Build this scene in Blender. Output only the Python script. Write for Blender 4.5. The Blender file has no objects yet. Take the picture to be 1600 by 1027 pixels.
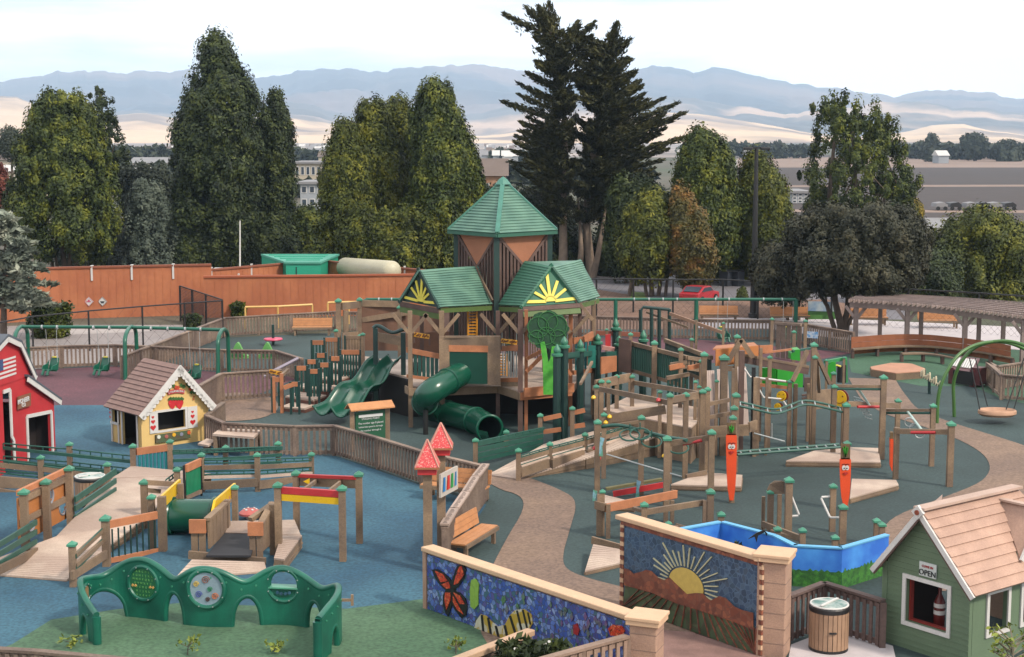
import bpy, math, random
import numpy as np
from mathutils import Vector, Matrix
R = math.radians
sc = bpy.context.scene
COL = sc.collection
# ------------------------------------------------------------------ camera
CH, FP, PITCH = 10.0, 2400.0, math.atan(298.5/2400.0)
cam = bpy.data.cameras.new('camera'); cam.sensor_width = 36; cam.lens = 36*FP/1600
cam.clip_start = 0.5; cam.clip_end = 30000
co = bpy.data.objects.new('camera', cam); COL.objects.link(co)
co.location = (0, 0, CH); co.rotation_euler = (math.pi/2-PITCH, 0, 0)
sc.camera = co
sc.render.resolution_x = 1024; sc.render.resolution_y = 657
# ------------------------------------------------------------------ world and sun
SUN_EL, SUN_AZ = 42, 128      # azimuth clockwise from +Y: from the right, a little behind the camera
HAZE_D = 1.25e-4
w = bpy.data.worlds.new('World'); sc.world = w; w.use_nodes = True
nt = w.node_tree; N = nt.nodes; L = nt.links
for n in list(N): N.remove(n)
out = N.new('ShaderNodeOutputWorld'); bg = N.new('ShaderNodeBackground'); sky = N.new('ShaderNodeTexSky')
sky.sky_type = 'NISHITA'; sky.sun_disc = False; sky.sun_elevation = R(SUN_EL); sky.sun_rotation = R(SUN_AZ)
sky.dust_density = 2.0
tc = N.new('ShaderNodeTexCoord'); mp = N.new('ShaderNodeMapping'); mp.inputs['Scale'].default_value = (1.3, 1.3, 7.5)
mp.inputs['Location'].default_value = (3.1, 0.4, 1.7)
nz = N.new('ShaderNodeTexNoise'); nz.inputs['Scale'].default_value = 2.2; nz.inputs['Detail'].default_value = 9; nz.inputs['Roughness'].default_value = .55
cr = N.new('ShaderNodeValToRGB'); cr.color_ramp.elements[0].position = .28; cr.color_ramp.elements[1].position = .46
cr.color_ramp.elements[0].color = (.55, .55, .55, 1)
nz2 = N.new('ShaderNodeTexNoise'); nz2.inputs['Scale'].default_value = 3.1; nz2.inputs['Detail'].default_value = 7
cr2 = N.new('ShaderNodeValToRGB'); cr2.color_ramp.elements[0].position = .36; cr2.color_ramp.elements[1].position = .5
cr2.color_ramp.elements[0].color = (7.0, 7.5, 8.0, 1); cr2.color_ramp.elements[1].color = (11, 11, 11, 1)
mx = N.new('ShaderNodeMixRGB')
L.new(tc.outputs['Generated'], mp.inputs['Vector']); L.new(mp.outputs[0], nz.inputs['Vector']); L.new(mp.outputs[0], nz2.inputs['Vector'])
L.new(nz.outputs['Fac'], cr.inputs[0]); L.new(nz2.outputs['Fac'], cr2.inputs[0])
L.new(cr.outputs[0], mx.inputs['Fac']); L.new(sky.outputs[0], mx.inputs['Color1']); L.new(cr2.outputs[0], mx.inputs['Color2'])
L.new(mx.outputs[0], bg.inputs['Color']); bg.inputs['Strength'].default_value = 0.12
L.new(bg.outputs[0], out.inputs['Surface'])
sl = bpy.data.lights.new('sun', 'SUN'); sl.energy = 3.0; sl.angle = R(7); sl.color = (1, .9, .76)
so = bpy.data.objects.new('sun', sl); COL.objects.link(so)
sd = Vector((math.sin(R(SUN_AZ))*math.cos(R(SUN_EL)), math.cos(R(SUN_AZ))*math.cos(R(SUN_EL)), math.sin(R(SUN_EL))))
so.rotation_euler = sd.to_track_quat('Z', 'Y').to_euler(); so.location = (30, -10, 40)
vs = sc.view_settings; vs.view_transform = 'Standard'; vs.look = 'None'; vs.gamma = 1; vs.exposure = 0.36
sc.render.engine = 'CYCLES'; sc.cycles.volume_bounces = 2
# ------------------------------------------------------------------ projection helpers (photo pixels -> metres)
CP, SP = math.cos(PITCH), math.sin(PITCH)
def ray(px, py):
    xc = (px-800)/FP; yc = -(py-513.5)/FP
    return Vector((xc, CP+yc*SP, -SP+yc*CP))
def G(px, py, z=0.0):
    d = ray(px, py); t = (z-CH)/d.z
    return Vector((d.x*t, d.y*t, z))
def DR(row): return G(800, row).y
def VY(px, py, y):
    d = ray(px, py); t = y/d.y
    return Vector((d.x*t, y, CH+d.z*t))
def V(px, py, by): return VY(px, py, DR(by))
def base_of(px, top, H):
    """ground point whose column of height H has its top at (px,top)"""
    d = ray(px, top); t = (H-CH)/d.z
    return Vector((d.x*t, d.y*t, 0))
# ------------------------------------------------------------------ materials
ALB = 0.62   # photo pixel values of lit surfaces -> base colours
def s2l(c): return tuple(((v/255)/12.92 if v/255 <= .04045 else ((v/255+.055)/1.055)**2.4) for v in c)
MATS = {}
def mat(name, rgb, rough=.75, var=.18, scale=4.0, bump=0.0, metal=0.0, fine=.08, second=None, sec_scale=.5, sec_lo=.4, sec_hi=.6, lin=False, spec=None, trans=0):
    if name in MATS: return MATS[name]
    m = bpy.data.materials.new(name); m.use_nodes = True
    n = m.node_tree.nodes; l = m.node_tree.links
    b = n['Principled BSDF']; b.inputs['Roughness'].default_value = rough; b.inputs['Metallic'].default_value = metal
    if spec is not None: b.inputs['Specular IOR Level'].default_value = spec
    if trans: b.inputs['Transmission Weight'].default_value = trans
    c = tuple(v*ALB for v in (rgb if lin else s2l(rgb)))
    t = n.new('ShaderNodeTexCoord')
    a = n.new('ShaderNodeTexNoise'); a.inputs['Scale'].default_value = scale; a.inputs['Detail'].default_value = 5
    l.new(t.outputs['Object'], a.inputs['Vector'])
    r = n.new('ShaderNodeValToRGB'); r.color_ramp.elements[0].position = .3; r.color_ramp.elements[1].position = .7
    r.color_ramp.elements[0].color = tuple(max(0, v*(1-var)) for v in c)+(1,)
    r.color_ramp.elements[1].color = tuple(min(1, v*(1+var)) for v in c)+(1,)
    l.new(a.outputs['Fac'], r.inputs[0]); col = r.outputs[0]
    if second is not None:
        s = n.new('ShaderNodeTexNoise'); s.inputs['Scale'].default_value = sec_scale; s.inputs['Detail'].default_value = 4
        l.new(t.outputs['Object'], s.inputs['Vector'])
        sr = n.new('ShaderNodeValToRGB'); sr.color_ramp.elements[0].position = sec_lo; sr.color_ramp.elements[1].position = sec_hi
        l.new(s.outputs['Fac'], sr.inputs[0])
        mm = n.new('ShaderNodeMixRGB'); l.new(sr.outputs[0], mm.inputs['Fac']); l.new(col, mm.inputs['Color1'])
        mm.inputs['Color2'].default_value = tuple(v*ALB for v in (second if lin else s2l(second)))+(1,); col = mm.outputs[0]
    if fine:
        f = n.new('ShaderNodeTexNoise'); f.inputs['Scale'].default_value = scale*14; f.inputs['Detail'].default_value = 3
        l.new(t.outputs['Object'], f.inputs['Vector'])
        mr = n.new('ShaderNodeMapRange'); mr.inputs['From Min'].default_value = .3; mr.inputs['From Max'].default_value = .7
        mr.inputs['To Min'].default_value = 1-fine; mr.inputs['To Max'].default_value = 1+fine
        l.new(f.outputs['Fac'], mr.inputs['Value'])
        h = n.new('ShaderNodeVectorMath'); h.operation = 'SCALE'
        l.new(col, h.inputs[0]); l.new(mr.outputs[0], h.inputs['Scale']); col = h.outputs[0]
        if bump:
            bp = n.new('ShaderNodeBump'); bp.inputs['Strength'].default_value = bump; bp.inputs['Distance'].default_value = .02
            l.new(f.outputs['Fac'], bp.inputs['Height']); l.new(bp.outputs[0], b.inputs['Normal'])
    if any(k in name for k in ('wood', 'fence', 'deck', 'cap_g', 'engraved', 'panel_', 'post')):
        oi = n.new('ShaderNodeObjectInfo'); om = n.new('ShaderNodeMapRange'); om.inputs['To Min'].default_value = .82; om.inputs['To Max'].default_value = 1.16
        l.new(oi.outputs['Random'], om.inputs['Value']); oh = n.new('ShaderNodeVectorMath'); oh.operation = 'SCALE'
        l.new(col, oh.inputs[0]); l.new(om.outputs[0], oh.inputs['Scale']); col = oh.outputs[0]
    l.new(col, b.inputs['Base Color'])
    MATS[name] = m; return m
WOOD = mat('wood_brown', (154,128,102), .8, .22, 2.5, fine=.2, second=(128,106,88), sec_scale=1.2)
WOODD = mat('wood_dark', (104,80,72), .8, .2, 2.5, fine=.12)
WOODO = mat('wood_orange', (190,122,82), .75, .15, 3, fine=.12)
FENCE = mat('fence_wood', (152,130,114), .85, .24, 1.3, fine=.22, second=(122,102,92), sec_scale=.8)
DECK = mat('deck_wood', (222,198,180), .8, .1, 2, fine=.1, second=(198,172,156), sec_scale=.7)
CEDAR = mat('cedar', (205,142,92), .7, .12, 4, fine=.12)
CAPG = mat('cap_green', (72,146,118), .45, .12, 6)
GRN = mat('plastic_green', (14,72,58), .28, .1, 3, fine=.05)
GRND = mat('dark_green_metal', (26,62,58), .45, .1, 5)
GRNR = mat('rail_green', (38,92,80), .5, .15, 5)
SWG = mat('swing_green', (26,104,82), .35, .1, 3)
ROOFG = mat('roof_green', (108,150,130), .6, .14, 3, second=(88,130,114), sec_scale=1.5)
DARK = mat('dark_metal', (30,28,30), .5, .1, 5)
WHITE = mat('white_paint', (232,228,224), .5, .05, 3)
PALE = mat('pale_metal', (200,205,205), .35, .05, 5, metal=.4)
YEL = mat('yellow_plastic', (246,196,20), .4, .06, 4)
YELP = mat('yellow_paint', (240,224,84), .5, .05, 4)
RED = mat('red_paint', (205,48,52), .5, .1, 4)
BLK = mat('black', (14,14,15), .7, .1, 4)
LETW = mat('letter_white', (235,235,235), .6, .02, 4, fine=0)
LIME = mat('lime_green', (60,170,50), .45, .1, 4)
# ------------------------------------------------------------------ things and meshes
XF = {}
def tag(o, label=None, cat=None, group=None, kind=None):
    if label: o['label'] = label
    if cat: o['category'] = cat
    if group: o['group'] = group
    if kind: o['kind'] = kind
    return o
def thing(name, loc, label, cat, group=None, rz=0.0):
    o = bpy.data.objects.new(name, None); COL.objects.link(o); o.empty_display_size = .2
    o.location = loc; o.rotation_euler = (0, 0, rz)
    tag(o, label, cat, group)
    XF[o.name] = (Matrix.Translation(Vector(loc)) @ Matrix.Rotation(rz, 4, 'Z')).inverted()
    return o
def rootof(o):
    while o.parent is not None: o = o.parent
    return o
class MB:
    def __init__(s): s.v = []; s.f = []; s.m = []; s.mi = 0
    def add(s, vs, fs):
        b = len(s.v); s.v += [tuple(v) for v in vs]; s.f += [tuple(i+b for i in f) for f in fs]; s.m += [s.mi]*len(fs); return s
    def mat(s, i): s.mi = i; return s
    def box(s, c, sz, rz=0, rx=0, ry=0):
        M = Matrix.Translation(Vector(c)) @ Matrix.Rotation(rz, 4, 'Z') @ Matrix.Rotation(ry, 4, 'Y') @ Matrix.Rotation(rx, 4, 'X')
        x, y, z = sz[0]/2, sz[1]/2, sz[2]/2
        vs = [M @ Vector(p) for p in ((-x,-y,-z),(x,-y,-z),(x,y,-z),(-x,y,-z),(-x,-y,z),(x,-y,z),(x,y,z),(-x,y,z))]
        return s.add(vs, [(0,3,2,1),(4,5,6,7),(0,1,5,4),(1,2,6,5),(2,3,7,6),(3,0,4,7)])
    def bb(s, x0, x1, y0, y1, z0, z1): return s.box(((x0+x1)/2,(y0+y1)/2,(z0+z1)/2), (abs(x1-x0),abs(y1-y0),abs(z1-z0)))
    def beam(s, a, b, w, h, up=(0,0,1)):
        a = Vector(a); b = Vector(b); d = (b-a)
        if d.length < 1e-6: return s
        d.normalize(); u = Vector(up)
        if abs(d.dot(u)) > .95: u = Vector((0,1,0))
        r = d.cross(u).normalized(); u = r.cross(d).normalized()
        vs = []
        for p in (a, b):
            for sx, sy in ((-1,-1),(1,-1),(1,1),(-1,1)): vs.append(p+r*(sx*w/2)+u*(sy*h/2))
        return s.add(vs, [(0,1,2,3),(7,6,5,4),(0,4,5,1),(1,5,6,2),(2,6,7,3),(3,7,4,0)])
    def tube(s, pts, r, n=10, caps=True, closed=False):
        pts = [Vector(p) for p in pts]; k = len(pts)
        rs = r if isinstance(r, (list, tuple)) else [r]*k
        T = []
        for i in range(k):
            if closed: d = pts[(i+1) % k]-pts[i-1]
            else: d = pts[min(i+1, k-1)]-pts[max(i-1, 0)]
            T.append(d.normalized() if d.length > 1e-9 else Vector((0,0,1)))
        ref = Vector((0,0,1)) if abs(T[0].z) < .9 else Vector((0,1,0))
        nn = (ref-T[0]*ref.dot(T[0])).normalized(); vs = []
        for i in range(k):
            nn = (nn-T[i]*nn.dot(T[i])).normalized(); bn = T[i].cross(nn)
            for j in range(n):
                a = 2*math.pi*j/n; vs.append(pts[i]+(nn*math.cos(a)+bn*math.sin(a))*rs[i])
        fs = []
        for i in range(k if closed else k-1):
            i2 = (i+1) % k
            for j in range(n):
                j2 = (j+1) % n; fs.append((i*n+j, i*n+j2, i2*n+j2, i2*n+j))
        if caps and not closed: fs += [tuple(reversed(range(n))), tuple((k-1)*n+j for j in range(n))]
        return s.add(vs, fs)
    def lathe(s, c, prof, n=16, sx=1, sy=1):
        c = Vector(c); vs = []; fs = []; k = len(prof)
        for r, z in prof:
            for j in range(n):
                a = 2*math.pi*j/n; vs.append(c+Vector((r*sx*math.cos(a), r*sy*math.sin(a), z)))
        for i in range(k-1):
            for j in range(n):
                j2 = (j+1) % n; fs.append((i*n+j, i*n+j2, (i+1)*n+j2, (i+1)*n+j))
        fs += [tuple(reversed(range(n))), tuple((k-1)*n+j for j in range(n))]
        return s.add(vs, fs)
    def prism(s, poly, off):
        """poly: list of 3D points (one face), off: Vector to the other face"""
        k = len(poly); off = Vector(off); vs = [Vector(p) for p in poly]+[Vector(p)+off for p in poly]
        fs = [tuple(range(k)), tuple(reversed(range(k, 2*k)))]
        for i in range(k): j = (i+1) % k; fs.append((j, i, i+k, j+k))
        return s.add(vs, fs)
    def disc(s, c, nrm, r, th=.02, n=24, r2=None):
        c = Vector(c); nrm = Vector(nrm).normalized(); ref = Vector((0,0,1)) if abs(nrm.z) < .9 else Vector((1,0,0))
        u = nrm.cross(ref).normalized(); v = u.cross(nrm).normalized(); r2 = r2 or r
        return s.prism([c+nrm*(-th/2)+u*(r*math.cos(2*math.pi*i/n))+v*(r2*math.sin(2*math.pi*i/n)) for i in range(n)], nrm*th)
    def build(s, name, mats, parent=None, smooth=False, bevel=0, label=None, loc=None):
        me = bpy.data.meshes.new(name)
        vs = s.v
        if parent is not None:
            X = XF[rootof(parent).name]; vs = [X @ Vector(v) for v in vs]
        elif loc is not None:
            l0 = Vector(loc); vs = [Vector(v)-l0 for v in vs]
        me.from_pydata([tuple(v) for v in vs], [], s.f); 
        if not isinstance(mats, (list, tuple)): mats = [mats]
        for m in mats: me.materials.append(m)
        if len(mats) > 1: me.polygons.foreach_set('material_index', s.m)
        import bmesh
        bm = bmesh.new(); bm.from_mesh(me); bmesh.ops.recalc_face_normals(bm, faces=bm.faces); bm.to_mesh(me); bm.free()
        if smooth:
            me.polygons.foreach_set('use_smooth', [True]*len(me.polygons))
            try: me.set_sharp_from_angle(angle=R(40))
            except Exception: pass
        me.update()
        o = bpy.data.objects.new(name, me); COL.objects.link(o)
        if parent is not None: o.parent = parent
        elif loc is not None: o.location = loc
        if bevel:
            b = o.modifiers.new('bevel', 'BEVEL'); b.width = bevel; b.segments = 2; b.limit_method = 'ANGLE'
        if label: o['label'] = label
        return o
def copy_tree(o, parent=None):
    c = o.copy(); COL.objects.link(c); c.parent = parent
    for ch in [x for x in bpy.data.objects if x.parent == o]: copy_tree(ch, c)
    return c
def text_mesh(txt, size, c, right, up, depth=.01):
    """text laid out along right/up, centred on c -> (verts, faces)"""
    cu = bpy.data.curves.new('t', 'FONT'); cu.body = txt; cu.size = size; cu.align_x = 'CENTER'; cu.align_y = 'CENTER'; cu.extrude = depth/2
    cu.resolution_u = 3
    ob = bpy.data.objects.new('t', cu); COL.objects.link(ob)
    dg = bpy.context.evaluated_depsgraph_get(); me = bpy.data.meshes.new_from_object(ob.evaluated_get(dg))
    right = Vector(right).normalized(); up = Vector(up).normalized(); nn = right.cross(up); c = Vector(c)
    vs = [c+right*v.co.x+up*v.co.y+nn*v.co.z for v in me.vertices]; fs = [tuple(p.vertices) for p in me.polygons]
    bpy.data.objects.remove(ob); bpy.data.curves.remove(cu); bpy.data.meshes.remove(me)
    return vs, fs
# wooden post with a green cap
def cap_mb(p, wd, h=None):
    h = h or wd*.75; a = wd*.7
    mb = MB(); x, y, z = p
    mb.add([(x-a,y-a,z),(x+a,y-a,z),(x+a,y+a,z),(x-a,y+a,z),(x-a,y-a,z+h*.45),(x+a,y-a,z+h*.45),(x+a,y+a,z+h*.45),(x-a,y+a,z+h*.45),(x,y,z+h*1.15)],
           [(0,3,2,1),(0,1,5,4),(1,2,6,5),(2,3,7,6),(3,0,4,7),(4,5,8),(5,6,8),(6,7,8),(7,4,8)])
    return mb
def post(root, px, top, base, wd=.17, cap=True, m=None, z0=0.0):
    wd *= .84; b = G(px, base); t = VY(px, top, b.y)
    mb = MB().bb(b.x-wd/2, b.x+wd/2, b.y-wd/2, b.y+wd/2, z0, t.z)
    o = mb.build('post', m or WOOD, root)
    if cap: cap_mb((b.x, b.y, t.z), wd).build('cap', CAPG, o)
    return o
def board(root, a, b, h=.16, t=.07, m=None, name='beam', up=(0,0,1)):
    """board whose centre line runs between two 3D points"""
    return MB().beam(a, b, t, h, up).build(name, m or WOOD, root)
def deck(root, pts, z, th=.16, m=None, plank=.14, name='deck', dirv=None, fascia=None):
    """plank deck on a convex ground polygon (world xy) at height z"""
    P = [Vector((p[0], p[1])) for p in pts]
    d = Vector(dirv).normalized() if dirv is not None else (P[1]-P[0]).normalized()
    nrm = Vector((-d.y, d.x)); ts = [p.dot(nrm) for p in P]; t0, t1 = min(ts), max(ts)
    mb = MB(); k = max(1, int((t1-t0)/plank)); st = (t1-t0)/k
    def seg(t):
        xs = []
        for i in range(len(P)):
            a, b = P[i], P[(i+1) % len(P)]; ta, tb = a.dot(nrm), b.dot(nrm)
            if (ta-t)*(tb-t) <= 0 and abs(ta-tb) > 1e-9:
                q = a+(b-a)*((t-ta)/(tb-ta)); xs.append(q.dot(d))
        return (min(xs), max(xs)) if len(xs) >= 2 else None
    for i in range(k):
        a = t0+i*st+.009; b = t0+(i+1)*st-.009; sa, sb = seg(a), seg(b)
        if not sa or not sb: continue
        q = [d*sa[0]+nrm*a, d*sa[1]+nrm*a, d*sb[1]+nrm*b, d*sb[0]+nrm*b]
        mb.prism([(p.x, p.y, z-.03) for p in q], (0,0,.03))
    o = mb.build(name, m or DECK, root)
    fb = MB()
    for i in range(len(P)):
        a, b = P[i], P[(i+1) % len(P)]
        fb.beam((a.x,a.y,z-.035-th/2), (b.x,b.y,z-.035-th/2), .04, th)
    fb.build('fascia', fascia or WOOD, root)
    return o
def fence(pts, label, H=1.0, sp=.165, m=None, name='picket_fence', post_every=True, pw=.08, extra=0.0, group=None, skip_posts=()):
    """picket fence through (px, row of the top) points"""
    m = m or FENCE
    B = [base_of(p[0], p[1], H) for p in pts]
    r = thing(name, B[0], label, 'fence', group)
    for i, b in enumerate(B):
        if i in skip_posts: continue
        MB().bb(b.x-.06, b.x+.06, b.y-.06, b.y+.06, 0, H-.055).build('post', m, r)
    for a, b in zip(B[:-1], B[1:]):
        d = (b-a); Ln = d.length; d.normalize(); up = Vector((0,0,1)); nn = Vector((-d.y, d.x, 0))
        # subdivide with posts every ~2 m
        k = max(1, round(Ln/2.2))
        for j in range(1, k):
            q = a+d*(Ln*j/k); MB().bb(q.x-.055, q.x+.055, q.y-.055, q.y+.055, 0, H-.055).build('post', m, r)
        MB().beam(a+up*(H-.025), b+up*(H-.025), .16, .05).build('top_rail', m, r)
        mb = MB().beam(a+up*(H-.12), b+up*(H-.12), .05, .11).beam(a+up*.13, b+up*.13, .05, .11)
        n = max(2, int(Ln/sp)); s = -nn if nn.y > 0 else nn
        for j in range(n):
            q = a+d*(Ln*(j+.5)/n)+s*.045
            mb.beam(q+up*.06, q+up*(H-.08), pw, .03, up=(nn.x, nn.y, 0))
        mb.build('picket_panel', m, r)
    return r
def rail(root, a, b, h=.16, gap=.0, m=None): board(root, a, b, h, .06, m or GRNR, 'rail')
def ladder_rail(root, a, b, hh=.16, n=10, m=None, r=.018, name='rail'):
    """two thin rods joined by short spacers (hand rail)"""
    a = Vector(a); b = Vector(b); u = Vector((0,0,hh)); mb = MB().tube([a, b], r, 6).tube([a+u, b+u], r, 6)
    for i in range(n+1):
        q = a+(b-a)*i/n; mb.beam(q, q+u, .025, .05, up=(0,1,0))
    return mb.build(name, m or GRNR, root)
def lerp(a, b, t): return a+(b-a)*t
def interp(xs, ys, x):
    return float(np.interp(x, xs, ys))
# ================================================================== ground and sheets
def sheet(name, pix, layer, m, world=False, kind='structure'):
    pts = pix if world else [G(x, y) for x, y in pix]
    z = .004*layer
    mb = MB().add([(p[0], p[1], z) for p in pts], [tuple(range(len(pts)))])
    o = mb.build(name, m); o['kind'] = kind; return o
RB = dict(rough=.9, var=.14, scale=.9, fine=.3)
SOIL = mat('soil', (98,88,74), .95, .25, .03, fine=.2, second=(76,84,56), sec_scale=.012)
TEAL = mat('rubber_teal', (48,66,66), second=(60,80,80), sec_scale=.18, **RB)
BLUE = mat('rubber_blue', (42,86,110), second=(62,108,128), sec_scale=.22, **RB)
MARO = mat('rubber_maroon', (108,64,74), second=(96,60,70), sec_scale=.3, **RB)
GRE = mat('rubber_green', (72,106,78), second=(84,118,88), sec_scale=.4, **RB)
GRE2 = mat('rubber_green_deep', (62,100,74), second=(70,108,82), sec_scale=.3, **RB)
TAN = mat('rubber_tan', (144,118,100), second=(132,108,94), sec_scale=.4, **RB)
CONC = mat('concrete', (158,148,146), .9, .12, .3, fine=.1)
WCON = mat('pale_concrete', (214,204,206), .9, .06, .3, fine=.06)
ASPH = mat('asphalt', (128,124,130), .9, .12, .1, fine=.08)
DIRT = mat('dirt', (128,98,82), .95, .2, .4, fine=.2)
FIELD = mat('field', (68,54,50), .95, .1, .02, fine=.15, second=(60,48,46), sec_scale=.01)
FIELDT = mat('field_tan', (150,126,112), .95, .12, .02, fine=.1)
BRICKP = mat('paver', (150,116,108), .9, .2, 2.5, fine=.15)
sheet('ground', [(-4000,-30,0),(4000,-30,0),(4000,9000,0),(-4000,9000,0)], 0, SOIL, world=True)
sheet('field', [(1120,352),(1900,352),(1900,243),(1120,243)], 1, FIELD)
sheet('field_track', [(1120,262),(1900,262),(1900,246),(1120,246)], 2, FIELDT)
sheet('field_path', [(1120,293),(1900,291),(1900,288),(1120,290)], 2, FIELDT)
sheet('field_road', [(1120,331),(1900,334),(1900,330),(1120,327)], 2, FIELDT)
sheet('valley_floor', [(-300,246),(1120,246),(1150,224),(-300,224)], 1, mat('valley_tan', (186,170,160), .95, .25, .004, fine=.1, second=(120,110,104), sec_scale=.006))
sheet('road', [(880,482),(1010,492),(1420,500),(1420,428),(1120,424),(880,424)], 1, ASPH)
sheet('dirt_bank', [(880,520),(1300,520),(1300,498),(1150,496),(1040,470),(930,452),(880,452)], 2, DIRT)
sheet('lawn', [(985,466),(1010,466),(1010,458),(985,456)], 3, mat('grass_patch', (110,132,60), .9, .2, 1))
sheet('yard_concrete', [(-200,600),(-200,520),(0,510),(70,508),(330,508),(345,515),(240,560)], 1, CONC)
sheet('yard_slab', [(100,524),(110,510),(250,509),(235,518)], 2, mat('slab_concrete', (186,176,172), .9, .08, .4, fine=.08))
sheet('rubber_surface', [(-100,1300),(-300,600),(60,580),(240,560),(350,528),(660,515),(1330,515),(1700,545),(2000,700),(1800,1300)], 3, TEAL)
sheet('white_terrace', [(1090,513),(1095,497),(1290,496),(1345,500),(1600,512),(1720,518),(1720,560),(1600,548),(1440,540),(1345,535),(1200,514)], 4, WCON)
sheet('maroon_surface', [(-150,640),(-60,585),(60,578),(180,573),(345,582),(470,590),(345,640),(165,634),(90,634),(40,640)], 4, MARO)
sheet('swing_maroon', [(700,560),(860,530),(1040,527),(1334,552),(1240,570),(1000,566)], 4, MARO)
sheet('blue_surface', [(-150,1200),(-150,650),(40,640),(90,634),(165,634),(330,641),(340,700),(430,709),(525,714),(660,760),(760,790),(705,875),(659,948),(560,1100)], 5, BLUE)
sheet('green_mound', [(-150,1400),(-60,1040),(20,1008),(80,970),(180,954),(280,944),(400,948),(541,953),(659,938),(700,945),(1000,1060),(1100,1400)], 6, GRE)
sheet('green_surface', [(1325,560),(1333,545),(1480,538),(1600,548),(1760,580),(1640,640),(1560,622),(1520,604),(1440,604),(1390,594),(1330,582)], 4, GRE2)
def smooth_poly(pp, it=2):
    for _ in range(it):
        q = []
        for i in range(len(pp)):
            a, b = pp[i], pp[(i+1) % len(pp)]
            q += [(a[0]*.75+b[0]*.25, a[1]*.75+b[1]*.25), (a[0]*.25+b[0]*.75, a[1]*.25+b[1]*.75)]
        pp = q
    return pp
sheet('tan_path', smooth_poly([(740,735),(775,765),(815,775),(820,797),(790,845),(755,915),(740,1000),(900,1150),(1120,1150),(1080,940),(985,922),(920,906),(884,892),(878,872),(890,830),(903,785),(880,768),(812,742)]), 7, TAN)
# the curved path on the right is a band between two edges
def band(name, left, right, layer, m):
    a = [G(*p) for p in left]; b = [G(*p) for p in right]; z = .004*layer; n = 60
    def res(p):
        s = [0]
        for i in range(1, len(p)): s.append(s[-1]+(p[i]-p[i-1]).length)
        ts = np.linspace(0, s[-1], n)
        x = np.interp(ts, s, [q.x for q in p]); y = np.interp(ts, s, [q.y for q in p])
        k = np.array([1,2,3,2,1])/9; 
        for arr in (x, y):
            pad = np.concatenate([[arr[0]]*2, arr, [arr[-1]]*2]); arr[:] = np.convolve(pad, k, 'valid')
        return x, y
    ax, ay = res(a); bx, by = res(b); mb = MB()
    vs = [(ax[i], ay[i], z) for i in range(n)]+[(bx[i], by[i], z) for i in range(n)]
    mb.add(vs, [(i, i+1, n+i+1, n+i) for i in range(n-1)])
    o = mb.build(name, m); o['kind'] = 'structure'
band('loop_path', [(1325,590),(1345,625),(1380,648),(1430,663),(1500,688),(1538,710),(1550,733),(1535,755),(1470,780),(1395,808),(1372,835),(1376,880),(1395,930)],
     [(1398,592),(1410,612),(1432,640),(1485,661),(1560,684),(1625,705),(1650,735),(1630,765),(1560,800),(1500,830),(1480,850),(1470,880),(1480,930)], 6, TAN)
sheet('entry_path', smooth_poly([(325,660),(335,612),(425,618),(440,640),(405,658)]), 7, TAN)
sheet('paver_surface', [(1010,985),(1080,990),(1230,1040),(1400,1400),(900,1400),(960,1040)], 8, BRICKP)
sheet('gate_concrete', [(1236,1010),(1300,985),(1395,1012),(1420,1120),(1215,1120)], 9, WCON)
# ================================================================== hills
from mathutils import noise as MN
def hills(name, ridge, D, depth, m, amp, seed, freq=1.0, pw=.8):
    xs = np.linspace(-400, 2000, 520); nt_ = 70
    rx = [p[0] for p in ridge]; ry = [p[1] for p in ridge]; vs = []
    tops = []
    for x in xs:
        row = interp(rx, ry, x); tops.append(VY(x, row, D).z+amp*.22*MN.fractal(Vector((x*.02, seed, 0)), .8, 2.0, 4))
    for j in range(nt_):
        t = j/(nt_-1); Dj = D-depth*(1-t)
        for i, x in enumerate(xs):
            X = (x-800)/FP*Dj; f = freq/1000.0
            g = MN.ridged_multi_fractal(Vector((X*f*1.3+seed*7+Dj*f*.8, Dj*f*1.9-X*f*.5, seed)), 1.1, 2.0, 5, 1.0, 2.0)-1.2
            g2 = MN.fractal(Vector((X*f*.7, Dj*f*.5, seed+9)), .8, 2.0, 4)
            env = math.sin(math.pi*min(1, t**1.1))**.8 if t < 1 else 0
            h = tops[i]*t**pw+(g*amp+g2*amp*1.2)*env
            if t < 1: h = min(h, tops[i]*(.25+.75*t)+2)
            vs.append((X, Dj, max(-6+10*t, h) if j else -6))
    for x in xs: vs.append(((x-800)/FP*(D+depth*.25), D+depth*.25, -6))
    n = len(xs); fs = [(j*n+i, j*n+i+1, (j+1)*n+i+1, (j+1)*n+i) for j in range(nt_) for i in range(n-1)]
    o = MB().add(vs, fs).build(name, m, smooth=True); o['kind'] = 'structure'; return o
HF = mat('hill_far', (122,98,88), .95, .2, .0022, fine=.12, second=(54,56,66), sec_scale=.0009, sec_lo=.44, sec_hi=.56)
HM = mat('hill_mid', (214,178,148), .95, .15, .003, fine=.1, second=(92,88,88), sec_scale=.0012, sec_lo=.42, sec_hi=.5)
HN = mat('hill_near', (240,204,164), .95, .08, .004, fine=.06, second=(150,128,114), sec_scale=.0016, sec_lo=.48, sec_hi=.56)
far = [(-500,140),(-100,135),(0,130),(60,120),(100,110),(150,113),(200,115),(300,108),(380,118),(420,122),(470,113),(520,105),(560,108),(600,113),(650,106),(700,102),(740,100),(780,104),(820,112),(900,118),(990,108),(1040,104),(1080,111),(1110,108),(1150,112),(1200,124),(1250,131),(1300,137),(1350,146),(1400,150),(1450,142),(1500,142),(1550,148),(1600,156),(1800,150),(2100,160)]
mid = [(-500,190),(0,178),(120,170),(250,176),(400,170),(440,158),(480,162),(540,178),(620,196),(700,186),(760,176),(820,160),(900,150),(1000,146),(1080,155),(1150,166),(1220,178),(1290,172),(1360,162),(1420,158),(1480,166),(1540,172),(1600,180),(1800,176),(2100,190)]
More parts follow.
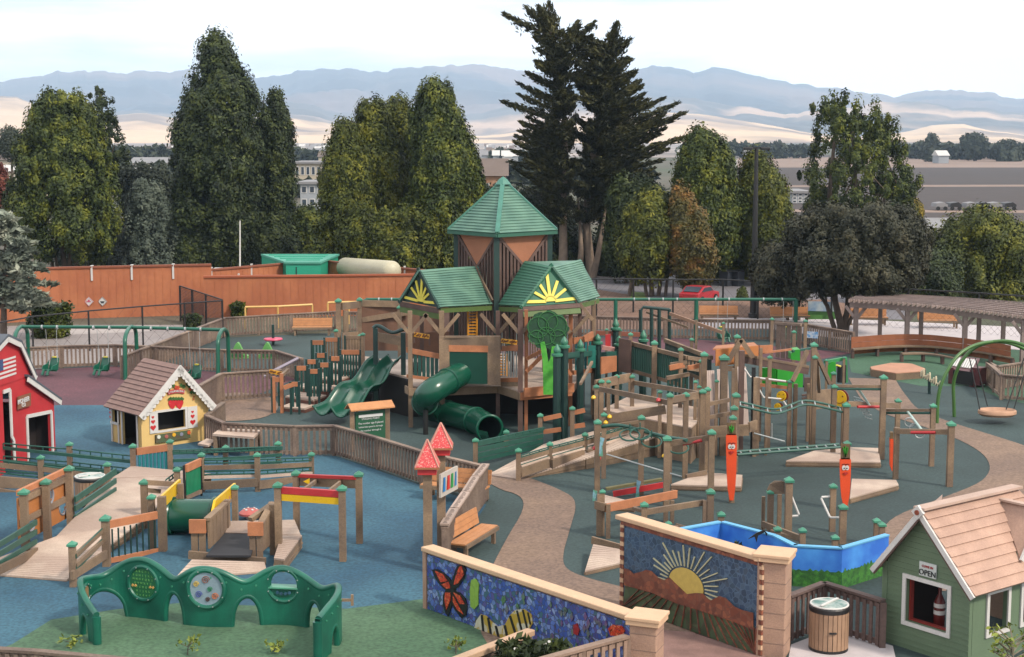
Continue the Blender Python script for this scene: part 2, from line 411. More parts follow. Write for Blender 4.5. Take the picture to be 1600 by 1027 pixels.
near = [(-500,170),(-80,160),(0,150),(35,152),(60,162),(80,180),(110,196),(150,190),(190,180),(232,177),(270,184),(330,192),(400,184),(440,182),(500,190),(560,200),(650,212),(760,210),(850,200),(960,186),(1040,176),(1090,178),(1150,188),(1200,196),(1260,208),(1330,214),(1400,208),(1450,196),(1500,194),(1545,205),(1600,212),(1750,205),(2100,210)]
hills('hills', far, 8000, 2400, HF, 110, 3, .8)
hills('foothills', mid, 5500, 1400, HM, 48, 8, 1.3)
hills('golden_hills', near, 3900, 1200, HN, 11, 21, 1.8, 1.0)

# low earth bank between the back fence and the road
mb = MB(); nb_ = 30; vs = []
for i in range(nb_+1):
    t = i/nb_; x = 5+t*16; h = .62*min(1, t*6, (1-t)*6)
    for (dy, f) in ((-3.2,0),(-1.2,.7),(0,1),(1.2,.95),(2.6,0)): vs.append((x, 88.2+dy+.15*math.sin(i), .02+h*f+.03*math.sin(i*2.3+dy)))
mb.add(vs, [(i*5+j, i*5+j+1, (i+1)*5+j+1, (i+1)*5+j) for i in range(nb_) for j in range(4)]); o = mb.build('earth_bank', DIRT, smooth=True); o['kind'] = 'structure'
# ================================================================== trees
def leafmat(name, c1, c2, c3, sc_=.9):
    if name in MATS: return MATS[name]
    m = bpy.data.materials.new(name); m.use_nodes = True; n = m.node_tree.nodes; l = m.node_tree.links
    b = n['Principled BSDF']; b.inputs['Roughness'].default_value = .65; b.inputs['Specular IOR Level'].default_value = .3
    t = n.new('ShaderNodeTexCoord'); a = n.new('ShaderNodeTexNoise'); a.inputs['Scale'].default_value = sc_; a.inputs['Detail'].default_value = 6; a.inputs['Roughness'].default_value = .7
    l.new(t.outputs['Object'], a.inputs['Vector'])
    r = n.new('ShaderNodeValToRGB'); e = r.color_ramp.elements; e[0].position = .34; e[1].position = .7
    k_ = .5; e[0].color = tuple(v*k_*.7 for v in s2l(c1))+(1,); e[1].color = tuple(v*k_*1.35 for v in s2l(c3))+(1,); q = e.new(.5); q.color = tuple(v*k_ for v in s2l(c2))+(1,)
    l.new(a.outputs['Fac'], r.inputs[0]); l.new(r.outputs[0], b.inputs['Base Color'])
    MATS[name] = m; return m
LF_OL = leafmat('leaf_olive', (46,54,12), (82,92,20), (140,136,34))
LF_DK = leafmat('leaf_dark', (30,44,20), (52,68,28), (98,106,42))
LF_MD = leafmat('leaf_mid', (40,56,18), (70,86,24), (138,140,38))
LF_BR = leafmat('leaf_rust', (52,54,26), (96,90,36), (150,104,48))
LF_GY = leafmat('leaf_grey', (70,84,74), (92,104,90), (122,130,112))
LF_CY = leafmat('leaf_cypress', (42,48,24), (66,68,34), (104,100,50))
LF_UM = leafmat('leaf_smoke', (44,47,33), (62,64,44), (92,86,62))
LF_YL = leafmat('leaf_yellow', (110,98,30), (150,130,36), (176,150,50))
LF_RD = leafmat('leaf_red', (96,48,38), (124,60,46), (140,76,54))
LF_FAR = leafmat('leaf_far', (46,54,44), (64,74,56), (86,92,68), .1)
BARK = mat('bark', (108,92,80), .9, .25, 3, fine=.2)
BARKP = mat('bark_pale', (158,138,122), .9, .2, 3, fine=.2)
def leaf_mesh(P, rnd, sz, droop=0.0, aspect=2.0, axis=None, nrm=None):
    """P (n,3) leaf centres -> quads with random orientation"""
    n = len(P)
    u = rnd.normal(size=(n,3)); u[:,2] -= droop*2
    if axis is not None: u = u*.5+axis*1.2
    u /= np.linalg.norm(u, axis=1)[:,None]
    w_ = rnd.normal(size=(n,3))
    if nrm is not None:
        w_ = nrm+w_*.42; w_ /= np.linalg.norm(w_, axis=1)[:,None]
    v = np.cross(u, w_); v /= np.linalg.norm(v, axis=1)[:,None]
    if nrm is not None: u = np.cross(w_, v)
    s = sz*rnd.uniform(.6, 1.35, n)[:,None]
    a = u*s*aspect*.5; b = v*s*.5
    # leaf-like kite quads
    V4 = np.stack([P-a, P+b-a*.1, P+a, P-b-a*.1], axis=1).reshape(-1,3)
    return V4
def mesh_quads(name, V4, m, parent):
    X = np.array(XF[rootof(parent).name]); V4 = V4@X[:3,:3].T+X[:3,3]
    n = len(V4)//4; me = bpy.data.meshes.new(name)
    me.vertices.add(len(V4)); me.vertices.foreach_set('co', V4.astype(np.float32).ravel())
    me.loops.add(n*4); me.loops.foreach_set('vertex_index', np.arange(n*4, dtype=np.int32))
    me.polygons.add(n); me.polygons.foreach_set('loop_start', np.arange(0, n*4, 4, dtype=np.int32))
    try: me.polygons.foreach_set('loop_total', np.full(n, 4, dtype=np.int32))
    except Exception: pass
    me.materials.append(m); me.update(calc_edges=True); me.validate()
    o = bpy.data.objects.new(name, me); COL.objects.link(o); o.parent = parent; return o
def crown_tree(name, label, D, prof, m, seed, trunks, leaf=.3, nclump=160, per=90, cr=.9, droop=.3, group=None, cat='tree', bark=None, thick=1.0, hollow=.55, aspect=2.0, lean=0):
    """prof: [(row, x_left, x_right)] silhouette in pixels at depth D; trunks: [(px_base, px_top, row_top, radius)]"""
    rnd = np.random.RandomState(seed)
    pxb = trunks[0][0] if trunks else (prof[-1][1]+prof[-1][2])/2
    r = thing(name, ((pxb-800)/FP*D, D, 0), label, cat, group)
    # rows -> heights
    pr = sorted([(VY(0, p[0], D).z, (p[1]-800)/FP*D, (p[2]-800)/FP*D) for p in prof])
    zs = [p[0] for p in pr]; xl = [p[1] for p in pr]; xr = [p[2] for p in pr]
    z = rnd.uniform(zs[0], zs[-1], nclump*4); l_ = np.interp(z, zs, xl); r_ = np.interp(z, zs, xr)
    l_, r_ = l_-(r_-l_)*.025, r_+(r_-l_)*.025; hw = (r_-l_)/2; keep = rnd.rand(len(z)) < hw/hw.max(); z, l_, r_, hw = z[keep][:nclump], l_[keep][:nclump], r_[keep][:nclump], hw[keep][:nclump]
    n = len(z); th = rnd.uniform(0, 2*np.pi, n); rad = hollow+(1-hollow)*rnd.rand(n)**.6
    leaf *= .52; per = int(per*1.9); cr *= .8; cl = cr*rnd.uniform(.45, 1.4, n)
    eff = np.maximum(hw-cl*.45, hw*.3)*rnd.uniform(.86,1.06,n)
    cx = (l_+r_)/2+eff*rad*np.cos(th); cy = D+eff*thick*rad*np.sin(th)
    lob = 1.0+.16*np.sin(3*th+z*.9+seed)*np.cos(z*1.3+seed*2.1)+.1*np.sin(5*th-z*1.7); cx = (l_+r_)/2+(cx-(l_+r_)/2)*np.minimum(lob, 1.07); cy = D+(cy-D)*lob
    C = np.stack([cx, cy, np.minimum(z, zs[-1]-cl*.5)], 1)
    d = rnd.normal(size=(n, per, 3)); d /= np.linalg.norm(d, axis=2)[:,:,None]
    rr = rnd.rand(n, per, 1)**.45
    P = C[:,None,:]+d*rr*cl[:,None,None]*np.array([.85,.85,1.15+droop*.9])
    ow = np.stack([np.cos(th), np.sin(th), np.zeros(n)], 1)[:,None,:]*.55; NR = d+ow+np.array([0,0,.25])
    mesh_quads('crown', leaf_mesh(P.reshape(-1,3), rnd, leaf, droop, aspect, nrm=NR.reshape(-1,3)), m, r)
    mb = MB(); bkm = bark or BARK
    for (pb, pt, rt, rad_) in trunks:
        x0 = (pb-800)/FP*D; x1 = (pt-800)/FP*D; zt = VY(0, rt, D).z; off = rnd.uniform(-.8, .8)
        pts = []; k = 6
        for i in range(k+1):
            t = i/k; pts.append((x0+(x1-x0)*t**1.3+rnd.uniform(-.06,.06), D+off*t, zt*t))
        mb.tube(pts, [rad_*(1.15-.6*i/k) for i in range(k+1)], 8)
        # limbs into the crown
        for q in range(4):
            i = rnd.randint(3, k+1); c = C[rnd.randint(n)]
            a = Vector(pts[i]); b_ = Vector(c); mid = lerp(a, b_, .5)+Vector((0,0,-.2))
            mb.tube([a, mid, b_], [rad_*.45, rad_*.3, rad_*.1], 6)
    mb.build('trunk', bkm, r, smooth=True)
    return r
# left group
crown_tree('round_tree', 'big rounded dark green tree with several thin trunks behind the left orange wall', 112,
  [(150,85,125),(160,65,145),(185,50,160),(215,38,168),(260,28,176),(310,14,186),(345,8,190),(375,15,184),(395,50,160)], LF_MD, 1,
  [(98,85,330,.2),(104,120,320,.16),(82,62,350,.13),(90,75,350,.12),(116,130,350,.12)], .25, 650, 110, .8, .5, bark=BARK)
crown_tree('tall_tree', 'tallest dark green tree on the left, with a pointed top and bare lower trunk', 118,
  [(56,340,356),(75,318,372),(110,312,392),(150,292,410),(190,275,414),(230,265,412),(290,268,410),(340,262,408),(380,284,392),(408,300,380)], LF_DK, 2,
  [(340,345,110,.38)], .28, 620, 100, .95, .4)
crown_tree('slender_tree', 'narrower grey green tree standing right against the tallest left tree', 122,
  [(148,425,440),(175,412,455),(210,402,463),(260,396,464),(310,398,462),(350,396,455),(390,400,440)], LF_GY if False else LF_DK, 3, [(424,430,180,.16),(446,444,240,.12)], .26, 300, 95, .85, .5)
crown_tree('grey_shrub_tree', 'soft grey green bushy tree in the gap left of the tallest tree', 116,
  [(290,215,250),(310,200,268),(340,192,280),(380,190,290),(418,188,296)], LF_GY, 4, [(238,238,330,.12)], .24, 240, 90, .8, .3)
crown_tree('spiky_tree', 'sparse dark araucaria like top poking above the round tree on the left', 130,
  [(135,158,164),(150,140,176),(165,142,188),(185,152,190),(200,160,200),(225,160,206),(250,165,220)], LF_DK, 5, [(170,163,140,.14)], .24, 60, 40, .5, .1, hollow=.2)
crown_tree('mixed_tree', 'low dark tree between the round tree and the tallest tree', 128,
  [(262,182,262),(285,185,290),(330,185,300),(380,185,300),(415,190,300)], LF_FAR, 6, [(225,225,330,.14)], .3, 180, 80, 1.0, .2)
crown_tree('bushy_tree', 'dark green bushy tree between the slender tree and the wide tree row', 124,
  [(330,468,500),(345,455,508),(370,445,515),(400,440,520),(415,436,522)], LF_MD, 7, [(480,480,350,.14)], .26, 220, 90, .85, .3)
crown_tree('small_dark_tree', 'small dark tree low behind the slender tree above the green shed', 120,
  [(360,405,440),(380,380,450),(410,372,452)], LF_DK, 8, [(418,418,380,.12)], .26, 90, 80, .8, .3)
crown_tree('fuzzy_tree', 'small dusty tree at the left edge above the rooftops', 190,
  [(205,10,26),(215,4,40),(228,0,48),(240,6,44)], LF_FAR, 9, [(22,22,225,.2)], .35, 60, 60, 1.2, .1)
crown_tree('red_tree', 'rust red leaved tree at the left edge of the view', 130,
  [(250,-30,8),(270,-34,16),(300,-36,20),(335,-34,14)], LF_RD, 10, [(-8,-8,280,.16)], .26, 90, 80, .9, .1)
# centre row of four crowns
crown_tree('column_tree', 'leftmost dark olive crown of the wide tree row behind the storage tank', 108,
  [(200,530,555),(220,515,572),(260,506,585),(310,500,590),(360,505,590),(400,515,580)], LF_OL, 11, [(545,545,250,.22),(552,560,300,.12)], .24, 330, 110, .8, .7)
crown_tree('column_tree', 'second crown from the left in the wide tree row, with a yellowish slim peak', 110,
  [(165,582,594),(178,558,612),(210,550,622),(270,548,640),(330,550,640),(400,560,630)], LF_OL, 12, [(592,590,200,.22)], .24, 380, 110, .8, .7)
crown_tree('column_tree', 'yellow green topped crown in the middle of the wide tree row', 112,
  [(162,615,635),(175,604,645),(210,600,660),(280,600,668),(350,610,668),(405,615,660)], LF_OL, 13, [(640,630,200,.2)], .24, 340, 110, .8, .7)
crown_tree('column_tree', 'tallest crown at the right end of the wide tree row', 107,
  [(138,672,690),(150,655,712),(180,645,722),(220,642,738),(270,640,752),(320,640,757),(370,640,752),(405,640,735)], LF_MD, 14, [(646,660,220,.26),(690,690,200,.2),(668,680,260,.12)], .24, 620, 110, .85, .7)
# right side
crown_tree('hedge_tree', 'dark green column crown behind the lamp post with rusty streaks', 103,
  [(210,1082,1105),(222,1068,1125),(250,1056,1145),(300,1048,1158),(350,1055,1160),(395,1075,1150)], LF_MD, 15, [(1090,1100,260,.2)], .23, 420, 110, .8, .6)
crown_tree('hedge_tree', 'bright green rounded crown directly behind the lamp post', 104,
  [(245,1165,1185),(260,1158,1205),(300,1150,1230),(345,1148,1240),(380,1155,1238),(412,1160,1222)], LF_OL, 16, [(1190,1190,300,.2)], .23, 380, 110, .8, .6)
crown_tree('hedge_tree', 'low olive crown with forked trunks just right of the tower roof', 97,
  [(308,1012,1030),(325,985,1050),(360,965,1058),(400,962,1060),(425,975,1050)], LF_OL, 17, [(985,1000,340,.12),(1020,1015,340,.14),(1030,1042,350,.12),(1010,1005,360,.1),(1040,1060,380,.1)], .22, 330, 110, .75, .5)
crown_tree('hedge_tree', 'rust flecked crown with fan shaped trunks above the red parked car', 96,
  [(300,1050,1070),(320,1048,1085),(350,1045,1105),(390,1040,1122),(420,1050,1118),(432,1060,1110)], LF_BR, 18, [(1094,1070,330,.14),(1100,1095,360,.12),(1088,1110,380,.1),(1102,1118,400,.08)], .22, 320, 110, .75, .5)
crown_tree('gum_tree', 'tall airy eucalyptus on the right with two feathery tops above the smoky crowned tree', 118,
  [(142,1305,1322),(155,1298,1345),(165,1262,1350),(190,1268,1405),(215,1262,1412),(250,1250,1432),(290,1244,1442),(325,1252,1446),(345,1275,1440)], LF_MD, 19,
  [(1290,1300,200,.2),(1340,1330,200,.22),(1380,1385,250,.14)], .26, 230, 80, .62, .7, hollow=.2)
crown_tree('smoky_tree', 'wide flat topped brownish tree with dividing trunks growing out of the white terrace', 77,
  [(325,1300,1380),(332,1262,1420),(350,1240,1442),(375,1225,1450),(405,1215,1452),(435,1228,1445),(450,1260,1400)], LF_UM, 20,
  [(1318,1300,420,.18),(1322,1345,410,.16),(1312,1270,430,.12),(1326,1370,420,.1)], .17, 700, 110, .6, .1, bark=BARK)
crown_tree('smoky_tree', 'smaller brownish tree left of the wide flat topped one', 84,
  [(385,1200,1240),(400,1182,1265),(425,1172,1275),(450,1175,1272),(465,1195,1260)], LF_UM, 21, [(1245,1225,420,.12),(1235,1205,430,.08),(1250,1255,430,.08)], .17, 260, 90, .6, .1)
crown_tree('bushy_evergreen', 'broad olive green tree at the right edge behind the pergola', 98,
  [(335,1535,1555),(342,1495,1575),(360,1470,1600),(390,1452,1625),(430,1440,1640),(470,1440,1640)], LF_OL, 22, [(1540,1540,400,.2),(1520,1500,430,.12)], .22, 600, 110, .8, .5)
crown_tree('bushy_evergreen', 'dark crown filling the gap behind the pergola roof', 92,
  [(395,1400,1480),(415,1360,1500),(445,1340,1510),(482,1340,1510)], LF_DK, 23, [(1400,1395,440,.12),(1440,1440,440,.12),(1410,1420,440,.1)], .2, 380, 100, .75, .3)
crown_tree('yellow_tree', 'small bright yellow tree peeping over the smoky crowned tree', 125,
  [(316,1415,1430),(325,1408,1440),(342,1404,1440),(360,1410,1440)], LF_YL, 24, [(1424,1424,330,.1)], .24, 60, 70, .6, .1)
crown_tree('bushy_evergreen', 'dark crown below the cypress between tower roof and hedge', 112,
  [(300,940,985),(340,935,1000),(400,930,1010),(440,940,1000)], LF_DK, 25, [(960,960,360,.14)], .26, 260, 90, .85, .4)
crown_tree('column_tree', 'dark low crown behind the tower spire', 116,
  [(300,735,860),(340,735,900),(400,735,960),(420,735,960)], LF_DK, 26, [(800,800,360,.14)], .28, 360, 80, .95, .3)
crown_tree('narrow_shrub', 'small narrow conifer in front of the chain link fence near the lamp post', 90,
  [(452,1158,1166),(470,1150,1172),(490,1148,1174)], LF_OL, 27, [(1161,1161,480,.04)], .14, 60, 60, .35, .1, cat='shrub')
crown_tree('hedge_bush', 'dark understorey bush directly left of the tallest tree trunk behind the wall', 117, [(350,270,310),(380,258,335),(418,255,335)], LF_DK, 101, [(300,300,390,.1)], .26, 150, 90, .85, .3, cat='bush')
crown_tree('hedge_bush', 'dark understorey bush right of the bare tallest tree trunk', 121, [(345,400,440),(380,392,470),(415,390,475)], LF_DK, 102, [(430,430,390,.1)], .26, 150, 90, .85, .3, cat='bush')
crown_tree('hedge_bush', 'dark bush under the round tree behind the left wall', 121, [(372,100,170),(395,90,200),(418,90,205)], LF_FAR, 103, [(150,150,400,.1)], .26, 120, 90, .85, .3, cat='bush')
crown_tree('hedge_bush', 'dark foliage filling the foot of the wide tree row', 106, [(330,520,730),(370,505,745),(418,505,748)], LF_OL, 104, [(600,600,380,.14),(560,560,380,.12),(700,700,380,.12)], .25, 520, 90, .8, .4, thick=.3, cat='bush')
crown_tree('hedge_tree', 'dark broad crown between the cypress trunks and the olive hedge crown', 106, [(285,955,1010),(310,945,1050),(360,940,1060),(420,945,1060)], LF_DK, 105, [(980,980,350,.12)], .25, 330, 90, .85, .4, thick=.5)
crown_tree('hedge_tree', 'dark crown joining the rusty crown and the one behind the lamp post', 107, [(300,1100,1150),(330,1085,1190),(380,1085,1200),(425,1095,1190)], LF_MD, 106, [(1130,1130,350,.12)], .25, 260, 90, .85, .4, thick=.5)
# silver cedar at the far left with level branches
def spray_tree(name, label, D, trunks, branches, m, seed, leaf=.2, dens=26, rad=.32, bark=None, lift=.25):
    rnd = np.random.RandomState(seed); pb = trunks[0][0][0][0]
    r = thing(name, ((pb-800)/FP*D, D, 0), label, 'tree'); mb = MB(); PP = []; AX = []
    for pts, r0 in trunks:
        q = [VY(p[0], p[1], D+p[2]) for p in pts]; k = len(q); mb.tube(q, [r0*(1-.93*(i/(k-1))**.8) for i in range(k)], 9)
    for (a, b, w_) in branches:
        A = VY(a[0], a[1], D+a[2]); B = VY(b[0], b[1], D+b[2]); Ln = (B-A).length
        mid = lerp(A, B, .55)+Vector((0,0,-lift*Ln*.3)); k = 12; pts = []
        for i in range(k+1):
            t = i/k; pts.append(A*(1-t)**2+mid*2*t*(1-t)+B*t*t)
        mb.tube(pts, [.09*(1-.85*i/k)*w_+.012 for i in range(k+1)], 5)
        n = int(dens*Ln*w_*2)
        t = rnd.uniform(.12, 1.0, n)
        base = np.array([list(p) for p in pts]); bx = np.stack([np.interp(t*k, range(k+1), base[:,i]) for i in range(3)], 1)
        d = np.array(list((B-A).normalized())); wid = rad*w_*(1.3-t*1.05)*(.35+.65*np.abs(np.sin(t*17+n)))
        off = rnd.normal(size=(n,3))*wid[:,None]*np.array([.8,.8,.42]); PP.append(bx+off); AX.append(np.tile(d+np.array([0,0,.15]), (n,1)))
    P = np.concatenate(PP); AXX = np.concatenate(AX)
    mesh_quads('crown', leaf_mesh(P, rnd, leaf, 0, 3.2, AXX), m, r)
    mb.build('trunk', bark or BARK, r, smooth=True); return r
rg = random.Random(7)
cy = []
T1 = [(876,440,0),(880,340,0),(884,240,0),(880,150,0),(872,80,0),(850,20,0)]; T2 = [(925,440,1),(915,340,1),(925,250,1),(935,170,1),(945,110,1),(962,44,1)]
def tx(T, row): 
    rr = [p[1] for p in T][::-1]; xx = [p[0] for p in T][::-1]; return float(np.interp(row, rr, xx))
# silhouette tips read off the photograph: (x, row, attach row, trunk)
tips = [(858,3,40,0),(846,14,50,0),(866,22,60,0),(964,34,70,1),(956,50,85,1),(972,60,95,1),(786,20,55,0),(822,10,50,0),(840,8,60,0),(905,32,75,0),(930,33,80,0),(905,38,95,0),(925,55,100,0),(932,72,110,0),(840,95,120,0),(848,60,100,0),(822,112,140,0),(828,140,165,0),(786,158,185,0),(812,190,215,0),
 (806,212,235,0),(830,225,250,0),(935,95,125,0),(962,45,80,1),(985,60,95,1),(986,92,120,1),(995,110,145,1),(1000,125,160,1),(1008,145,180,1),(1012,155,195,1),(1060,160,200,1),(1072,175,215,1),(1055,185,225,1),(1040,200,235,1),(1075,212,245,1),
 (1045,232,255,1),(1035,250,265,1),(800,235,255,0),(795,252,265,0),(1030,272,280,1),(1022,290,290,1),(820,270,280,0),(1010,305,300,1)]
for x, y, ar, ti in tips:
    T = T1 if ti == 0 else T2; cy.append(((tx(T, ar), ar, ti), (x, y, ti+rg.uniform(-1.5, 1.5)), 1.0))
SL = ([60,100,150,200,240,290,340],[832,815,800,808,795,792,805]); SR = ([60,100,150,200,240,290,340],[905,985,1006,1060,1058,1040,1000])
for i in range(300):
    ar = 55+290*rg.random()**.8; xl_, xr_ = interp(*SL, ar), interp(*SR, ar)
    if ar < 150: xl_, xr_ = max(xl_, 828), min(xr_, 992)
    ex = rg.uniform(xl_+6, xr_-6) if i % 3 else rg.uniform(878, 950) if ar > 120 else rg.uniform(xl_+6, xr_-6); c0 = tx(T1, ar); c1 = tx(T2, max(ar, 62)); ti = abs(ex-c1) < abs(ex-c0) or (ex > c0+14 and ar > 70); cx_ = c1 if ti else c0
    half = max(20, (xr_-xl_)/2); dy = rg.uniform(-1, 1)*math.sqrt(max(.05, 1-((ex-(xl_+xr_)/2)/half)**2))*half*.04
    if abs(ex-cx_) < 8: ex += 12 if rg.random() < .5 else -12
    cy.append(((cx_, ar+4, int(ti)), (ex, ar-abs(ex-cx_)*.3-rg.uniform(0, 8), ti+dy), rg.uniform(.6, 1)))
spray_tree('cypress', 'tall dark windswept cypress with two ragged tops and bare pale trunks', 110,
  [([(876,442,0),(880,400,0),(880,340,0),(884,240,0),(880,150,0),(872,80,0),(852,22,0)], .42), ([(925,442,1),(915,340,1),(925,250,1),(935,170,1),(945,110,1),(962,46,1)], .38),
   ([(905,442,.5),(908,390,.5),(906,340,.5),(900,280,.5)], .3), ([(922,450,0),(934,400,0),(944,340,0),(950,290,0)], .34)], cy, LF_CY, 31, .11, 85, .5, BARKP)
cd = []
for i in range(90):
    row = rg.uniform(335, 480); w_ = interp([335,380,430,480], [25,60,90,95], row); ln = w_*rg.uniform(.5, 1); a = rg.uniform(0, 6.28)
    cd.append(((8, row, 0), (8+math.cos(a)*ln*1.0, row+rg.uniform(-6, 12), math.sin(a)*ln*.03), .8))
spray_tree('silver_cedar', 'pale silvery cedar with level drooping branches at the left edge', 74,
  [([(5,560,0),(6,480,0),(8,400,0),(10,335,0)], .22)], cd, leafmat('leaf_silver', (100,112,98), (150,160,142), (206,206,184)), 32, .16, 40, .26, BARK, lift=-.2)
# shrubs
def shrub(name, label, D_row, px, top, half, m, seed, n=60, leaf=.12, cat='shrub', group=None, cr=.3):
    D = DR(D_row); b = G(px, D_row)
    H = VY(px, top, D).z; hw = half/FP*D
    rnd = np.random.RandomState(seed); r = thing(name, (b.x, b.y, 0), label, cat, group)
    C = np.stack([b.x+rnd.uniform(-1,1,n)*hw*.75, b.y+rnd.uniform(-1,1,n)*hw*.6, rnd.uniform(.1*H, .88*H, n)], 1)
    d = rnd.normal(size=(n, 70, 3)); d /= np.linalg.norm(d, axis=2)[:,:,None]
    P = C[:,None,:]+d*(rnd.rand(n,70,1)**.5)*cr
    P = P.reshape(-1,3); P[:,2] = np.abs(P[:,2])
    mesh_quads('foliage', leaf_mesh(P, rnd, leaf, 0, 2), m, r)
    mb = MB()
    for i in range(7): c = C[i % n]; mb.tube([(b.x, b.y, 0), tuple(c)], [.03, .012], 5)
    mb.build('stem', BARK, r); return r
shrub('flowering_bush', 'round dark bush with yellow flowers in front of the orange wall at left', 527, 80, 474, 30, LF_MD, 41, 120, .13, cr=.42)
for i, (px, row, tp, hf, tx_) in enumerate([(372,497,474,11,'small dark bush at the left end of the yellow bar by the orange wall'),(425,494,474,9,'small dark bush under the middle of the yellow bar'),(480,492,460,9,'upright dark bush against the orange wall near the right end of the yellow bar'),(522,492,462,13,'dark bush behind the second yellow bar by the wall'),(300,515,490,12,'scraggly bush behind the black mesh panels')]):
    shrub('small_bush', tx_, row, px, tp, hf, LF_MD if i != 4 else LF_DK, 50+i, 30, .12, cr=.22, group='bushes along the orange wall')
# distant tree belts: each crown its own thing is a few pixels, the mass is one wood
def wood(name, label, spans, seed, m=LF_FAR):
    rnd = np.random.RandomState(seed); r = thing(name, (0, spans[0][2], 0), label, 'woodland'); P = []
    for (x0, x1, D, rows, n) in spans:
        for i in range(n):
            x = rnd.uniform(x0, x1); top = rows+rnd.uniform(-1, 1)**3*7; zt = max(2.5, VY(x, top, D).z); cx = (x-800)/FP*D
            y = D+rnd.uniform(-30, 30); hw = zt*rnd.uniform(.35, .7)
            q = rnd.normal(size=(90,3)); q /= np.linalg.norm(q, axis=1)[:,None]; q *= rnd.rand(90,1)**.5
            P.append(np.array([cx, y, zt*.52])+q*np.array([hw, hw, zt*.5]))
    P = np.concatenate(P); mesh_quads('crown', leaf_mesh(P, rnd, 2.2, 0, 1.4), m, r); r['kind'] = 'stuff'; r['label'] = label
    return r
wood('woodland', 'distant belt of dark trees at the foot of the golden hills', [(1060,1260,760,226,50),(1430,1700,720,226,70),(1060,1700,900,226,80)], 61)
wood('woodland', 'dark tree belt across the valley on the left', [(170,275,560,232,36),(460,530,600,236,20),(-60,30,520,236,14),(740,830,640,238,20)], 62)
wood('woodland', 'scattered trees among the town houses behind the left tree group', [(0,300,300,262,40),(440,530,280,290,20),(740,1000,330,258,26)], 63)
for i, (px, tp, hf, D, tx_) in enumerate([(1450,214,12,640,'tall lone dark tree left end of the far right tree belt'),(1518,212,22,660,'broad crowned dark tree in the far right tree belt'),(1570,224,22,650,'low dark spreading tree near the right edge of the far belt')]):
    hh = VY(px, tp, D).z; rb = 250
    crown_tree('far_tree', tx_, D, [(tp,px-hf*.3,px+hf*.3),(tp+8,px-hf,px+hf),(tp+22,px-hf,px+hf),(tp+32,px-hf*.7,px+hf*.7)], LF_FAR, 70+i, [(px,px,tp+10,.5)], 1.6, 60, 50, 2.6, .1)
# ================================================================== background buildings
BW = mat('stucco_cream', (206,192,170), .85, .08, .3); BG_ = mat('stucco_grey', (176,180,186), .85, .08, .3); RFG = mat('roof_grey', (150,148,150), .85, .1, .5)
RFB = mat('roof_brown', (120,104,96), .85, .1, .5); GLS = mat('window_glass', (60,70,82), .2, .1, 2); BRK = mat('brick_tan', (176,134,104), .85, .2, 2)
RFW = mat('roof_white', (222,218,214), .8, .05, .5)
def house(px0, px1, eave, D, depth, wall, roofm, label, gable=0.0, nwin=4, floors=1, rz=0, name='house'):
    x0 = (px0-800)/FP*D; x1 = (px1-800)/FP*D; H = VY(0, eave, D).z
    r = thing(name, ((x0+x1)/2, D, 0), label, 'house' if name == 'house' else name.split('_')[-1])
    o = MB().bb(x0, x1, D, D+depth, 0, H).build('wall', wall, r)
    e = .4
    if gable:
        mb = MB().prism([(x0-e, D-e, H), (x0-e, D+depth+e, H), (x0-e, D+depth/2, H+gable)], (x1-x0+2*e, 0, 0))
    else: mb = MB().bb(x0-e, x1+e, D-e, D+depth+e, H+.004, H+.35)
    mb.build('roof', roofm, r)
    for f in range(floors):
        fh = H/floors
        for i in range(nwin):
            cx = x0+(x1-x0)*(i+.5)/nwin; ww = min(1.6, (x1-x0)/nwin*.5)
            cz = fh*(f+.58); wn = MB().bb(cx-ww/2-.1, cx+ww/2+.1, D-.06, D+.02, cz-fh*.22-.1, cz+fh*.22+.1).build('window', WHITE, r)
            MB().bb(cx-ww/2, cx+ww/2, D-.09, D-.065, cz-fh*.22, cz+fh*.22).build('pane', GLS, wn)
    return r
house(462,512,256,260,12,BW,RFG,'long cream building with a flat grey roof seen left of the wide tree row',0,6,2)
house(470,520,288,215,10,BG_,RFG,'pale grey two storey house below the cream building',0,4,2)
house(178,240,272,300,10,BW,RFW,'white roofed house showing right of the big round tree',1.2,4,1)
house(0,46,250,330,12,BW,RFB,'brown roofed house low behind the left round tree',2,4,1)
house(-30,60,268,260,10,BW,RFW,'white roofed long house behind the left round tree',1,6,1)
house(205,262,255,420,14,BW,RFG,'pale house in the far gap left of the tallest tree',1.5,4,1)
house(230,330,345,150,8,BW,RFW,'low white roofed building behind the tallest tree trunk',.8,5,1)
house(362,470,376,138,6,WHITE,RFG,'white shed building behind the teal storage shed',0,3,1)
house(1236,1262,302,235,10,BG_,RFG,'bluish grey building left of the gum tree trunks',0,3,3)
house(1432,1515,362,170,9,BW,RFG,'low house with a pale grey roof right of the yellow tree',1.3,4,1)
house(1135,1172,404,133,8,BRK,RFB,'tan brick house wall glimpsed between the hedge crowns',1.5,2,1)
house(1098,1150,246,480,14,WHITE,RFG,'long pale building beyond the hedge crowns',0,5,1)
house(748,790,275,200,9,BRK,RFB,'tan house end glimpsed left of the tower spire',2.2,2,1)
rr = random.Random(5)
k = 0
def townhouse(px, row, wpx, D, wall, roofm, lab):
    x = (px-800)/FP*D; wd = wpx/FP*D; H = max(3, VY(0, row, D).z)
    r = thing('town_house', (x, D, 0), lab, 'house', 'far houses in the valley town')
    MB().bb(x-wd/2, x+wd/2, D, D+9, 0, H).build('wall', wall, r)
    MB().prism([(x-wd/2-.4, D-.4, H), (x-wd/2-.4, D+9.4, H), (x-wd/2-.4, D+4.5, H+2)], (wd+.8, 0, 0)).build('roof', roofm, r)
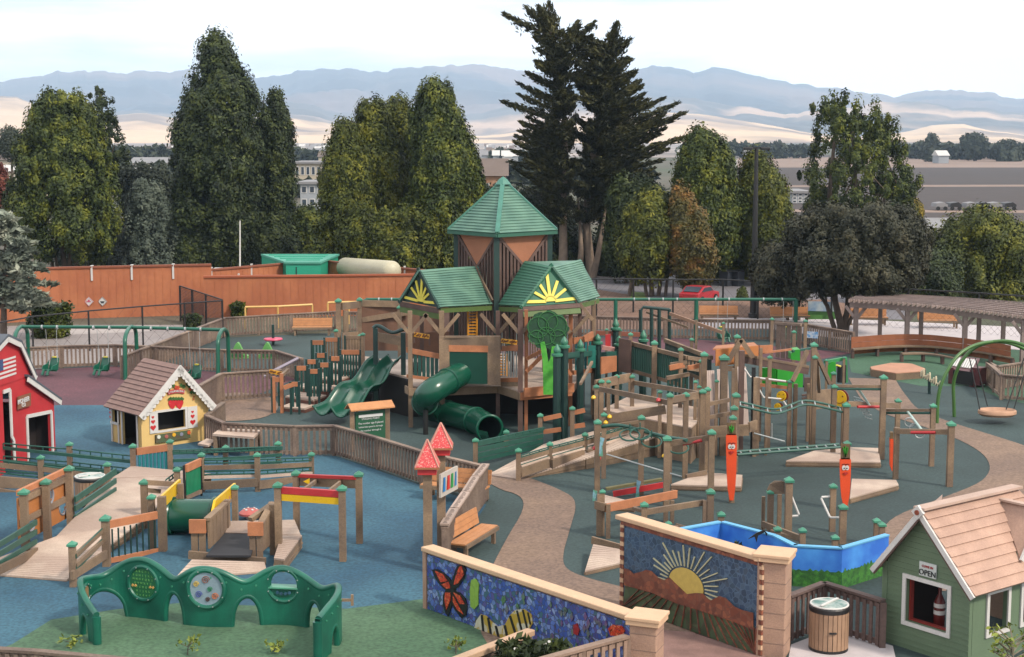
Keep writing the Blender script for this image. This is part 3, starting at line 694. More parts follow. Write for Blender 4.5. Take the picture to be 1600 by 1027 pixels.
for i in range(120):
    reg = rr.choice([(465,540),(470,560),(735,830),(735,1010),(1060,1260),(1430,1700),(1430,1700),(175,290),(-40,60)])
    D = rr.uniform(560, 1300); px = rr.uniform(*reg)
    townhouse(px, 215+24000/D-2, rr.uniform(8, 16)*600/D, D, rr.choice([BW, WHITE, BG_]), rr.choice([RFW, RFG, RFB]), 'tiny far house of the valley town below the hills')
# low dark shelters and trailers in the ploughed field
for i, (px, lb) in enumerate([(1470,'white trailer, leftmost of the row standing in the ploughed field'),(1492,'dark tarped trailer second from left in the field row'),(1518,'pale topped trailer in the middle of the field row'),(1535,'dark tarped trailer right of the middle in the field row'),(1555,'long white trailer near the right end of the field row'),(1577,'dark trailer at the right end of the field row')]):
    D = 212; x = (px-800)/FP*D; wd = 1.7; r = thing('trailer', (x, D, 0), lb, 'trailer', 'trailers in the field')
    MB().prism([(x-wd/2, D, .5), (x+wd/2, D, .5), (x+wd/2, D, .8), (x+wd*.2, D, 1.15), (x-wd*.4, D, 1.0)], (0, 2.6, 0)).build('body', DARK if i % 2 else RFG, r)
    for sx in (-.5, .5): MB().disc((x+sx, D-.06, .3), (0,1,0), .28, .12, 12).build('wheel', BLK, r)
# parked cars
def car(x, y, rz, m, label, name='parked_car', sc_=.74):
    r = thing(name, (x, y, 0), label, 'car', rz=rz)
    r.scale = (sc_, sc_, sc_)
    X = Matrix.Translation(Vector((x, y, 0))) @ Matrix.Rotation(rz, 4, 'Z')
    def T(p): return X @ Vector(p)
    prof = [(-2.1,.3),(2.1,.3),(2.15,.62),(2.0,.8),(1.0,.95),(.45,1.38),(-.9,1.4),(-1.6,.98),(-2.1,.9)]
    MB().prism([T((a, -.85, b)) for a, b in prof], X.to_3x3() @ Vector((0,1.7,0))).build('body', m, r, bevel=.05)
    MB().prism([T((a, -.87, b)) for a, b in [(.85,.97),(.38,1.3),(-.82,1.32),(-1.35,1.0)]], X.to_3x3() @ Vector((0,1.74,0))).build('window', GLS, r)
    MB().prism([T((1.02,-.7,.98)), T((1.02,.7,.98)), T((.5,.65,1.36)), T((.5,-.65,1.36))], X.to_3x3() @ Vector((.02,0,.02))).build('windscreen', GLS, r)
    MB().prism([T((-1.0,-.7,1.37)), T((-1.0,.7,1.37)), T((-1.62,.68,1.0)), T((-1.62,-.68,1.0))], X.to_3x3() @ Vector((-.03,0,.03))).build('rear_window', GLS, r)
    for s in (-.65, .65): MB().box(T((-2.12, s, .7)), (.05,.28,.14), rz).build('tail_lamp', RED, r)
    for a in (-1.3, 1.3):
        for s in (-.86, .86):
            wh = MB().disc(T((a, s, .32)), X.to_3x3() @ Vector((0,1,0)), .32, .18, 16).build('wheel', BLK, r)
            MB().disc(T((a, s+(.1 if s > 0 else -.1), .32)), X.to_3x3() @ Vector((0,1,0)), .18, .03, 12).build('rim', PALE, wh)
g = G(1094, 474); car(g.x, g.y+.5, R(58), mat('car_red', (190,40,50), .3, .05, 2), 'red parked car half hidden by a forked tree trunk')
g = G(1598, 384); car(g.x, g.y, R(10), mat('car_silver', (190,200,214), .3, .05, 2), 'silver blue car at the right edge above the olive tree')
for px, lb in ((1135,'left dark wheeled bin on the road behind the tree'),(1152,'right dark wheeled bin on the road behind the tree')):
    g = G(px, 447); r = thing('wheeled_bin', g, lb, 'bin', 'dark bins on the road')
    MB().lathe(g, [(.42,0),(.5,.95),(.5,1.0)], 4).build('body', mat('bin_dark', (58,62,72), .5, .1, 3), r); MB().box((g.x, g.y, 1.04), (.8,.85,.08)).build('lid', BLK, r)
# tall lamp
g = G(1177, 497); r = thing('lamp_post', g, 'tall dark lamp post with a double headed arm on the right', 'lamp post')
zt = VY(1177, 232, g.y).z
MB().tube([(g.x,g.y,0),(g.x,g.y,zt)], [.2,.1], 12).build('pole', DARK, r); MB().lathe((g.x,g.y,0), [(.28,0),(.28,.25),(.2,.3)], 12).build('base', DARK, r)
MB().box((g.x,g.y,zt+.03), (1.25,.1,.1)).build('arm', DARK, r)
for s in (-1, 1): MB().box((g.x+s*.48,g.y,zt-.02), (.5,.36,.16)).build('lamp_head', DARK, r, bevel=.03)
# ================================================================== orange wall and yard
ORW = mat('orange_wall', (196,120,80), .85, .07, .35, fine=.06, second=(184,108,72), sec_scale=.6)
def wall_run(name, label, pts, H, m, batten=.42, capm=None, th=.15):
    """pts: ground points"""
    r = thing(name, pts[0], label, 'wall'); mb = MB(); cp = MB()
    for a, b in zip(pts[:-1], pts[1:]):
        d = b-a; Ln = d.length; d.normalize(); nn = Vector((d.y, -d.x, 0)); 
        if nn.y > 0: nn = -nn
        mb.beam(a+Vector((0,0,H/2)), b+Vector((0,0,H/2)), th, H)
        for i in range(int(Ln/batten)):
            q = a+d*(i+.5)*batten+nn*(th/2+.01); mb.beam(q+Vector((0,0,.02)), q+Vector((0,0,H-.03)), .06, .01, up=(nn.x,nn.y,0))
        cp.beam(a+Vector((0,0,H+.05)), b+Vector((0,0,H+.05)), th+.16, .1)
    mb.build('panel', m, r); cp.build('coping', capm or m, r); return r
A0, A1, A2 = base_of(-60, 428, 2.8), base_of(90, 420, 2.8), base_of(330, 415, 2.8)
wall_run('boundary_wall', 'tall orange board wall on the left carrying two hazard diamonds', [A0, A1, A2], 2.8, ORW, capm=mat('coping_brown', (150,84,58), .8, .1, 1))
B0, B1 = base_of(318, 434, 2.25), base_of(700, 430, 2.25)
wall_run('boundary_wall', 'long orange board wall in the middle in front of the teal shed', [B0, B1], 2.25, ORW, capm=mat('coping_orange', (176,92,58), .8, .1, 1))
C0, C1, C2 = base_of(322, 413, 2.6), base_of(500, 406, 2.3), base_of(690, 424, 2.3)
wall_run('boundary_wall', 'back wall of the storage yard behind the teal shed and tank', [C0, C1, C2], 2.2, ORW, capm=mat('coping_brown', (150,84,58), .8, .1, 1))
for i, px in enumerate([143,205,270]):
    t = (px-90)/240; q = lerp(A1, A2, t); r = thing('wall_bracket', q, ['left','middle','right'][i]+' of three white brackets near the top of the left orange wall', 'bracket', 'white brackets on the orange wall')
    MB().bb(q.x-.05, q.x+.05, q.y-.16, q.y-.09, 2.1, 2.9).bb(q.x-.06, q.x+.06, q.y-.2, q.y+.1, 2.905, 2.95).build('bracket', WHITE, r)
for i, px in enumerate([330,390,507,598,617,636]):
    t = (px-322)/178 if px < 500 else (px-500)/190; q = lerp(C0, C1, t) if px < 500 else lerp(C1, C2, t)
    r = thing('wall_bracket', q, ['first','second','third','fourth','fifth','sixth'][i]+' white bracket from the left along the yard back wall', 'bracket', 'white brackets on the yard back wall')
    MB().bb(q.x-.05, q.x+.05, q.y-.16, q.y-.09, 1.7, 2.35).bb(q.x-.06, q.x+.06, q.y-.2, q.y+.1, 2.355, 2.4).build('bracket', WHITE, r)
# hazard diamonds on the wall
for px, lb, c in ((137,'left hazard diamond with pink edge on the orange wall', (214,80,120)), (158,'right hazard diamond with black mark on the orange wall', (40,40,50))):
    q = lerp(A1, A2, (px-90)/240); z = VY(px, 471, q.y).z; s = .27
    r = thing('hazard_sign', (q.x, q.y-.12, z), lb, 'sign'); y = q.y-.13
    MB().prism([(q.x-s,y,z),(q.x,y,z-s),(q.x+s,y,z),(q.x,y,z+s)], (0,.02,0)).build('plate', WHITE, r)
    mb = MB(); cm = mat('sign_'+lb.split()[0], c, .6, .03, 4)
    mb.bb(q.x-s*.45, q.x+s*.45, y-.012, y-.003, z-s*.12, z+s*.06)
    if px == 158: mb.bb(q.x-s*.3, q.x+s*.3, y-.012, y-.003, z-s*.35, z-s*.14)
    else: mb.bb(q.x-s*.2, q.x+s*.2, y-.012, y-.003, z+s*.1, z+s*.4)
    for a, b in (((-s,0),(0,s)),((0,s),(s,0)),((s,0),(0,-s)),((0,-s),(-s,0))): mb.beam((q.x+a[0]*.93,y-.008,z+a[1]*.93),(q.x+b[0]*.93,y-.008,z+b[1]*.93), .01, .02, up=(0,1,0))
    mb.build('marking', cm, r)
# teal shed, tank, slab, pole
TEALS = mat('teal_paint', (40,176,142), .45, .06, 1)
g = G(453, 470); D = 94; x0, x1 = (446-800)/FP*D, (500-800)/FP*D; zt = VY(0, 412, D).z
r = thing('storage_shed', (x0, D, 0), 'teal green metal storage shed behind the orange wall', 'shed')
bx = (408-800)/FP*(D+6)
MB().prism([(x0, D, 0), (x1, D, 0), (x1+.4, D+6, 0), (bx, D+6, 0)], (0,0,zt)).build('wall', TEALS, r)
MB().prism([(x0-.08, D-.1, zt+.004), (x1+.08, D-.1, zt+.004), (x1+.5, D+6, zt+.02), (bx-.05, D+6, zt+.02)], (0,0,.12)).build('roof', mat('teal_roof', (96,182,160), .5, .06, 1), r)
for i in range(4): 
    y = D+.6+i*1.4; MB().bb(lerp(Vector((x0,0,0)),Vector((bx,0,0)),(y-D)/6).x+.15, x1-.1, y, y+.05, zt+.145, zt+.2).build('roof_seam', TEALS, r)
MB().bb(x0+.6, x0+.66, D-.03, D-.004, .2, zt-.2).build('door_seam', GRND, r)
a = VY(540, 418, 96); b = VY(612, 424, 90)
r = thing('storage_tank', (a.x, 96, 0), 'long pale cream cylindrical tank lying behind the orange wall', 'tank')
d = (b-a).normalized(); rad = .62; mb = MB()
mb.tube([a-d*.35, a-d*.2, a, b, b+d*.2, b+d*.35], [.2, .5, rad, rad, .5, .2], 24); mb.build('shell', mat('tank_cream', (206,198,170), .5, .06, .6), r, smooth=True)
for t in (.2, .8):
    q = lerp(a, b, t); MB().bb(q.x-.5, q.x+.5, q.y-.15, q.y+.15, 0, q.z-.4).build('saddle', CONC, r)
D = 93; x0, x1 = (322-800)/FP*D, (375-800)/FP*D
r = thing('roof_slab', (x0, D, 0), 'low pale flat roofed box at the left end of the storage yard', 'shed'); z = VY(0, 428, D).z
MB().bb(x0, x1, D-1, D+3, 0, z).build('wall', mat('slab_wall', (180,170,140), .8, .08, 1), r); MB().bb(x0-.1, x1+.1, D-1.1, D+3.1, z+.004, z+.12).build('roof', WHITE, r)
g = G(375, 465); r = thing('flagpole', g, 'thin white pole rising behind the orange wall', 'pole'); MB().tube([g, VY(375, 345, g.y)], [.06,.04], 8).build('pole', WHITE, r); MB().lathe(g, [(.15,0),(.15,.1)], 10).build('base', CONC, r)
# ---------------------------------------------------------- dark fences
MESH = mat('mesh_dark', (70,52,50), .7, .1, 4)
def chain_fence(name, label, pts, H, posts, wires=None, r_=.04, mesh=False, mesh_step=.3):
    r = thing(name, pts[0], label, 'fence')
    for q in posts: MB().tube([(q.x,q.y,0),(q.x,q.y,H)], r_*1.3, 8).build('post', DARK, r)
    mb = MB()
    for a, b in zip(pts[:-1], pts[1:]): mb.tube([(a.x,a.y,H),(b.x,b.y,H)], r_, 6)
    mb.build('top_rail', DARK, r)
    if mesh:
        mb = MB(); 
        for a, b in zip(pts[:-1], pts[1:]):
            Ln = (b-a).length; n = int(Ln/mesh_step); kk = int(H/mesh_step)
            for i in range(n):
                q0 = lerp(a, b, i/n); 
                for s in (1, -1):
                    e = i/n+s*H/Ln
                    ee = max(0, min(1, e)); f = (ee-i/n)/(s*H/Ln) if s*H/Ln else 0
                    mb.beam((q0.x,q0.y,.02), tuple(lerp(a, b, ee)+Vector((0,0,H*f))), .007, .007)
        mb.build('wire_mesh', MESH, r)
    return r
FH = 1.9
pts = [base_of(-40, 511, FH), base_of(50, 495, FH), base_of(138, 486, FH), base_of(222, 479, FH), base_of(347, 470, FH)]
chain_fence('chain_fence', 'thin black rail fence running in front of the left orange wall', pts, FH, pts+[base_of(288, 474, FH)], r_=.035, mesh=True, mesh_step=.6)
H2 = 1.95
q0, q1 = G(281, 511), G(347, 516); q0 = base_of(281, 447, H2); q1 = base_of(347, 470, 1.6)
r = thing('mesh_gate', q0, 'black mesh panels sloping down beside the orange wall', 'fence')
for t in (0, .3, .62, 1):
    q = lerp(q0, q1, t); h = lerp(Vector((0,0,H2)), Vector((0,0,1.65)), t).z; MB().bb(q.x-.05, q.x+.05, q.y-.05, q.y+.05, 0, h).build('post', DARK, r)
MB().beam((q0.x,q0.y,H2), (q1.x,q1.y,1.65), .06, .06).build('top_rail', DARK, r)
mb = MB()
for i in range(46):
    t = i/45; q = lerp(q0, q1, t); h = H2+(1.65-H2)*t; mb.bb(q.x-.008, q.x+.008, q.y-.008, q.y+.008, 0, h)
for j in range(24):
    f = j/24; mb.beam((q0.x,q0.y,H2*f+.05), (q1.x,q1.y,1.65*f+.05), .012, .02)
mb.build('wire_mesh', MESH, r)
HR = 2.1
pts = [base_of(890, 436, HR), base_of(990, 436, HR), base_of(1052, 437, HR), base_of(1130, 437, HR), base_of(1185, 440, HR), base_of(1300, 446, HR), base_of(1420, 452, HR), base_of(1530, 458, HR), base_of(1680, 468, HR)]
chain_fence('chain_fence', 'black chain link fence behind the right side of the playground along the road', pts, HR, pts+[base_of(932, 436, HR)], r_=.04, mesh=True, mesh_step=.35)
# yellow bars in front of the orange wall
def ybar(label, xs, row, Hb):
    P = [base_of(x, r_, Hb) for x, r_ in zip(xs, row)]; r = thing('yellow_barrier', P[0], label, 'barrier', 'yellow bars by the orange wall')
    MB().tube([(p.x,p.y,Hb) for p in P], .055, 8).build('bar', YELB, r)
    for p in P: MB().tube([(p.x,p.y,0),(p.x,p.y,Hb-.02)], .05, 8).build('leg', YELB, r)
YELB = mat('yellow_bar', (236,190,110), .5, .06, 3)
ybar('long yellow tube barrier on three legs by the orange wall', [383,434,488], [480,479,476], 1.15)
ybar('short yellow tube barrier behind the brown fort wall', [512,545,600], [473,472,472], 1.2)
# ---------------------------------------------------------- picket fences
fence([(15,544),(95,540),(180,538),(245,541),(345,546),(430,547),(472,560)], 'curved picket fence closing the back of the maroon swing area on the left')
fence([(190,556),(240,538),(300,515),(351,496),(455,490),(530,486)], 'long picket fence behind the spinner and the cedar bench')
fence([(311,602),(345,583),(440,577)], 'picket fence between the maroon surface and the tan entry path', 1.1)
fence([(349,628),(322,648),(350,660),(460,665),(522,664),(590,683),(658,704),(759,728)], 'long bent picket fence running from the yellow house to the castle posts')
rf = fence([(759,728),(743,748),(728,772),(710,798),(694,824)], 'picket fence with engraved pale boards along its top behind the cedar bench', skip_posts=())
PB = [base_of(*p, 1.0) for p in [(759,728),(743,748),(728,772),(710,798),(694,824)]]
ENG = mat('engraved_board', (184,160,146), .7, .06, 3)
for i in range(4):
    a, b = PB[i], PB[i+1]; d = (b-a).normalized(); nn = Vector((-d.y, d.x, 0))
    if nn.y > 0: nn = -nn
    up = Vector((0,0,1)); a2 = a+up*1.05+d*.04; b2 = b+up*1.05-d*.04
    o = MB().beam(a2, b2, .22, .05, up=(0,0,1)).build('engraved_board', ENG, rf)
    mb = MB(); Ln = (b2-a2).length
    for j in range(int(Ln/.13)):
        q = a2+d*(.15+j*.13); mb.beam(q+up*.028-nn*.05, q+up*.028+nn*.05*(1 if j % 3 else .4), .05, .008)
    mb.build('carved_marks', mat('mark_grey', (120,104,96), .8, .05, 4), o)
fence([(540,487),(655,488),(800,490),(900,493),(1040,497),(1130,499),(1205,500),(1260,506),(1334,519)], 'long picket fence at the back behind the tower and the green swing bar', 1.05)
fence([(1660,556),(1558,572),(1543,565),(1566,585),(1660,592)], 'picket fence corner at the right edge beside the basket swing', 1.0)
fence([(1232,930),(1288,909),(1380,937)], 'dark picket fence corner around the slatted litter bin', 1.0, m=mat('fence_dark', (112,90,84), .85, .2, 1.3, fine=.2))  # darker brown than the other picket fences
fence([(-60,1009),(60,1016),(143,1024),(330,1040)], 'picket fence along the bottom left edge of the view', 1.0, sp=.15)
fence([(845,1029),(910,1011),(980,992)], 'picket fence in front of the butterfly mosaic at the pale pillar', 1.15, m=mat('fence_light', (168,140,122), .85, .15, 1.5, fine=.12))
# planter log rail bottom centre
a = base_of(660, 1050, .7); b = base_of(830, 984, .7)
r = thing('planter_edge', a, 'thick tan timber rail slanting up to the caterpillar mosaic at the bottom', 'rail')
MB().beam((a.x,a.y,.66),(b.x,b.y,.66), .2, .12).build('top_rail', mat('tan_timber', (206,170,140), .75, .1, 2), r, bevel=.02)
for t in (.05, .35, .65, .97):
    q = lerp(a, b, t); MB().bb(q.x-.07,q.x+.07,q.y-.07,q.y+.07,0,.6).build('post', FENCE, r)
MB().beam((a.x,a.y,.3),(b.x,b.y,.3), .06, .5).build('side_board', FENCE, r)
shrub('flower_bed', 'dark leafy bed with small white flowers below the caterpillar mosaic', 1090, 835, 1004, 62, LF_DK, 80, 90, .09, 'plants', cr=.22)
for i, (px, row, lb) in enumerate([(800,1021,'left white flower cluster in the dark leafy bed'),(812,1010,'upper white flower cluster in the dark leafy bed'),(850,1000,'small white flower cluster at the top of the dark leafy bed')]):
    q = VY(px, row, DR(1088)); r = thing('flower', (q.x, q.y-.25, q.z-.2), lb, 'flower'); mb = MB(); rq = random.Random(i)
    for j in range(7): mb.disc((q.x+rq.uniform(-.09,.09), q.y-.25, q.z+rq.uniform(-.06,.06)), (rq.uniform(-.4,.4),-1,.5), .025, .01, 6)
    mb.build('petals', WHITE, r); MB().tube([(q.x,q.y-.25,q.z-.5),(q.x,q.y-.25,q.z)], .008, 5).build('stem', LIME, r)
# saplings in the foreground
for i, (px, base, tp, lb) in enumerate([(110,1012,998,'tiny leafy sapling below the left foot of the green play panel'),(293,1025,1002,'tiny leafy sapling at the bottom under the green play panel'),(428,1020,1008,'low green tuft right of the bottom sapling'),(712,1024,1004,'thin sapling on the green mound left of the timber rail'),(1580,1075,985,'bare branched young shrub in front of the green house side wall')]):
    b = G(px, base); H = VY(px, tp, b.y).z; rnd = np.random.RandomState(90+i); big = i == 4
    r = thing('sapling', b, lb, 'plant'); mb = MB()
    mb.tube([(b.x,b.y,0),(b.x+.02,b.y,H*.8)], [.012 if not big else .03,.006], 5); PP = []
    for j in range(6 if not big else 26):
        a = rnd.uniform(0, 6.28); z = H*rnd.uniform(.35, 1); e = Vector((b.x+math.cos(a)*.16*(1+2*big*.6), b.y+math.sin(a)*.16, z+.05)); mb.tube([(b.x,b.y,z*.8), e], .006+.008*big, 4)
        PP.append(np.array(e)+rnd.normal(size=(8,3))*.045)
    mb.build('stem', BARK if not big else mat('bark_grey', (150,140,120), .9, .2, 4), r); mesh_quads('leaves', leaf_mesh(np.concatenate(PP), rnd, .06, 0, 1.8), leafmat('leaf_fresh', (110,130,50), (150,166,70), (190,190,90)), r)
# ================================================================== helpers for play structures
PANG = mat('panel_green', (24,78,70), .5, .12, 4)
PANO = mat('panel_orange', (196,124,66), .7, .12, 3)
PAND = mat('panel_brown', (118,84,66), .8, .12, 2.5)
TEALB = mat('baluster_teal', (34,128,134), .45, .1, 4)
SHADE = mat('shade_dark', (30,26,25), .9, .15, 3)  # near-black that puts under-deck shade into the colour
def slats(root, a, b, z0, z1, sp=.12, wd=.05, th=.03, m=None, name='balusters'):
    """vertical slats between ground points a and b from z0 to z1 (pairs allowed)"""
    mb = MB(); Ln = (b-a).length; n = max(2, int(Ln/sp)); d = (b-a).normalized(); nn = (-d.y, d.x, 0)
    za = z0 if isinstance(z0, tuple) else (z0, z0); zb = z1 if isinstance(z1, tuple) else (z1, z1)
    for i in range(n):
        t = (i+.5)/n; q = lerp(a, b, t); mb.beam((q.x,q.y,za[0]+(za[1]-za[0])*t),(q.x,q.y,zb[0]+(zb[1]-zb[0])*t), wd, th, up=nn)
    return mb.build(name, m or PANG, root)
def vboard(root, p, q, z0, z1, th=.06, m=None, name='board'):
    """upright board over plan segment p-q between heights (tuples give the two ends)"""
    z0 = z0 if isinstance(z0, tuple) else (z0, z0); z1 = z1 if isinstance(z1, tuple) else (z1, z1)
    d = (q-p); d.z = 0; d.normalize(); nn = Vector((-d.y, d.x, 0))*th
    poly = [(p.x,p.y,z0[0]),(q.x,q.y,z0[1]),(q.x,q.y,z1[1]),(p.x,p.y,z1[0])]
    poly = [Vector(v)-nn/2 for v in poly]
    return MB().prism(poly, nn).build(name, m or WOOD, root)
def pboard(root, a, b, rows, th=.06, m=None, name='board', off=0):
    """upright board from pixels: a=(px,base_row), b likewise, rows=(top_a,top_b,bottom_a,bottom_b)"""
    p, q = G(*a), G(*b); zt = (VY(a[0], rows[0], p.y).z, VY(b[0], rows[1], q.y).z); zb = (VY(a[0], rows[2], p.y).z, VY(b[0], rows[3], q.y).z)
    if off:
        d = (q-p).normalized(); s = Vector((d.y, -d.x, 0)); s = s if s.y < 0 else -s; p = p+s*off; q = q+s*off
    return vboard(root, p, q, zb, zt, th, m, name)
def slab(root, pts, th, m, name, up=None):
    P = [Vector(p) for p in pts]; nn = (P[1]-P[0]).cross(P[2]-P[0]).normalized()
    if nn.z < 0: nn = -nn
    return MB().prism([p-nn*th for p in P], nn*th).build(name, m, root)
def shingle_roof(root, e0, e1, r1, r0, th, m, rows=14, name='roof', wav=.0):
    """sloping roof as lapped courses: eave e0-e1, ridge r0-r1"""
    e0, e1, r0, r1 = map(Vector, (e0, e1, r0, r1)); nn = (e1-e0).cross(r0-e0).normalized()
    if nn.z < 0: nn = -nn
    mb = MB(); rq = random.Random(3)
    for i in range(rows):
        t0 = i/rows; t1 = min(1, (i+1.25)/rows); k = 7
        for j in range(k):
            s0, s1 = j/k, (j+1)/k
            def pt(s, t, up): return lerp(lerp(e0, e1, s), lerp(r0, r1, s), t)+nn*up
            w0 = wav*math.sin(s0*9+i*.7); w1 = wav*math.sin(s1*9+i*.7)
            a, b = pt(s0, t0, .035+th+w0), pt(s1, t0, .035+th+w1); c, d = pt(s1, t1, th+w1), pt(s0, t1, th+w0)
            a2, b2, c2, d2 = pt(s0, t0, 0), pt(s1, t0, 0), pt(s1, t1, 0), pt(s0, t1, 0)
            if i == 0 or True: mb.add([a,b,c,d,a2,b2,c2,d2], [(0,1,2,3),(0,4,5,1),(3,2,6,7),(4,7,6,5)]+([(0,3,7,4)] if j == 0 else [])+([(1,5,6,2)] if j == k-1 else []))
    return mb.build(name, m, root)
# ================================================================== tower
TW = thing('play_tower', G(778, 662), 'big central wooden play tower with a green pointed roof and sunburst gables', 'play tower')
dz = 1.42
FL, FM, FR, FRR = G(640, 668), G(778, 663), G(813, 676), G(893, 668)
ST = thing  # shorthand not used further
# deck outline (plan): front edge points and a back line
BKL, BKR, BKM = Vector((-3.9, 59.5, 0)), Vector((2.9, 57.5, 0)), Vector((-.4, 61.0, 0))
def plank_poly(pts, z, root, name='deck', m=None):
    return deck(root, pts, z, .22, m or DECK, .16, name, dirv=(1,.1))
plank_poly([FL, FM, FR, FRR, BKR, BKM, BKL], dz, TW)
def tpost(px, base, top, wd=.18, m=None): return post(TW, px, top, base, wd, False, m or WOOD)
PA = tpost(642, 668, 486); PB_ = tpost(691, 668, 486, .2); PC = tpost(778, 663, 486, .17, WOODD); PD = tpost(813, 676, 484, .2, WOODD)
PDo = post(TW, 822, 484, 675, .14, False, WOODO); PEo = post(TW, 891, 484, 666, .16, False, WOODO)
for px, b, t in ((905,655,478),(926,648,470),(706,640,480),(745,640,480),(800,640,480),(850,640,480),(880,640,480),(660,640,480)):
    post(TW, px, t, b, .17, False, WOODD)
# added near-black inner boards, standing in for the shade under the deck
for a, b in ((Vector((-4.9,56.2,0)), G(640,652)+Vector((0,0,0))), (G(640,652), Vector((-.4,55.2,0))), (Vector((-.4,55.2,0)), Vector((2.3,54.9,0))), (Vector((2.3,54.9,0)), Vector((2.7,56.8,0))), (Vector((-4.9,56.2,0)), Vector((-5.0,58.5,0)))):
    vboard(TW, a, b, 0, dz-.05, .05, SHADE, 'shade_board')
MB().prism([(-4.9,56.2,dz),(-3.4,54.4,dz),(-3.4,58.5,dz),(-5,58.5,dz)], (0,0,-.12)).build('side_deck', DECK, TW)
# joist band in front of deck
for (p, q, off) in ((FL, G(691,668), .0), (G(691,668), FM, 0), (FM, FR, 0), (FR, FRR, 0)):
    vboard(TW, p+Vector((0,-.14,0)), q+Vector((0,-.14,0)), dz-.28, dz-.02, .06, WOOD if p != FR else WOODO, 'rim_board')
vboard(TW, G(634,664), FL, dz-.28, dz-.02, .06, WOOD, 'rim_board')
# left railing
zr = lambda px, row, by: VY(px, row, DR(by)).z
pboard(TW, (636,668), (688,669), (543,553,551,561), .07, WOODO, 'rail_board')
slats(TW, G(640,668), G(686,669), (zr(0,589,668),)*2, (zr(0,552,668),)*2, .14, .11, m=PANG)
slats(TW, G(641,664), G(686,665), (zr(0,589,664),)*2, (zr(0,574,664),)*2, .14, .05, m=WHITE)
pboard(TW, (636,668), (690,669), (585,592,590,597), .06, WOODO, 'rail_board')
# slide wall
for (x0, x1) in ((687,703),(762,782)):
    pboard(TW, (x0,670), (x1,670), (525,526,601,602), .07, WOOD, 'slide_wall', .05)
pboard(TW, (702,670), (763,670), (525,526,539,540), .06, WOOD, 'slide_wall', .04)
pboard(TW, (702,670), (763,670), (539,540,549,550), .07, WOODO, 'slide_wall', .06)
pboard(TW, (702,670), (763,670), (549,550,599,600), .05, GRN, 'slide_plate', .04)
pboard(TW, (696,670), (782,669), (525,525,528,528), .2, WOOD, 'top_board', .03)
# right of slide
pboard(TW, (783,665), (810,672), (541,539,549,548), .06, WOODO, 'rail_board')
slats(TW, G(784,665), G(809,672), (zr(0,589,668),)*2, (zr(0,548,668),)*2, .16, .05, m=PALE)
pboard(TW, (783,665), (811,673), (591,590,597,597), .07, WOODO, 'rail_board')
pboard(TW, (783,665), (811,673), (597,597,604,604), .05, WOOD, 'rail_board')
pboard(TW, (816,677), (893,668), (606,598,620,612), .08, WOODO, 'arch_board', .12)
for a, b in (((822,675,560),(845,672,548)),((892,668,585),(880,669,570)),((822,675,580),(846,672,556))):
    board(TW, V(a[0],a[2],a[1])+Vector((0,-.2,0)), V(b[0],b[2],b[1])+Vector((0,-.2,0)), .12, .06, WOODO, 'brace')
pboard(TW, (895,664), (926,655), (579,575,586,582), .07, WOODO, 'rail_board'); pboard(TW, (895,664), (926,655), (528,524,538,532), .07, WOODO, 'rail_board')
slats(TW, G(896,664), G(925,655), (zr(0,578,660),)*2, (zr(0,532,660),)*2, .3, .12, m=TEALB)
# backs of the deck: solid board walls and slatted rails seen through
vboard(TW, BKL, lerp(BKL, BKM, .6), dz, dz+1.0, .05, PAND, 'back_board'); slats(TW, lerp(BKL,BKM,.6), BKM, dz, dz+1.1, .14, .05, m=PANG); slats(TW, BKM, BKR, dz, dz+1.1, .14, .06, m=WOOD)
# knee braces under the eaves
for (px, b) in ((642,668),(691,668),(778,663),(813,676),(893,668)):
    q = G(px, b); zt = zr(px, 486, b)
    for s in (-1, 1):
        board(TW, (q.x+s*.05, q.y-.03, zt-.75), (q.x+s*.6, q.y-.03, zt-.1), .12, .07, WOOD, 'brace')
# eave beams and gable roofs
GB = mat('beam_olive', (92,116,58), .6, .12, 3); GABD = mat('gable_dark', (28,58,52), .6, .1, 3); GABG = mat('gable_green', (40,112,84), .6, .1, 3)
def gable(name, apex, left, right, sun_c, rays, fill, backdir, ridge_len):
    """apex,left,right: 3D triangle; sun rays in the triangle's own plane"""
    A, Lf, Rt = map(Vector, (apex, left, right)); nn = (Rt-Lf).cross(A-Lf).normalized(); nn = nn if nn.y < 0 else -nn
    g_ = MB().prism([A, Lf, Rt], -nn*.06).build('gable_panel', fill, TW)
    u = (Rt-Lf); W = u.length; u.normalize(); v = nn.cross(u); v = v if v.z > 0 else -v
    c = lerp(Lf, Rt, sun_c)+v*.1
    mb = MB(); mb.prism([c+nn*.01+(u*math.cos(a)+v*math.sin(a))*W*.1 for a in [math.pi*i/12 for i in range(13)]], nn*.04)
    for (ang, ln, wd) in rays:
        a = R(ang); d = u*math.cos(a)+v*math.sin(a); mb.beam(c+nn*.03+d*W*.08, c+nn*.03+d*W*ln, wd, .04, up=tuple(nn))
    mb.build('sunburst', YELP, g_)
    for p, q in ((Lf, A), (A, Rt)):
        d = (q-p).normalized(); MB().beam(p+nn*.05-d*.1, q+nn*.05+d*.03, .06, .13, up=(0,0,1)).build('barge_board', fill if fill is GABD else GABG, TW)
    MB().beam(Lf-v*.12+nn*.03, Rt-v*.12+nn*.03, .09, .16, up=tuple(v)).build('eave_beam', WOODD, TW)
    MB().beam(Lf-v*.3+nn*.0, Rt-v*.3+nn*.0, .09, .2, up=tuple(v)).build('eave_beam', GB, TW)
    return A, Lf, Rt, nn
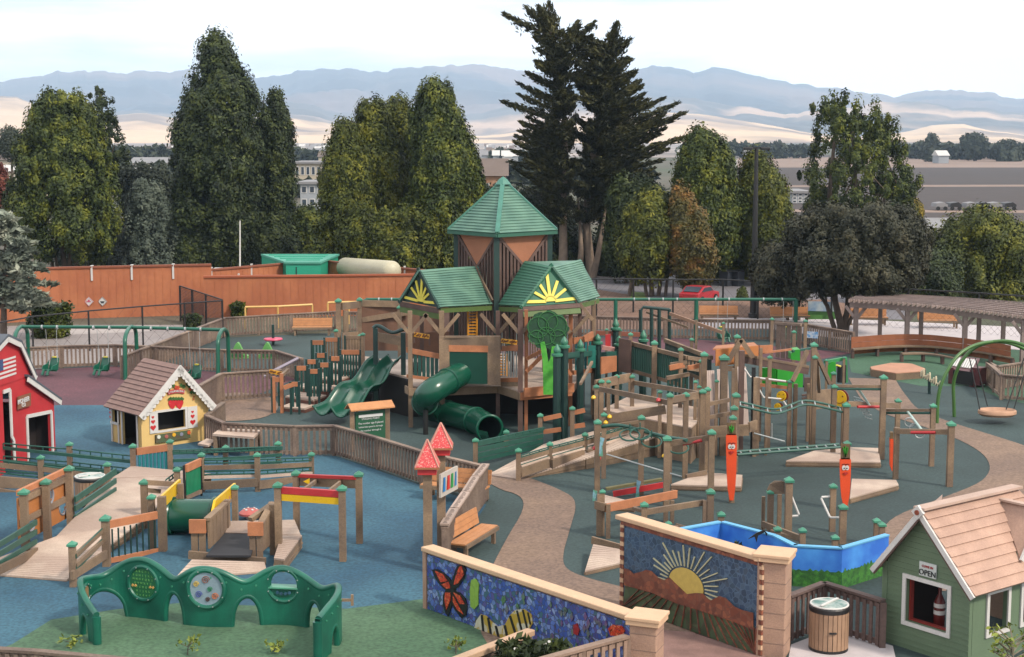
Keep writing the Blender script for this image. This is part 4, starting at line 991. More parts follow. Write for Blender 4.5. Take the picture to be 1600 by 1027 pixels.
# left gable A: left corner deeper-set, right corner nearer
dA, dL, dR_ = 53.6, 53.8, 53.0
apA, lA, rA = VY(656, 423, 53.5), VY(627, 470, 54.0), VY(687, 481, 52.9)
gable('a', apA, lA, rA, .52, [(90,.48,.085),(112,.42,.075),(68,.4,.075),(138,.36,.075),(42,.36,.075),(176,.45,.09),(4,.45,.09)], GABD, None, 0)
rb = VY(745, 417, 55.6); eb = VY(768, 477, 54.9)
shingle_roof(TW, rA+Vector((-.02,-.12,0)), eb, rb, apA+Vector((0,-.14,0)), .05, ROOFG, 16, wav=.012)
lb_ = lA+(rb-apA); shingle_roof(TW, lA+Vector((-.05,-.1,0)), lb_, rb, apA+Vector((0,-.14,0)), .05, ROOFG, 16)
MB().beam(rA+Vector((0,0,-.1)), eb+Vector((0,0,-.1)), .08, .16).build('eave_beam', GB, TW)
# right gable B with two roof wings
apB, lB, rB = VY(862, 417, 53.0), VY(816, 479, 52.2), VY(905, 473, 52.6)
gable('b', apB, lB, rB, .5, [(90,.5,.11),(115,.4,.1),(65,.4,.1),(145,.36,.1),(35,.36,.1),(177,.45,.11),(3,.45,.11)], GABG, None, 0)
r2 = VY(822, 409, 55.2); e2 = VY(781, 478, 54.6)
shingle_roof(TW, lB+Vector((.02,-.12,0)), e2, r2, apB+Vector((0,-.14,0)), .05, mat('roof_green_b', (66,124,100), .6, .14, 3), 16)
r3 = VY(905, 407, 55.0); e3 = VY(935, 465, 54.6)
shingle_roof(TW, rB+Vector((.0,-.12,0)), e3, r3, apB+Vector((0,-.14,0)), .05, ROOFG, 18, wav=.01)
MB().prism([apB, r2, r3], (0,0,-.05)).build('roof_valley', ROOFG, TW)
MB().beam(rB+Vector((0,0,-.12)), e3+Vector((0,0,-.12)), .08, .16).build('eave_beam', GB, TW); MB().beam(lB+Vector((0,0,-.12)), e2+Vector((0,0,-.12)), .08, .16).build('eave_beam', GB, TW)
board(TW, VY(900,468,52.6), VY(926,500,52.6), .12, .08, WOOD, 'brace')
post(TW, 927, 470, 655, .15, False, WOOD)
# spire
sx0, sy0 = (785-800)/FP*57, 56.6
cs = {}
for nm, px, yy in (('F',776,54.9),('L',713,56.9),('R',859,56.7),('B',795,58.7)): cs[nm] = Vector(((px-800)/FP*yy, yy, 0))
ze = VY(777, 366, 54.9).z
for nm in 'FLRB': MB().bb(cs[nm].x-.1, cs[nm].x+.1, cs[nm].y-.1, cs[nm].y+.1, dz+.02, ze).build('spire_post', mat('spire_post', (36,72,66), .6, .1, 3), TW)
APX = VY(786, 283, 56.8)
er = {}
cen = Vector((sum(cs[n].x for n in cs)/4, sum(cs[n].y for n in cs)/4, 0))
for nm, px, yy in (('F',777,54.6),('L',700,56.8),('R',870,56.6),('B',796,59.2)): er[nm] = Vector(((px-800)/FP*yy, yy, ze+.02))
for a, b in (('L','F'),('F','R'),('R','B'),('B','L')):
    A, B = er[a], er[b]; shingle_roof(TW, A, B, APX+(B-APX)*.001, APX+(A-APX)*.001, .03, ROOFG, 18, 'spire_roof')
    MB().beam(A+Vector((0,0,-.06)), B+Vector((0,0,-.06)), .08, .12).build('eave_beam', mat('trim_green', (48,104,84), .6, .1, 3), TW)
for nm in 'FLRB':
    MB().beam(er[nm]+Vector((0,0,.06)), APX+Vector((0,0,.07)), .16, .07).build('hip_board', mat('hip_green', (78,140,124), .55, .1, 3), TW)
MB().lathe(APX, [(.3,-.12),(.16,.06),(.02,.16)], 8).build('spire_tip', mat('hip_green', (78,140,124)), TW)
TRI = mat('spire_panel', (172,112,80), .75, .1, 2)
for a, b in (('L','F'),('F','R'),('R','B'),('B','L')):
    A, B = cs[a]+Vector((0,0,ze-.02)), cs[b]+Vector((0,0,ze-.02)); zl = VY(0, 415, (A.y+B.y)/2).z; M = lerp(A, B, .52); M.z = zl
    d = (B-A).normalized(); A2, B2 = A+d*.12, B-d*.12
    o = MB().prism([A2, B2, M], Vector((-d.y, d.x, 0))*.05).build('spire_panel', TRI, TW)
    # framed lattice below the triangle
    zb = dz+1.2; mb = MB(); n = int((B-A).length/.17)
    for i in range(1, n):
        t = i/n; q = lerp(A, B, t); tt = abs(t-.52)/(.52 if t < .52 else .48); zt = zl+(ze-zl)*tt-.05
        mb.beam((q.x,q.y,zb), (q.x,q.y,zt), .1, .03, up=(-d.y,d.x,0))
    mb.build('spire_lattice', WOODD, TW)
    MB().beam(lerp(A,B,.04)-Vector((0,0,.1)), M-Vector((0,0,.06)), .06, .1).build('brace', WOODD, TW); MB().beam(lerp(A,B,.96)-Vector((0,0,.1)), M-Vector((0,0,.06)), .06, .1).build('brace', WOODD, TW)
board(TW, VY(742,416,55.5), VY(769,470,54.7), .1, .06, WOOD, 'brace')
# yellow sign boards on the railing
def ysign(px0, px1, t0, t1, h, by, lab):
    y = DR(by)-.25; a = VY(px0, t0+h/2, y); b = VY(px1, t1+h/2, y); r = thing('name_board', a, lab, 'sign')
    hh = h/FP*y; MB().beam(a, b, .04, hh).build('plate', YEL if False else mat('sign_yellow', (240,172,40), .5, .05, 4), r)
    mb = MB(); n = 9; rq = random.Random(px0)
    for i in range(n):
        if i == 4: continue
        q = lerp(a, b, (i+.9)/(n+.8)); mb.beam(q+Vector((-.03,-.03,rq.uniform(-.06,0))), q+Vector((.03,-.03,rq.uniform(0,.07))), .012, .05)
    mb.build('lettering', mat('letter_brown', (120,70,20), .6, .05, 4), r)
    for q in (a, b): MB().bb(q.x-.03, q.x+.03, q.y, q.y+.06, q.z-.3, q.z).build('bracket', WOODD, r)
ysign(647, 671, 519, 523, 7, 664, 'yellow lettered board above the left railing of the tower')
ysign(783, 808, 529, 532, 7, 668, 'yellow lettered board above the short railing right of the tube slide')
ysign(421, 444, 577, 582, 6, 631, 'yellow lettered board at the foot of the tower stairs')
# yellow climbing ladder inside tower
def yladder(px, rows, by, lab, wd=.32):
    y = DR(by); t = VY(px, rows[0], y); b = VY(px, rows[1], y); r = thing('climbing_ladder', b, lab, 'ladder'); 
    for s in (-1, 1): MB().tube([b+Vector((s*wd/2,0,0)), t+Vector((s*wd/2,0,0))], .035, 6).build('side_rail', mat('ladder_yellow', (236,160,30), .45, .05, 4), r)
    mb = MB(); n = 8
    for i in range(n): z = b.z+(t.z-b.z)*(i+.5)/n; mb.tube([(b.x-wd/2,y,z),(b.x+wd/2,y,z)], .025, 6)
    mb.build('rungs', mat('ladder_yellow', (236,160,30)), r)
yladder(738, (487,525), 650, 'orange yellow ladder post standing inside the tower left of its middle')
yladder(786, (553,588), 661, 'yellow ladder below the railing right of the tube slide', .25)
# broccoli cut-out
r = thing('broccoli_sign', V(856,617,674), 'big flat broccoli cut-out on the front of the tower arch', 'cut-out')
yb = DR(676)-.45; rnd = random.Random(4); c = VY(856, 516, yb); rr_ = 33/FP*yb
pts = []
for i in range(56):
    a = 2*math.pi*i/56; k = 1+.05*math.sin(a*9+1)+.03*math.sin(a*17)
    pts.append(c+Vector((math.cos(a)*rr_*k*.98, 0, math.sin(a)*rr_*k*.92)))
o = MB().prism(pts, (0,.06,0)).build('broccoli_head', mat('broccoli_dark', (34,92,52), .7, .25, 9, fine=.3, second=(24,70,44), sec_scale=3), r)
for (dx, dzz, q) in ((-.33,.1,.36),(.3,.15,.36),(0,.3,.34),(-.05,-.2,.3),(.35,-.25,.26),(-.4,-.25,.24)):
    mb = MB(); cc = c+Vector((dx*rr_/.72, -.02, dzz*rr_/.72)); mb.tube([cc+Vector((math.cos(a)*q*rr_/.72, 0, math.sin(a)*q*rr_/.72)) for a in [2*math.pi*i/20 for i in range(20)]], .014, 5, closed=True)
    mb.build('floret_outline', mat('broccoli_light', (54,124,62), .7, .1, 6), o)
def P2(px, row): return VY(px, row, yb-.03)
MB().prism([P2(849,617),(P2(866,617)),P2(866,566),P2(871,540),P2(862,542),P2(860,560),P2(857,566),P2(854,548),P2(851,534),P2(844,535),P2(848,566)], (0,.05,0)).build('stalk', mat('broccoli_stalk', (72,176,52), .6, .1, 6, second=(98,196,70), sec_scale=5), r)
# ================================================================== tube slide
r = thing('tube_slide', G(677, 690), 'dark green spiral tube slide coming out of the tower front', 'slide')
tp = [(738,572,53.3),(728,579,52.8),(713,588,52.2),(698,597,51.7),(684,605,51.3),(672,613,51.1),(664,622,51.3),(664,632,52.0),(672,638,52.7),(686,641,52.9),(699,646,52.7),(712,654,52.3),(726,661,51.9),(742,665,51.4),(753,668,50.9),(760,670,50.3),(765,671,49.9)]
P = [VY(a, b, y) for a, b, y in tp]
P = [Vector((p.x, p.y, max(p.z, .47))) for p in P]
def smooth_path(P, it=2):
    for _ in range(it):
        Q = [P[0]]
        for a, b in zip(P[:-1], P[1:]): Q += [lerp(a,b,.25), lerp(a,b,.75)]
        Q.append(P[-1]); P = Q
    return P
P = smooth_path(P); TG = mat('tube_green', (18,86,66), .25, .08, 2, fine=.04)
MB().tube(P, .43, 24, caps=False).build('tube', TG, r, smooth=True)
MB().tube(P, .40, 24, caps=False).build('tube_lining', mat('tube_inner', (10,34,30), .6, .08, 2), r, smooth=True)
def ring(root, c, d, rad, m, rr=.04, name='flange'):
    d = Vector(d).normalized(); ref = Vector((0,0,1)); u = d.cross(ref).normalized(); v = u.cross(d)
    return MB().tube([c+u*rad*math.cos(a)+v*rad*math.sin(a) for a in [2*math.pi*i/28 for i in range(28)]], rr, 8, closed=True).build(name, m, root, smooth=True)
for t in (0, .2, .42, .62, .82): 
    i = min(len(P)-2, int(t*(len(P)-1))); ring(r, P[i], P[i+1]-P[i], .44, TG, .035)
ring(r, P[-1], P[-1]-P[-3], .43, TG, .05, 'exit_rim')
e = P[-1]; mb = MB(); q = []
for j in range(13):
    a = math.pi+math.pi*j/12; q.append(Vector((.35*math.cos(a), .25*math.cos(a), .43*math.sin(a))))
n1 = [e+v for v in q]; n2 = [e+v*.98+Vector((.3,-.42,.02)) for v in q]
mb.add(n1+n2+[v+Vector((0,0,-.03)) for v in n1+n2], [(i,i+1,13+i+1,13+i) for i in range(12)]+[(26+i,26+13+i,26+13+i+1,26+i+1) for i in range(12)]); mb.build('exit_trough', TG, r, smooth=True)
MB().tube([(P[24].x-.05,P[24].y,0),(P[24].x-.05,P[24].y,P[24].z-.35)], .09, 10).build('support', BLK, r)
MB().tube([(P[50].x,P[50].y,0),(P[50].x,P[50].y,max(.1,P[50].z-.3))], .08, 10).build('support', BLK, r)
ring(r, P[0]+Vector((0,.02,0)), P[1]-P[0], .52, TG, .05)
# ================================================================== double wave slide
r = thing('wave_slide', G(520, 657), 'double lane dark green wavy slide left of the tower', 'slide')
T = V(607, 567, 642); B = V(517, 655, 665); dv = (B-T); dh = Vector((dv.x, dv.y, 0)).normalized(); sd_ = Vector((dh.y, -dh.x, 0)); sd_ = sd_ if sd_.x > 0 else -sd_
n = 44; WD = 1.5; cols = []
prof = []   # lateral profile: (offset, height)
for k in range(29):
    s = k/28*2-1; a = abs(s); lane = (a-.5)/.5
    h = .3*max(0, (abs(lane))**2.2)
    prof.append((s*WD/2, h))
vs = []; 
for i in range(n+1):
    t = i/n; p = T+dv*t; sag = .13*math.sin(t*2*math.pi*2.1)-.05*math.sin(t*math.pi)
    zc = T.z+(B.z-T.z)*(t**.92 if t < .93 else .93**.92+(t-.93)*.25)+sag*min(1, t*5)*min(1, (1-t)*4)
    zc = max(zc, .2)
    wk = .78+.3*t
    for (o, h) in prof: vs.append((p.x+sd_.x*o*wk, p.y+sd_.y*o*wk, zc+h))
m_ = len(prof); fs = [(i*m_+k, i*m_+k+1, (i+1)*m_+k+1, (i+1)*m_+k) for i in range(n) for k in range(m_-1)]
o = MB().add(vs, fs).build('slide_bed', TG, r, smooth=True); md = o.modifiers.new('solid', 'SOLIDIFY'); md.thickness = .05; md.offset = -1
for k in (0, 14, m_-1): MB().tube([Vector(vs[i*m_+k]) for i in range(n+1)], .035, 8).build('side_lip', TG, r, smooth=True)
for k, t in ((7,.45),(21,.45)):
    i = int(n*t); q = vs[i*m_+k]; MB().tube([(q[0],q[1],0),(q[0],q[1],q[2]-.05)], .04, 8).build('support', DARK, r)
# hood and gateway at its head
r = thing('slide_gate', V(586, 600, 642), 'wooden gateway with a dark wavy hood at the head of the wavy slide', 'gate')
ga, gb = V(588, 0, 642), V(631, 0, 646); ga.z = gb.z = 0
for px, by, t in ((588,642,513),(631,646,520)): post(r, px, t, by, .2, False, GRND)
hp = [V(583,513,642),V(589,508,642),V(598,512,643),V(608,519,644),(V(618,520,645)),V(628,515,646),V(638,514,646)]
MB().tube(smooth_path(hp), .07, 8).build('hood', GRND, r, smooth=True)
pboard(r, (590,642), (630,646), (519,527,533,541), .08, WOOD, 'header'); 
# ================================================================== swing sets
def harness_swing(c, bar, label, rz=0.0, group='harness swings'):
    """c seat centre, bar: z of the bar"""
    r = thing('harness_swing', c, label, 'swing', group); X = Matrix.Translation(Vector(c)) @ Matrix.Rotation(rz, 4, 'Z')
    def T(p): return X @ Vector(p)
    mb = MB(); bk = [(-.2,.22,.5),(.2,.22,.5),(.24,.12,.05),(.2,-.12,-.1),(-.2,-.12,-.1),(-.24,.12,.05)]
    mb.prism([T((-.2,.25,.5)),T((.2,.25,.5)),T((.24,.1,0)),T((-.24,.1,0))], X.to_3x3() @ Vector((0,.06,-.03)))
    mb.prism([T((-.24,.1,0)),T((.24,.1,0)),T((.22,-.3,.06)),T((-.22,-.3,.06))], (0,0,-.07))
    for s in (-1, 1): mb.prism([T((s*.24,.2,.4)),T((s*.24,.1,0)),T((s*.23,-.3,.04)),T((s*.23,-.22,.2)),T((s*.24,.05,.25))], X.to_3x3() @ Vector((s*.04,0,0)))
    mb.tube([T((-.12,-.3,.06)),T((-.13,-.42,-.18))], .06, 8).tube([T((.12,-.3,.06)),T((.13,-.42,-.18))], .06, 8)
    mb.build('seat', SWG, r, bevel=.015)
    MB().box(T((0,.22,.52)), (.16,.1,.05), rz).build('headrest', YELP, r)
    for s in (-1, 1):
        MB().tube([T((s*.25,.12,.32)), Vector((T((s*.25,.1,0)).x, T((0,.05,0)).y, bar-.06))], .012, 5).build('chain', PALE, r)
def swing_frame(name, label, arches, barpts, zb, rr=.075, clamps=()):
    """arches: list of (near ground point, far ground point, bar point)"""
    r = thing(name, arches[0][0], label, 'swing set')
    for (a, b, c) in arches:
        c = Vector((c.x, c.y, zb)); P_ = []
        if (a-b).length > .2:
            for p, q in ((a, c),): pass
            m = lerp(a, b, .5); hw = (b-a)/2
            for t in range(0, 25):
                th = math.pi*t/24; P_.append(m-hw*math.cos(th)*.92+Vector((0,0,zb-.5+.5*math.sin(th))))
            P_ = [a]+P_+[b]
        else: P_ = [a, c]
        MB().tube(P_, rr, 10).build('arch_leg', SWG, r, smooth=True)
    MB().tube([Vector((p.x,p.y,zb)) for p in barpts], rr*.85, 10).build('top_bar', SWG, r, smooth=True)
    for q in clamps: MB().tube([q-Vector((.03,0,0)), q+Vector((.03,0,0))], rr*1.1, 10).build('clamp', PALE, r)
    return r
zb = 2.0
ar = []
for n_, f_ in (((24,592),(46,578)),((196,594),(215,578)),((341,598),(358,584))):
    a, b = G(*n_), G(*f_); ar.append((a, b, lerp(a, b, .5)))
bp = [VY(35,509,ar[0][2].y), VY(205,513,ar[1][2].y), VY(350,516,ar[2][2].y)]
zb = sum(p.z for p in bp)/3
def barat(px): 
    t = (px-35)/315; return lerp(Vector((bp[0].x,bp[0].y,zb)), Vector((bp[2].x,bp[2].y,zb)), t)
swing_frame('swing_set', 'green arched swing frame over the maroon surface on the left', ar, [a[2] for a in ar], zb, .085, [barat(x) for x in (66,90,147,172,237,263,290,314)])
for px, row, lb in ((80,578,'leftmost green harness swing seat hanging beside the barn roof'),(160,578,'green harness swing seat left of the yellow house roof'),(303,590,'green harness swing seat half hidden right of the yellow house gable')):
    b = barat({80:78,160:160,303:300}[px]); c = VY(px, row, b.y-.35); harness_swing(c, zb, lb, R(-25))
D = DR(536); zb2 = VY(0, 468, D).z
pts = [(565,VY(565,463,D).x),(930,0),(1245,0)]
bx = [VY(572, 468, D), VY(1244, 468, D)]
arx = []
for px in (962, 1088, 1244): q = VY(px, 468, D); q.z = 0; arx.append((q+Vector((.0,-.05,0)), q+Vector((0,.05,0)), q))
r = thing('swing_set', arx[0][2], 'long green swing frame running behind the tower to the right', 'swing set')
for (a, b, c) in arx: MB().tube([c, Vector((c.x,c.y,zb2))], .1, 10).build('leg', SWG, r, smooth=True)
e = bx[0]; MB().tube([e+Vector((.1,0,0)), e+Vector((-.15,-.05,-.1)), e+Vector((-.3,-.1,-.4)), Vector((e.x-.32,e.y-.1,0))], .09, 10).build('leg', SWG, r, smooth=True)
MB().tube([Vector((bx[0].x,D,zb2)), Vector((bx[1].x,D,zb2))], .075, 10).build('top_bar', SWG, r)
for px in (592,612,932,991,1014,1036,1058,1118,1139,1193,1222): q = VY(px, 468, D); MB().tube([(q.x-.03,D,zb2),(q.x+.03,D,zb2)], .09, 8).build('clamp', PALE, r)
for px, row, lb in ((1130,528,'green harness swing seat behind the wooden star roof'),(1232,528,'green harness swing seat right of the one behind the star roof')):
    harness_swing(VY(px, row, D-.3), zb2, lb, R(20))
# ================================================================== barn
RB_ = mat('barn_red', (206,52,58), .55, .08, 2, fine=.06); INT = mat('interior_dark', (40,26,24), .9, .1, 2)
R0 = G(87, 704); ld = (G(0, 745)-R0).normalized(); nb = Vector((ld.y, -ld.x, 0)); nb = nb if nb.x < 0 else -nb   # nb points away (into the barn)
def Bp(px, row, off=0):
    """photo pixel on the barn front plane"""
    d = ray(px, row); nn = nb; t = (R0.dot(nn)-0+off)/(Vector((d.x,d.y,0)).dot(nn)); p = Vector((d.x*t, d.y*t, CH+d.z*t)); return p
r = thing('barn_playhouse', R0, 'red barn playhouse with a flag painted on its gable at the left edge', 'playhouse')
U = lambda s, z, off=0: R0+ld*s+nb*off+Vector((0,0,z))
def su(px, row): p = Bp(px, row); return ((p-R0).dot(ld), p.z)
sA, zA = su(7,527); sS, zS = su(28,537); sE, zE = su(49,588); sh0, zh0 = su(38,590); sh1, zh1 = su(88,627)
sE2 = 2*sA-sE; sS2 = 2*sA-sS
dR = su(78,646); dL = su(42,653); 
# wall pieces around the small door and the big door
bd0 = su(17, 608); sB = bd0[0]; zB = bd0[1]
w1 = [U(0,0),U(0,zh1-.02),U(dR[0]-.05,zh1+(zh0-zh1)*.2),U(dR[0]-.05,0)]
def wallpoly(pts): return MB().prism([U(s,z) for s,z in pts], nb*.08)
zsh = lambda s: zh1+(zh0-zh1)*(s-sh1)/(sh0-sh1)
mb = MB()
for pts in ([(0,0),(0,zsh(0)),(dR[0],zsh(dR[0])),(dR[0],0)], [(dR[0],dR[1]),(dR[0],zsh(dR[0])),(dL[0],zsh(dL[0])),(dL[0],dL[1])], [(dL[0],0),(dL[0],zh0),(sB,zh0),(sB,0)],
            [(sE,zh0+.001),(sE,zE),(sS,zS),(sA,zA),(sS2,zS),(sE2,zE),(sE2,zh0+.001)], [(sE2,0),(sE2,zh0),(2*sA-sB,zh0),(2*sA-sB,0)], [(sB+.001,zB),(sB+.001,zh0),(2*sA-sB-.001,zh0),(2*sA-sB-.001,zB)]):
    mb.prism([U(s,z) for s,z in pts], nb*.08)
dep = 3.0
mb.prism([U(-.0,0,.09),U(0,zh1-.03,.09),U(0,zh1-.03,dep),U(0,0,dep)], ld*.08)
mb.build('wall', RB_, r)
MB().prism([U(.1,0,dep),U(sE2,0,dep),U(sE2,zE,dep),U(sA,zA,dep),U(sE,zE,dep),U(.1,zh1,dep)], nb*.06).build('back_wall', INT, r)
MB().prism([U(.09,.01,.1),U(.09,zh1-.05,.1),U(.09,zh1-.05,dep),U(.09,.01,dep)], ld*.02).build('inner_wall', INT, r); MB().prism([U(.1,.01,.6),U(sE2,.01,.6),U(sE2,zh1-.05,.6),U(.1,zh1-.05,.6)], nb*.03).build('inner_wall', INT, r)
RFD = mat('barn_roof', (92,98,108), .7, .1, 2)
for a, b in (((sh1-.12,zh1-.02),(sh0,zh0)),((sE-.1,zE-.03),(sS,zS)),((sS,zS),(sA,zA)),((sA,zA),(sS2,zS)),((sS2,zS),(sE2,zE))):
    q = [U(a[0],a[1]+.03,-.14),U(b[0],b[1]+.03,-.14),U(b[0],b[1]+.03,dep),U(a[0],a[1]+.03,dep)]; MB().prism(q, (0,0,.07)).build('roof', RFD, r)
    MB().beam(U(a[0],a[1]-.05,-.11), U(b[0],b[1]-.05,-.11), .04, .16).build('trim', WHITE, r)
def trim(pts, wd=.1): 
    for a, b in zip(pts[:-1], pts[1:]): MB().beam(U(a[0],a[1],-.03), U(b[0],b[1],-.03), .04, wd, up=tuple(nb)) if False else MB().beam(U(a[0],a[1],-.03), U(b[0],b[1],-.03), wd, .04, up=tuple(nb)).build('trim', WHITE, r)
trim([(dR[0]-.05,0),(dR[0]-.05,dR[1]+.05),(dL[0]+.05,dL[1]+.05),(dL[0]+.05,0)], .11)
trim([(sB,0),(sB,.9),(sB+.12,1.05),(sB+.12,zB),(2*sA-sB,zB)], .11)
# painted flag: stripes and canton on the gable
fa, fb = su(24,556), su(0,565); fz1 = fa[1]; fz0 = su(24,585)[1]; flag = MB(); st = (fz1-fz0)/9
fw = fb[0]-fa[0]+1.0
for i in range(0, 9, 2): flag.prism([U(fa[0],fz1-i*st,-.012),U(fa[0]+fw,fz1-i*st,-.012),U(fa[0]+fw,fz1-(i+1)*st,-.012),U(fa[0],fz1-(i+1)*st,-.012)], nb*.01)
flag.build('flag_stripes', WHITE, r)
fc = su(4,566)[0]; MB().prism([U(fc,fz1+.02,-.02),U(fa[0]+fw,fz1+.02,-.02),U(fa[0]+fw,fz1-st*5,-.02),U(fc,fz1-st*5,-.02)], nb*.01).build('flag_canton', mat('flag_blue', (66,86,132), .6, .1, 4), r)
# sign on the barn
a, b, c_, d_ = Bp(27,620,-.04), Bp(47,614,-.04), Bp(47,634,-.04), Bp(27,640,-.04)
o = MB().prism([a,b,c_,d_], -nb*.03).build('sign_board', mat('sign_brown', (142,92,66), .7, .1, 5), r)
vs, fs = text_mesh('PIONEER', .2, Bp(37,626,-.08), -ld, (0,0,1), .02); vs2, fs2 = text_mesh('CO', .17, Bp(37,633,-.08), -ld, (0,0,1), .02)
MB().add(vs, fs).add(vs2, fs2).build('lettering', LETW, o)
# ================================================================== yellow strawberry house
YH = mat('house_yellow', (246,206,132), .6, .05, 3, fine=.05); SHG = mat('shingle_brown', (150,120,112), .85, .15, 3, fine=.12)
F = G(222, 704); RR = G(327, 688); fd = (RR-F); W_ = fd.length; fd.normalize(); bd = Vector((-fd.y, fd.x, 0)); bd = bd if bd.y > 0 else -bd
Ls = G(166, 690); sd3 = bd
def Hp(px, row, off=0, org=None, nn=None):
    org = org or F; nn = nn or bd; d = ray(px, row); t = (org.dot(nn)+off)/(Vector((d.x,d.y,0)).dot(nn)); return Vector((d.x*t, d.y*t, CH+d.z*t))
r = thing('berry_playhouse', F, 'yellow playhouse with a strawberry sign, white icing trim and brown shingle roof', 'playhouse')
HU = lambda s, z, off=0: F+fd*s+bd*off+Vector((0,0,z))
def hs(px, row): p = Hp(px, row); return ((p-F).dot(fd), p.z)
sa, za = hs(277,572); zeL = hs(224,641)[1]; zeR = zeL; dp = 2.0
w0, w1_ = hs(246,643), hs(290,672); wx0, wx1 = hs(246,650)[0], hs(289,650)[0]; wz1 = hs(262,643)[1]; wz0 = hs(262,671)[1]
sl_ = (za-.05-zeL)/sa
mb = MB(); roofz = lambda s: zeL+(za-zeL)*(s/sa if s < sa else (W_-s)/(W_-sa))
for pts in ([(0,0),(0,zeL),(wx0,roofz(wx0)),(wx0,0)], [(wx1,0),(wx1,roofz(wx1)),(W_,zeL),(W_,0)], [(wx0,0),(wx0,wz0),(wx1,wz0),(wx1,0)], [(wx0,wz1),(wx0,roofz(wx0)),(sa,za),(wx1,roofz(wx1)),(wx1,wz1)]): mb.prism([HU(s,z) for s,z in pts], bd*.08)
# side wall: posts and half wall on the left
mb.prism([HU(0,0,.09),HU(0,zeL-.02,.09),HU(0,zeL-.02,.22),HU(0,0,.22)], fd*.08)
mb.prism([HU(0,0,dp*.62),HU(0,zeL-.02,dp*.62),HU(0,zeL-.02,dp*.7),HU(0,0,dp*.7)], fd*.08).prism([HU(0,0,dp*.7),HU(0,.62,dp*.7),HU(0,.62,dp),HU(0,0,dp)], fd*.08).prism([HU(0,0,dp*.95),HU(0,zeL-.02,dp*.95),HU(0,zeL-.02,dp),HU(0,0,dp)], fd*.08)
mb.prism([HU(W_,0,.09),HU(W_,zeL-.02,.09),HU(W_,zeL-.02,dp),HU(W_,0,dp)], -fd*.08)
mb.build('wall', YH, r)
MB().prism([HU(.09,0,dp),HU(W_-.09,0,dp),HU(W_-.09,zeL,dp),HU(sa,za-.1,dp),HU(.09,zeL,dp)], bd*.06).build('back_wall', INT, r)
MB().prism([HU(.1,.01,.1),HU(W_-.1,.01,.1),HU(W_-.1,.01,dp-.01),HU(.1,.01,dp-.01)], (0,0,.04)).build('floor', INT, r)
oh = .17; e0 = HU(-oh, zeL-oh*sl_*.95, -.18); e1 = HU(-oh, zeL-oh*sl_*.95, dp+.12); r0_ = HU(sa, za+.02, -.18); r1_ = HU(sa, za+.02, dp+.12)
shingle_roof(r, e0, e1, r1_, r0_, .03, SHG, 12)
e2_ = HU(W_+oh, zeL-oh*sl_*.95, -.18); e3_ = HU(W_+oh, zeL-oh*sl_*.95, dp+.12); shingle_roof(r, e2_, e3_, r1_, r0_, .03, SHG, 12)
# icing bargeboard with scallops
for (a, b) in ((HU(-oh,zeL-oh*sl_*.95,-.2), HU(sa,za+.03,-.2)), (HU(W_+oh,zeL-oh*sl_*.95,-.2), HU(sa,za+.03,-.2))):
    mb = MB(); d = (b-a).normalized(); up = Vector((0,0,1))-d*d.z; up.normalize(); mb.beam(a-up*.07, b-up*.07, .03, .19)
    n = 13
    for i in range(n):
        q = lerp(a, b, (i+.5)/n)-up*.165; mb.disc(q, bd, .075, .03, 12)
    mb.build('icing_trim', WHITE, r)
def frame(root, U_, s0, s1, z0, z1, off, wd=.07, m=WHITE, name='window_frame', nn=None):
    mb = MB(); nn = nn
    for a, b in (((s0-wd,z0-wd/2),(s1+wd,z0-wd/2)),((s0-wd,z1+wd/2),(s1+wd,z1+wd/2))): mb.prism([U_(a[0],a[1]-wd/2,off),U_(b[0],b[1]-wd/2,off),U_(b[0],b[1]+wd/2,off),U_(a[0],a[1]+wd/2,off)], nn)
    for s in (s0-wd/2, s1+wd/2): mb.prism([U_(s-wd/2,z0,off),U_(s+wd/2,z0,off),U_(s+wd/2,z1,off),U_(s-wd/2,z1,off)], nn)
    return mb.build(name, m, root)
wf = frame(r, HU, wx0, wx1, wz0, wz1, -.03, .075, nn=bd*.03)
HEART = mat('heart_red', (214,40,44), .5, .05, 5)
def heart(c, u, v, s, nn):
    pts = []
    for i in range(20):
        t = 2*math.pi*i/20; x = 16*math.sin(t)**3; y = 13*math.cos(t)-5*math.cos(2*t)-2*math.cos(3*t)-math.cos(4*t); pts.append(c+u*(x*s/32)+v*(y*s/32))
    return pts
for k_, (pa, pb) in enumerate((((233,646),(243,676)),((291,640),(308,669)))):
    s0, s1 = hs(*pa)[0], hs(pb[0],pb[1])[0]; s0, s1 = (s0, wx0-.08) if k_ == 0 else (wx1+.08, s1)
    sh = MB().prism([HU(s0,wz0-.06,-.04),HU(s1,wz0-.06,-.04),HU(s1,wz1+.06,-.04),HU(s0,wz1+.06,-.04)], bd*.04).build('shutter', WHITE, r)
    for j, (f, s) in enumerate(((.8,.1),(.55,.15),(.22,.2))): MB().prism(heart(HU((s0+s1)/2, wz0+(wz1-wz0)*f, -.05), fd, Vector((0,0,1)), s, bd), bd*.01).build('heart', HEART, sh)
MB().prism([HU(wx0-.3,.3,.6),HU(wx1+.3,.3,.6),HU(wx1+.3,wz1+.05,.6),HU(wx0-.3,wz1+.05,.6)], bd*.02).build('dark_curtain', BLK, r)
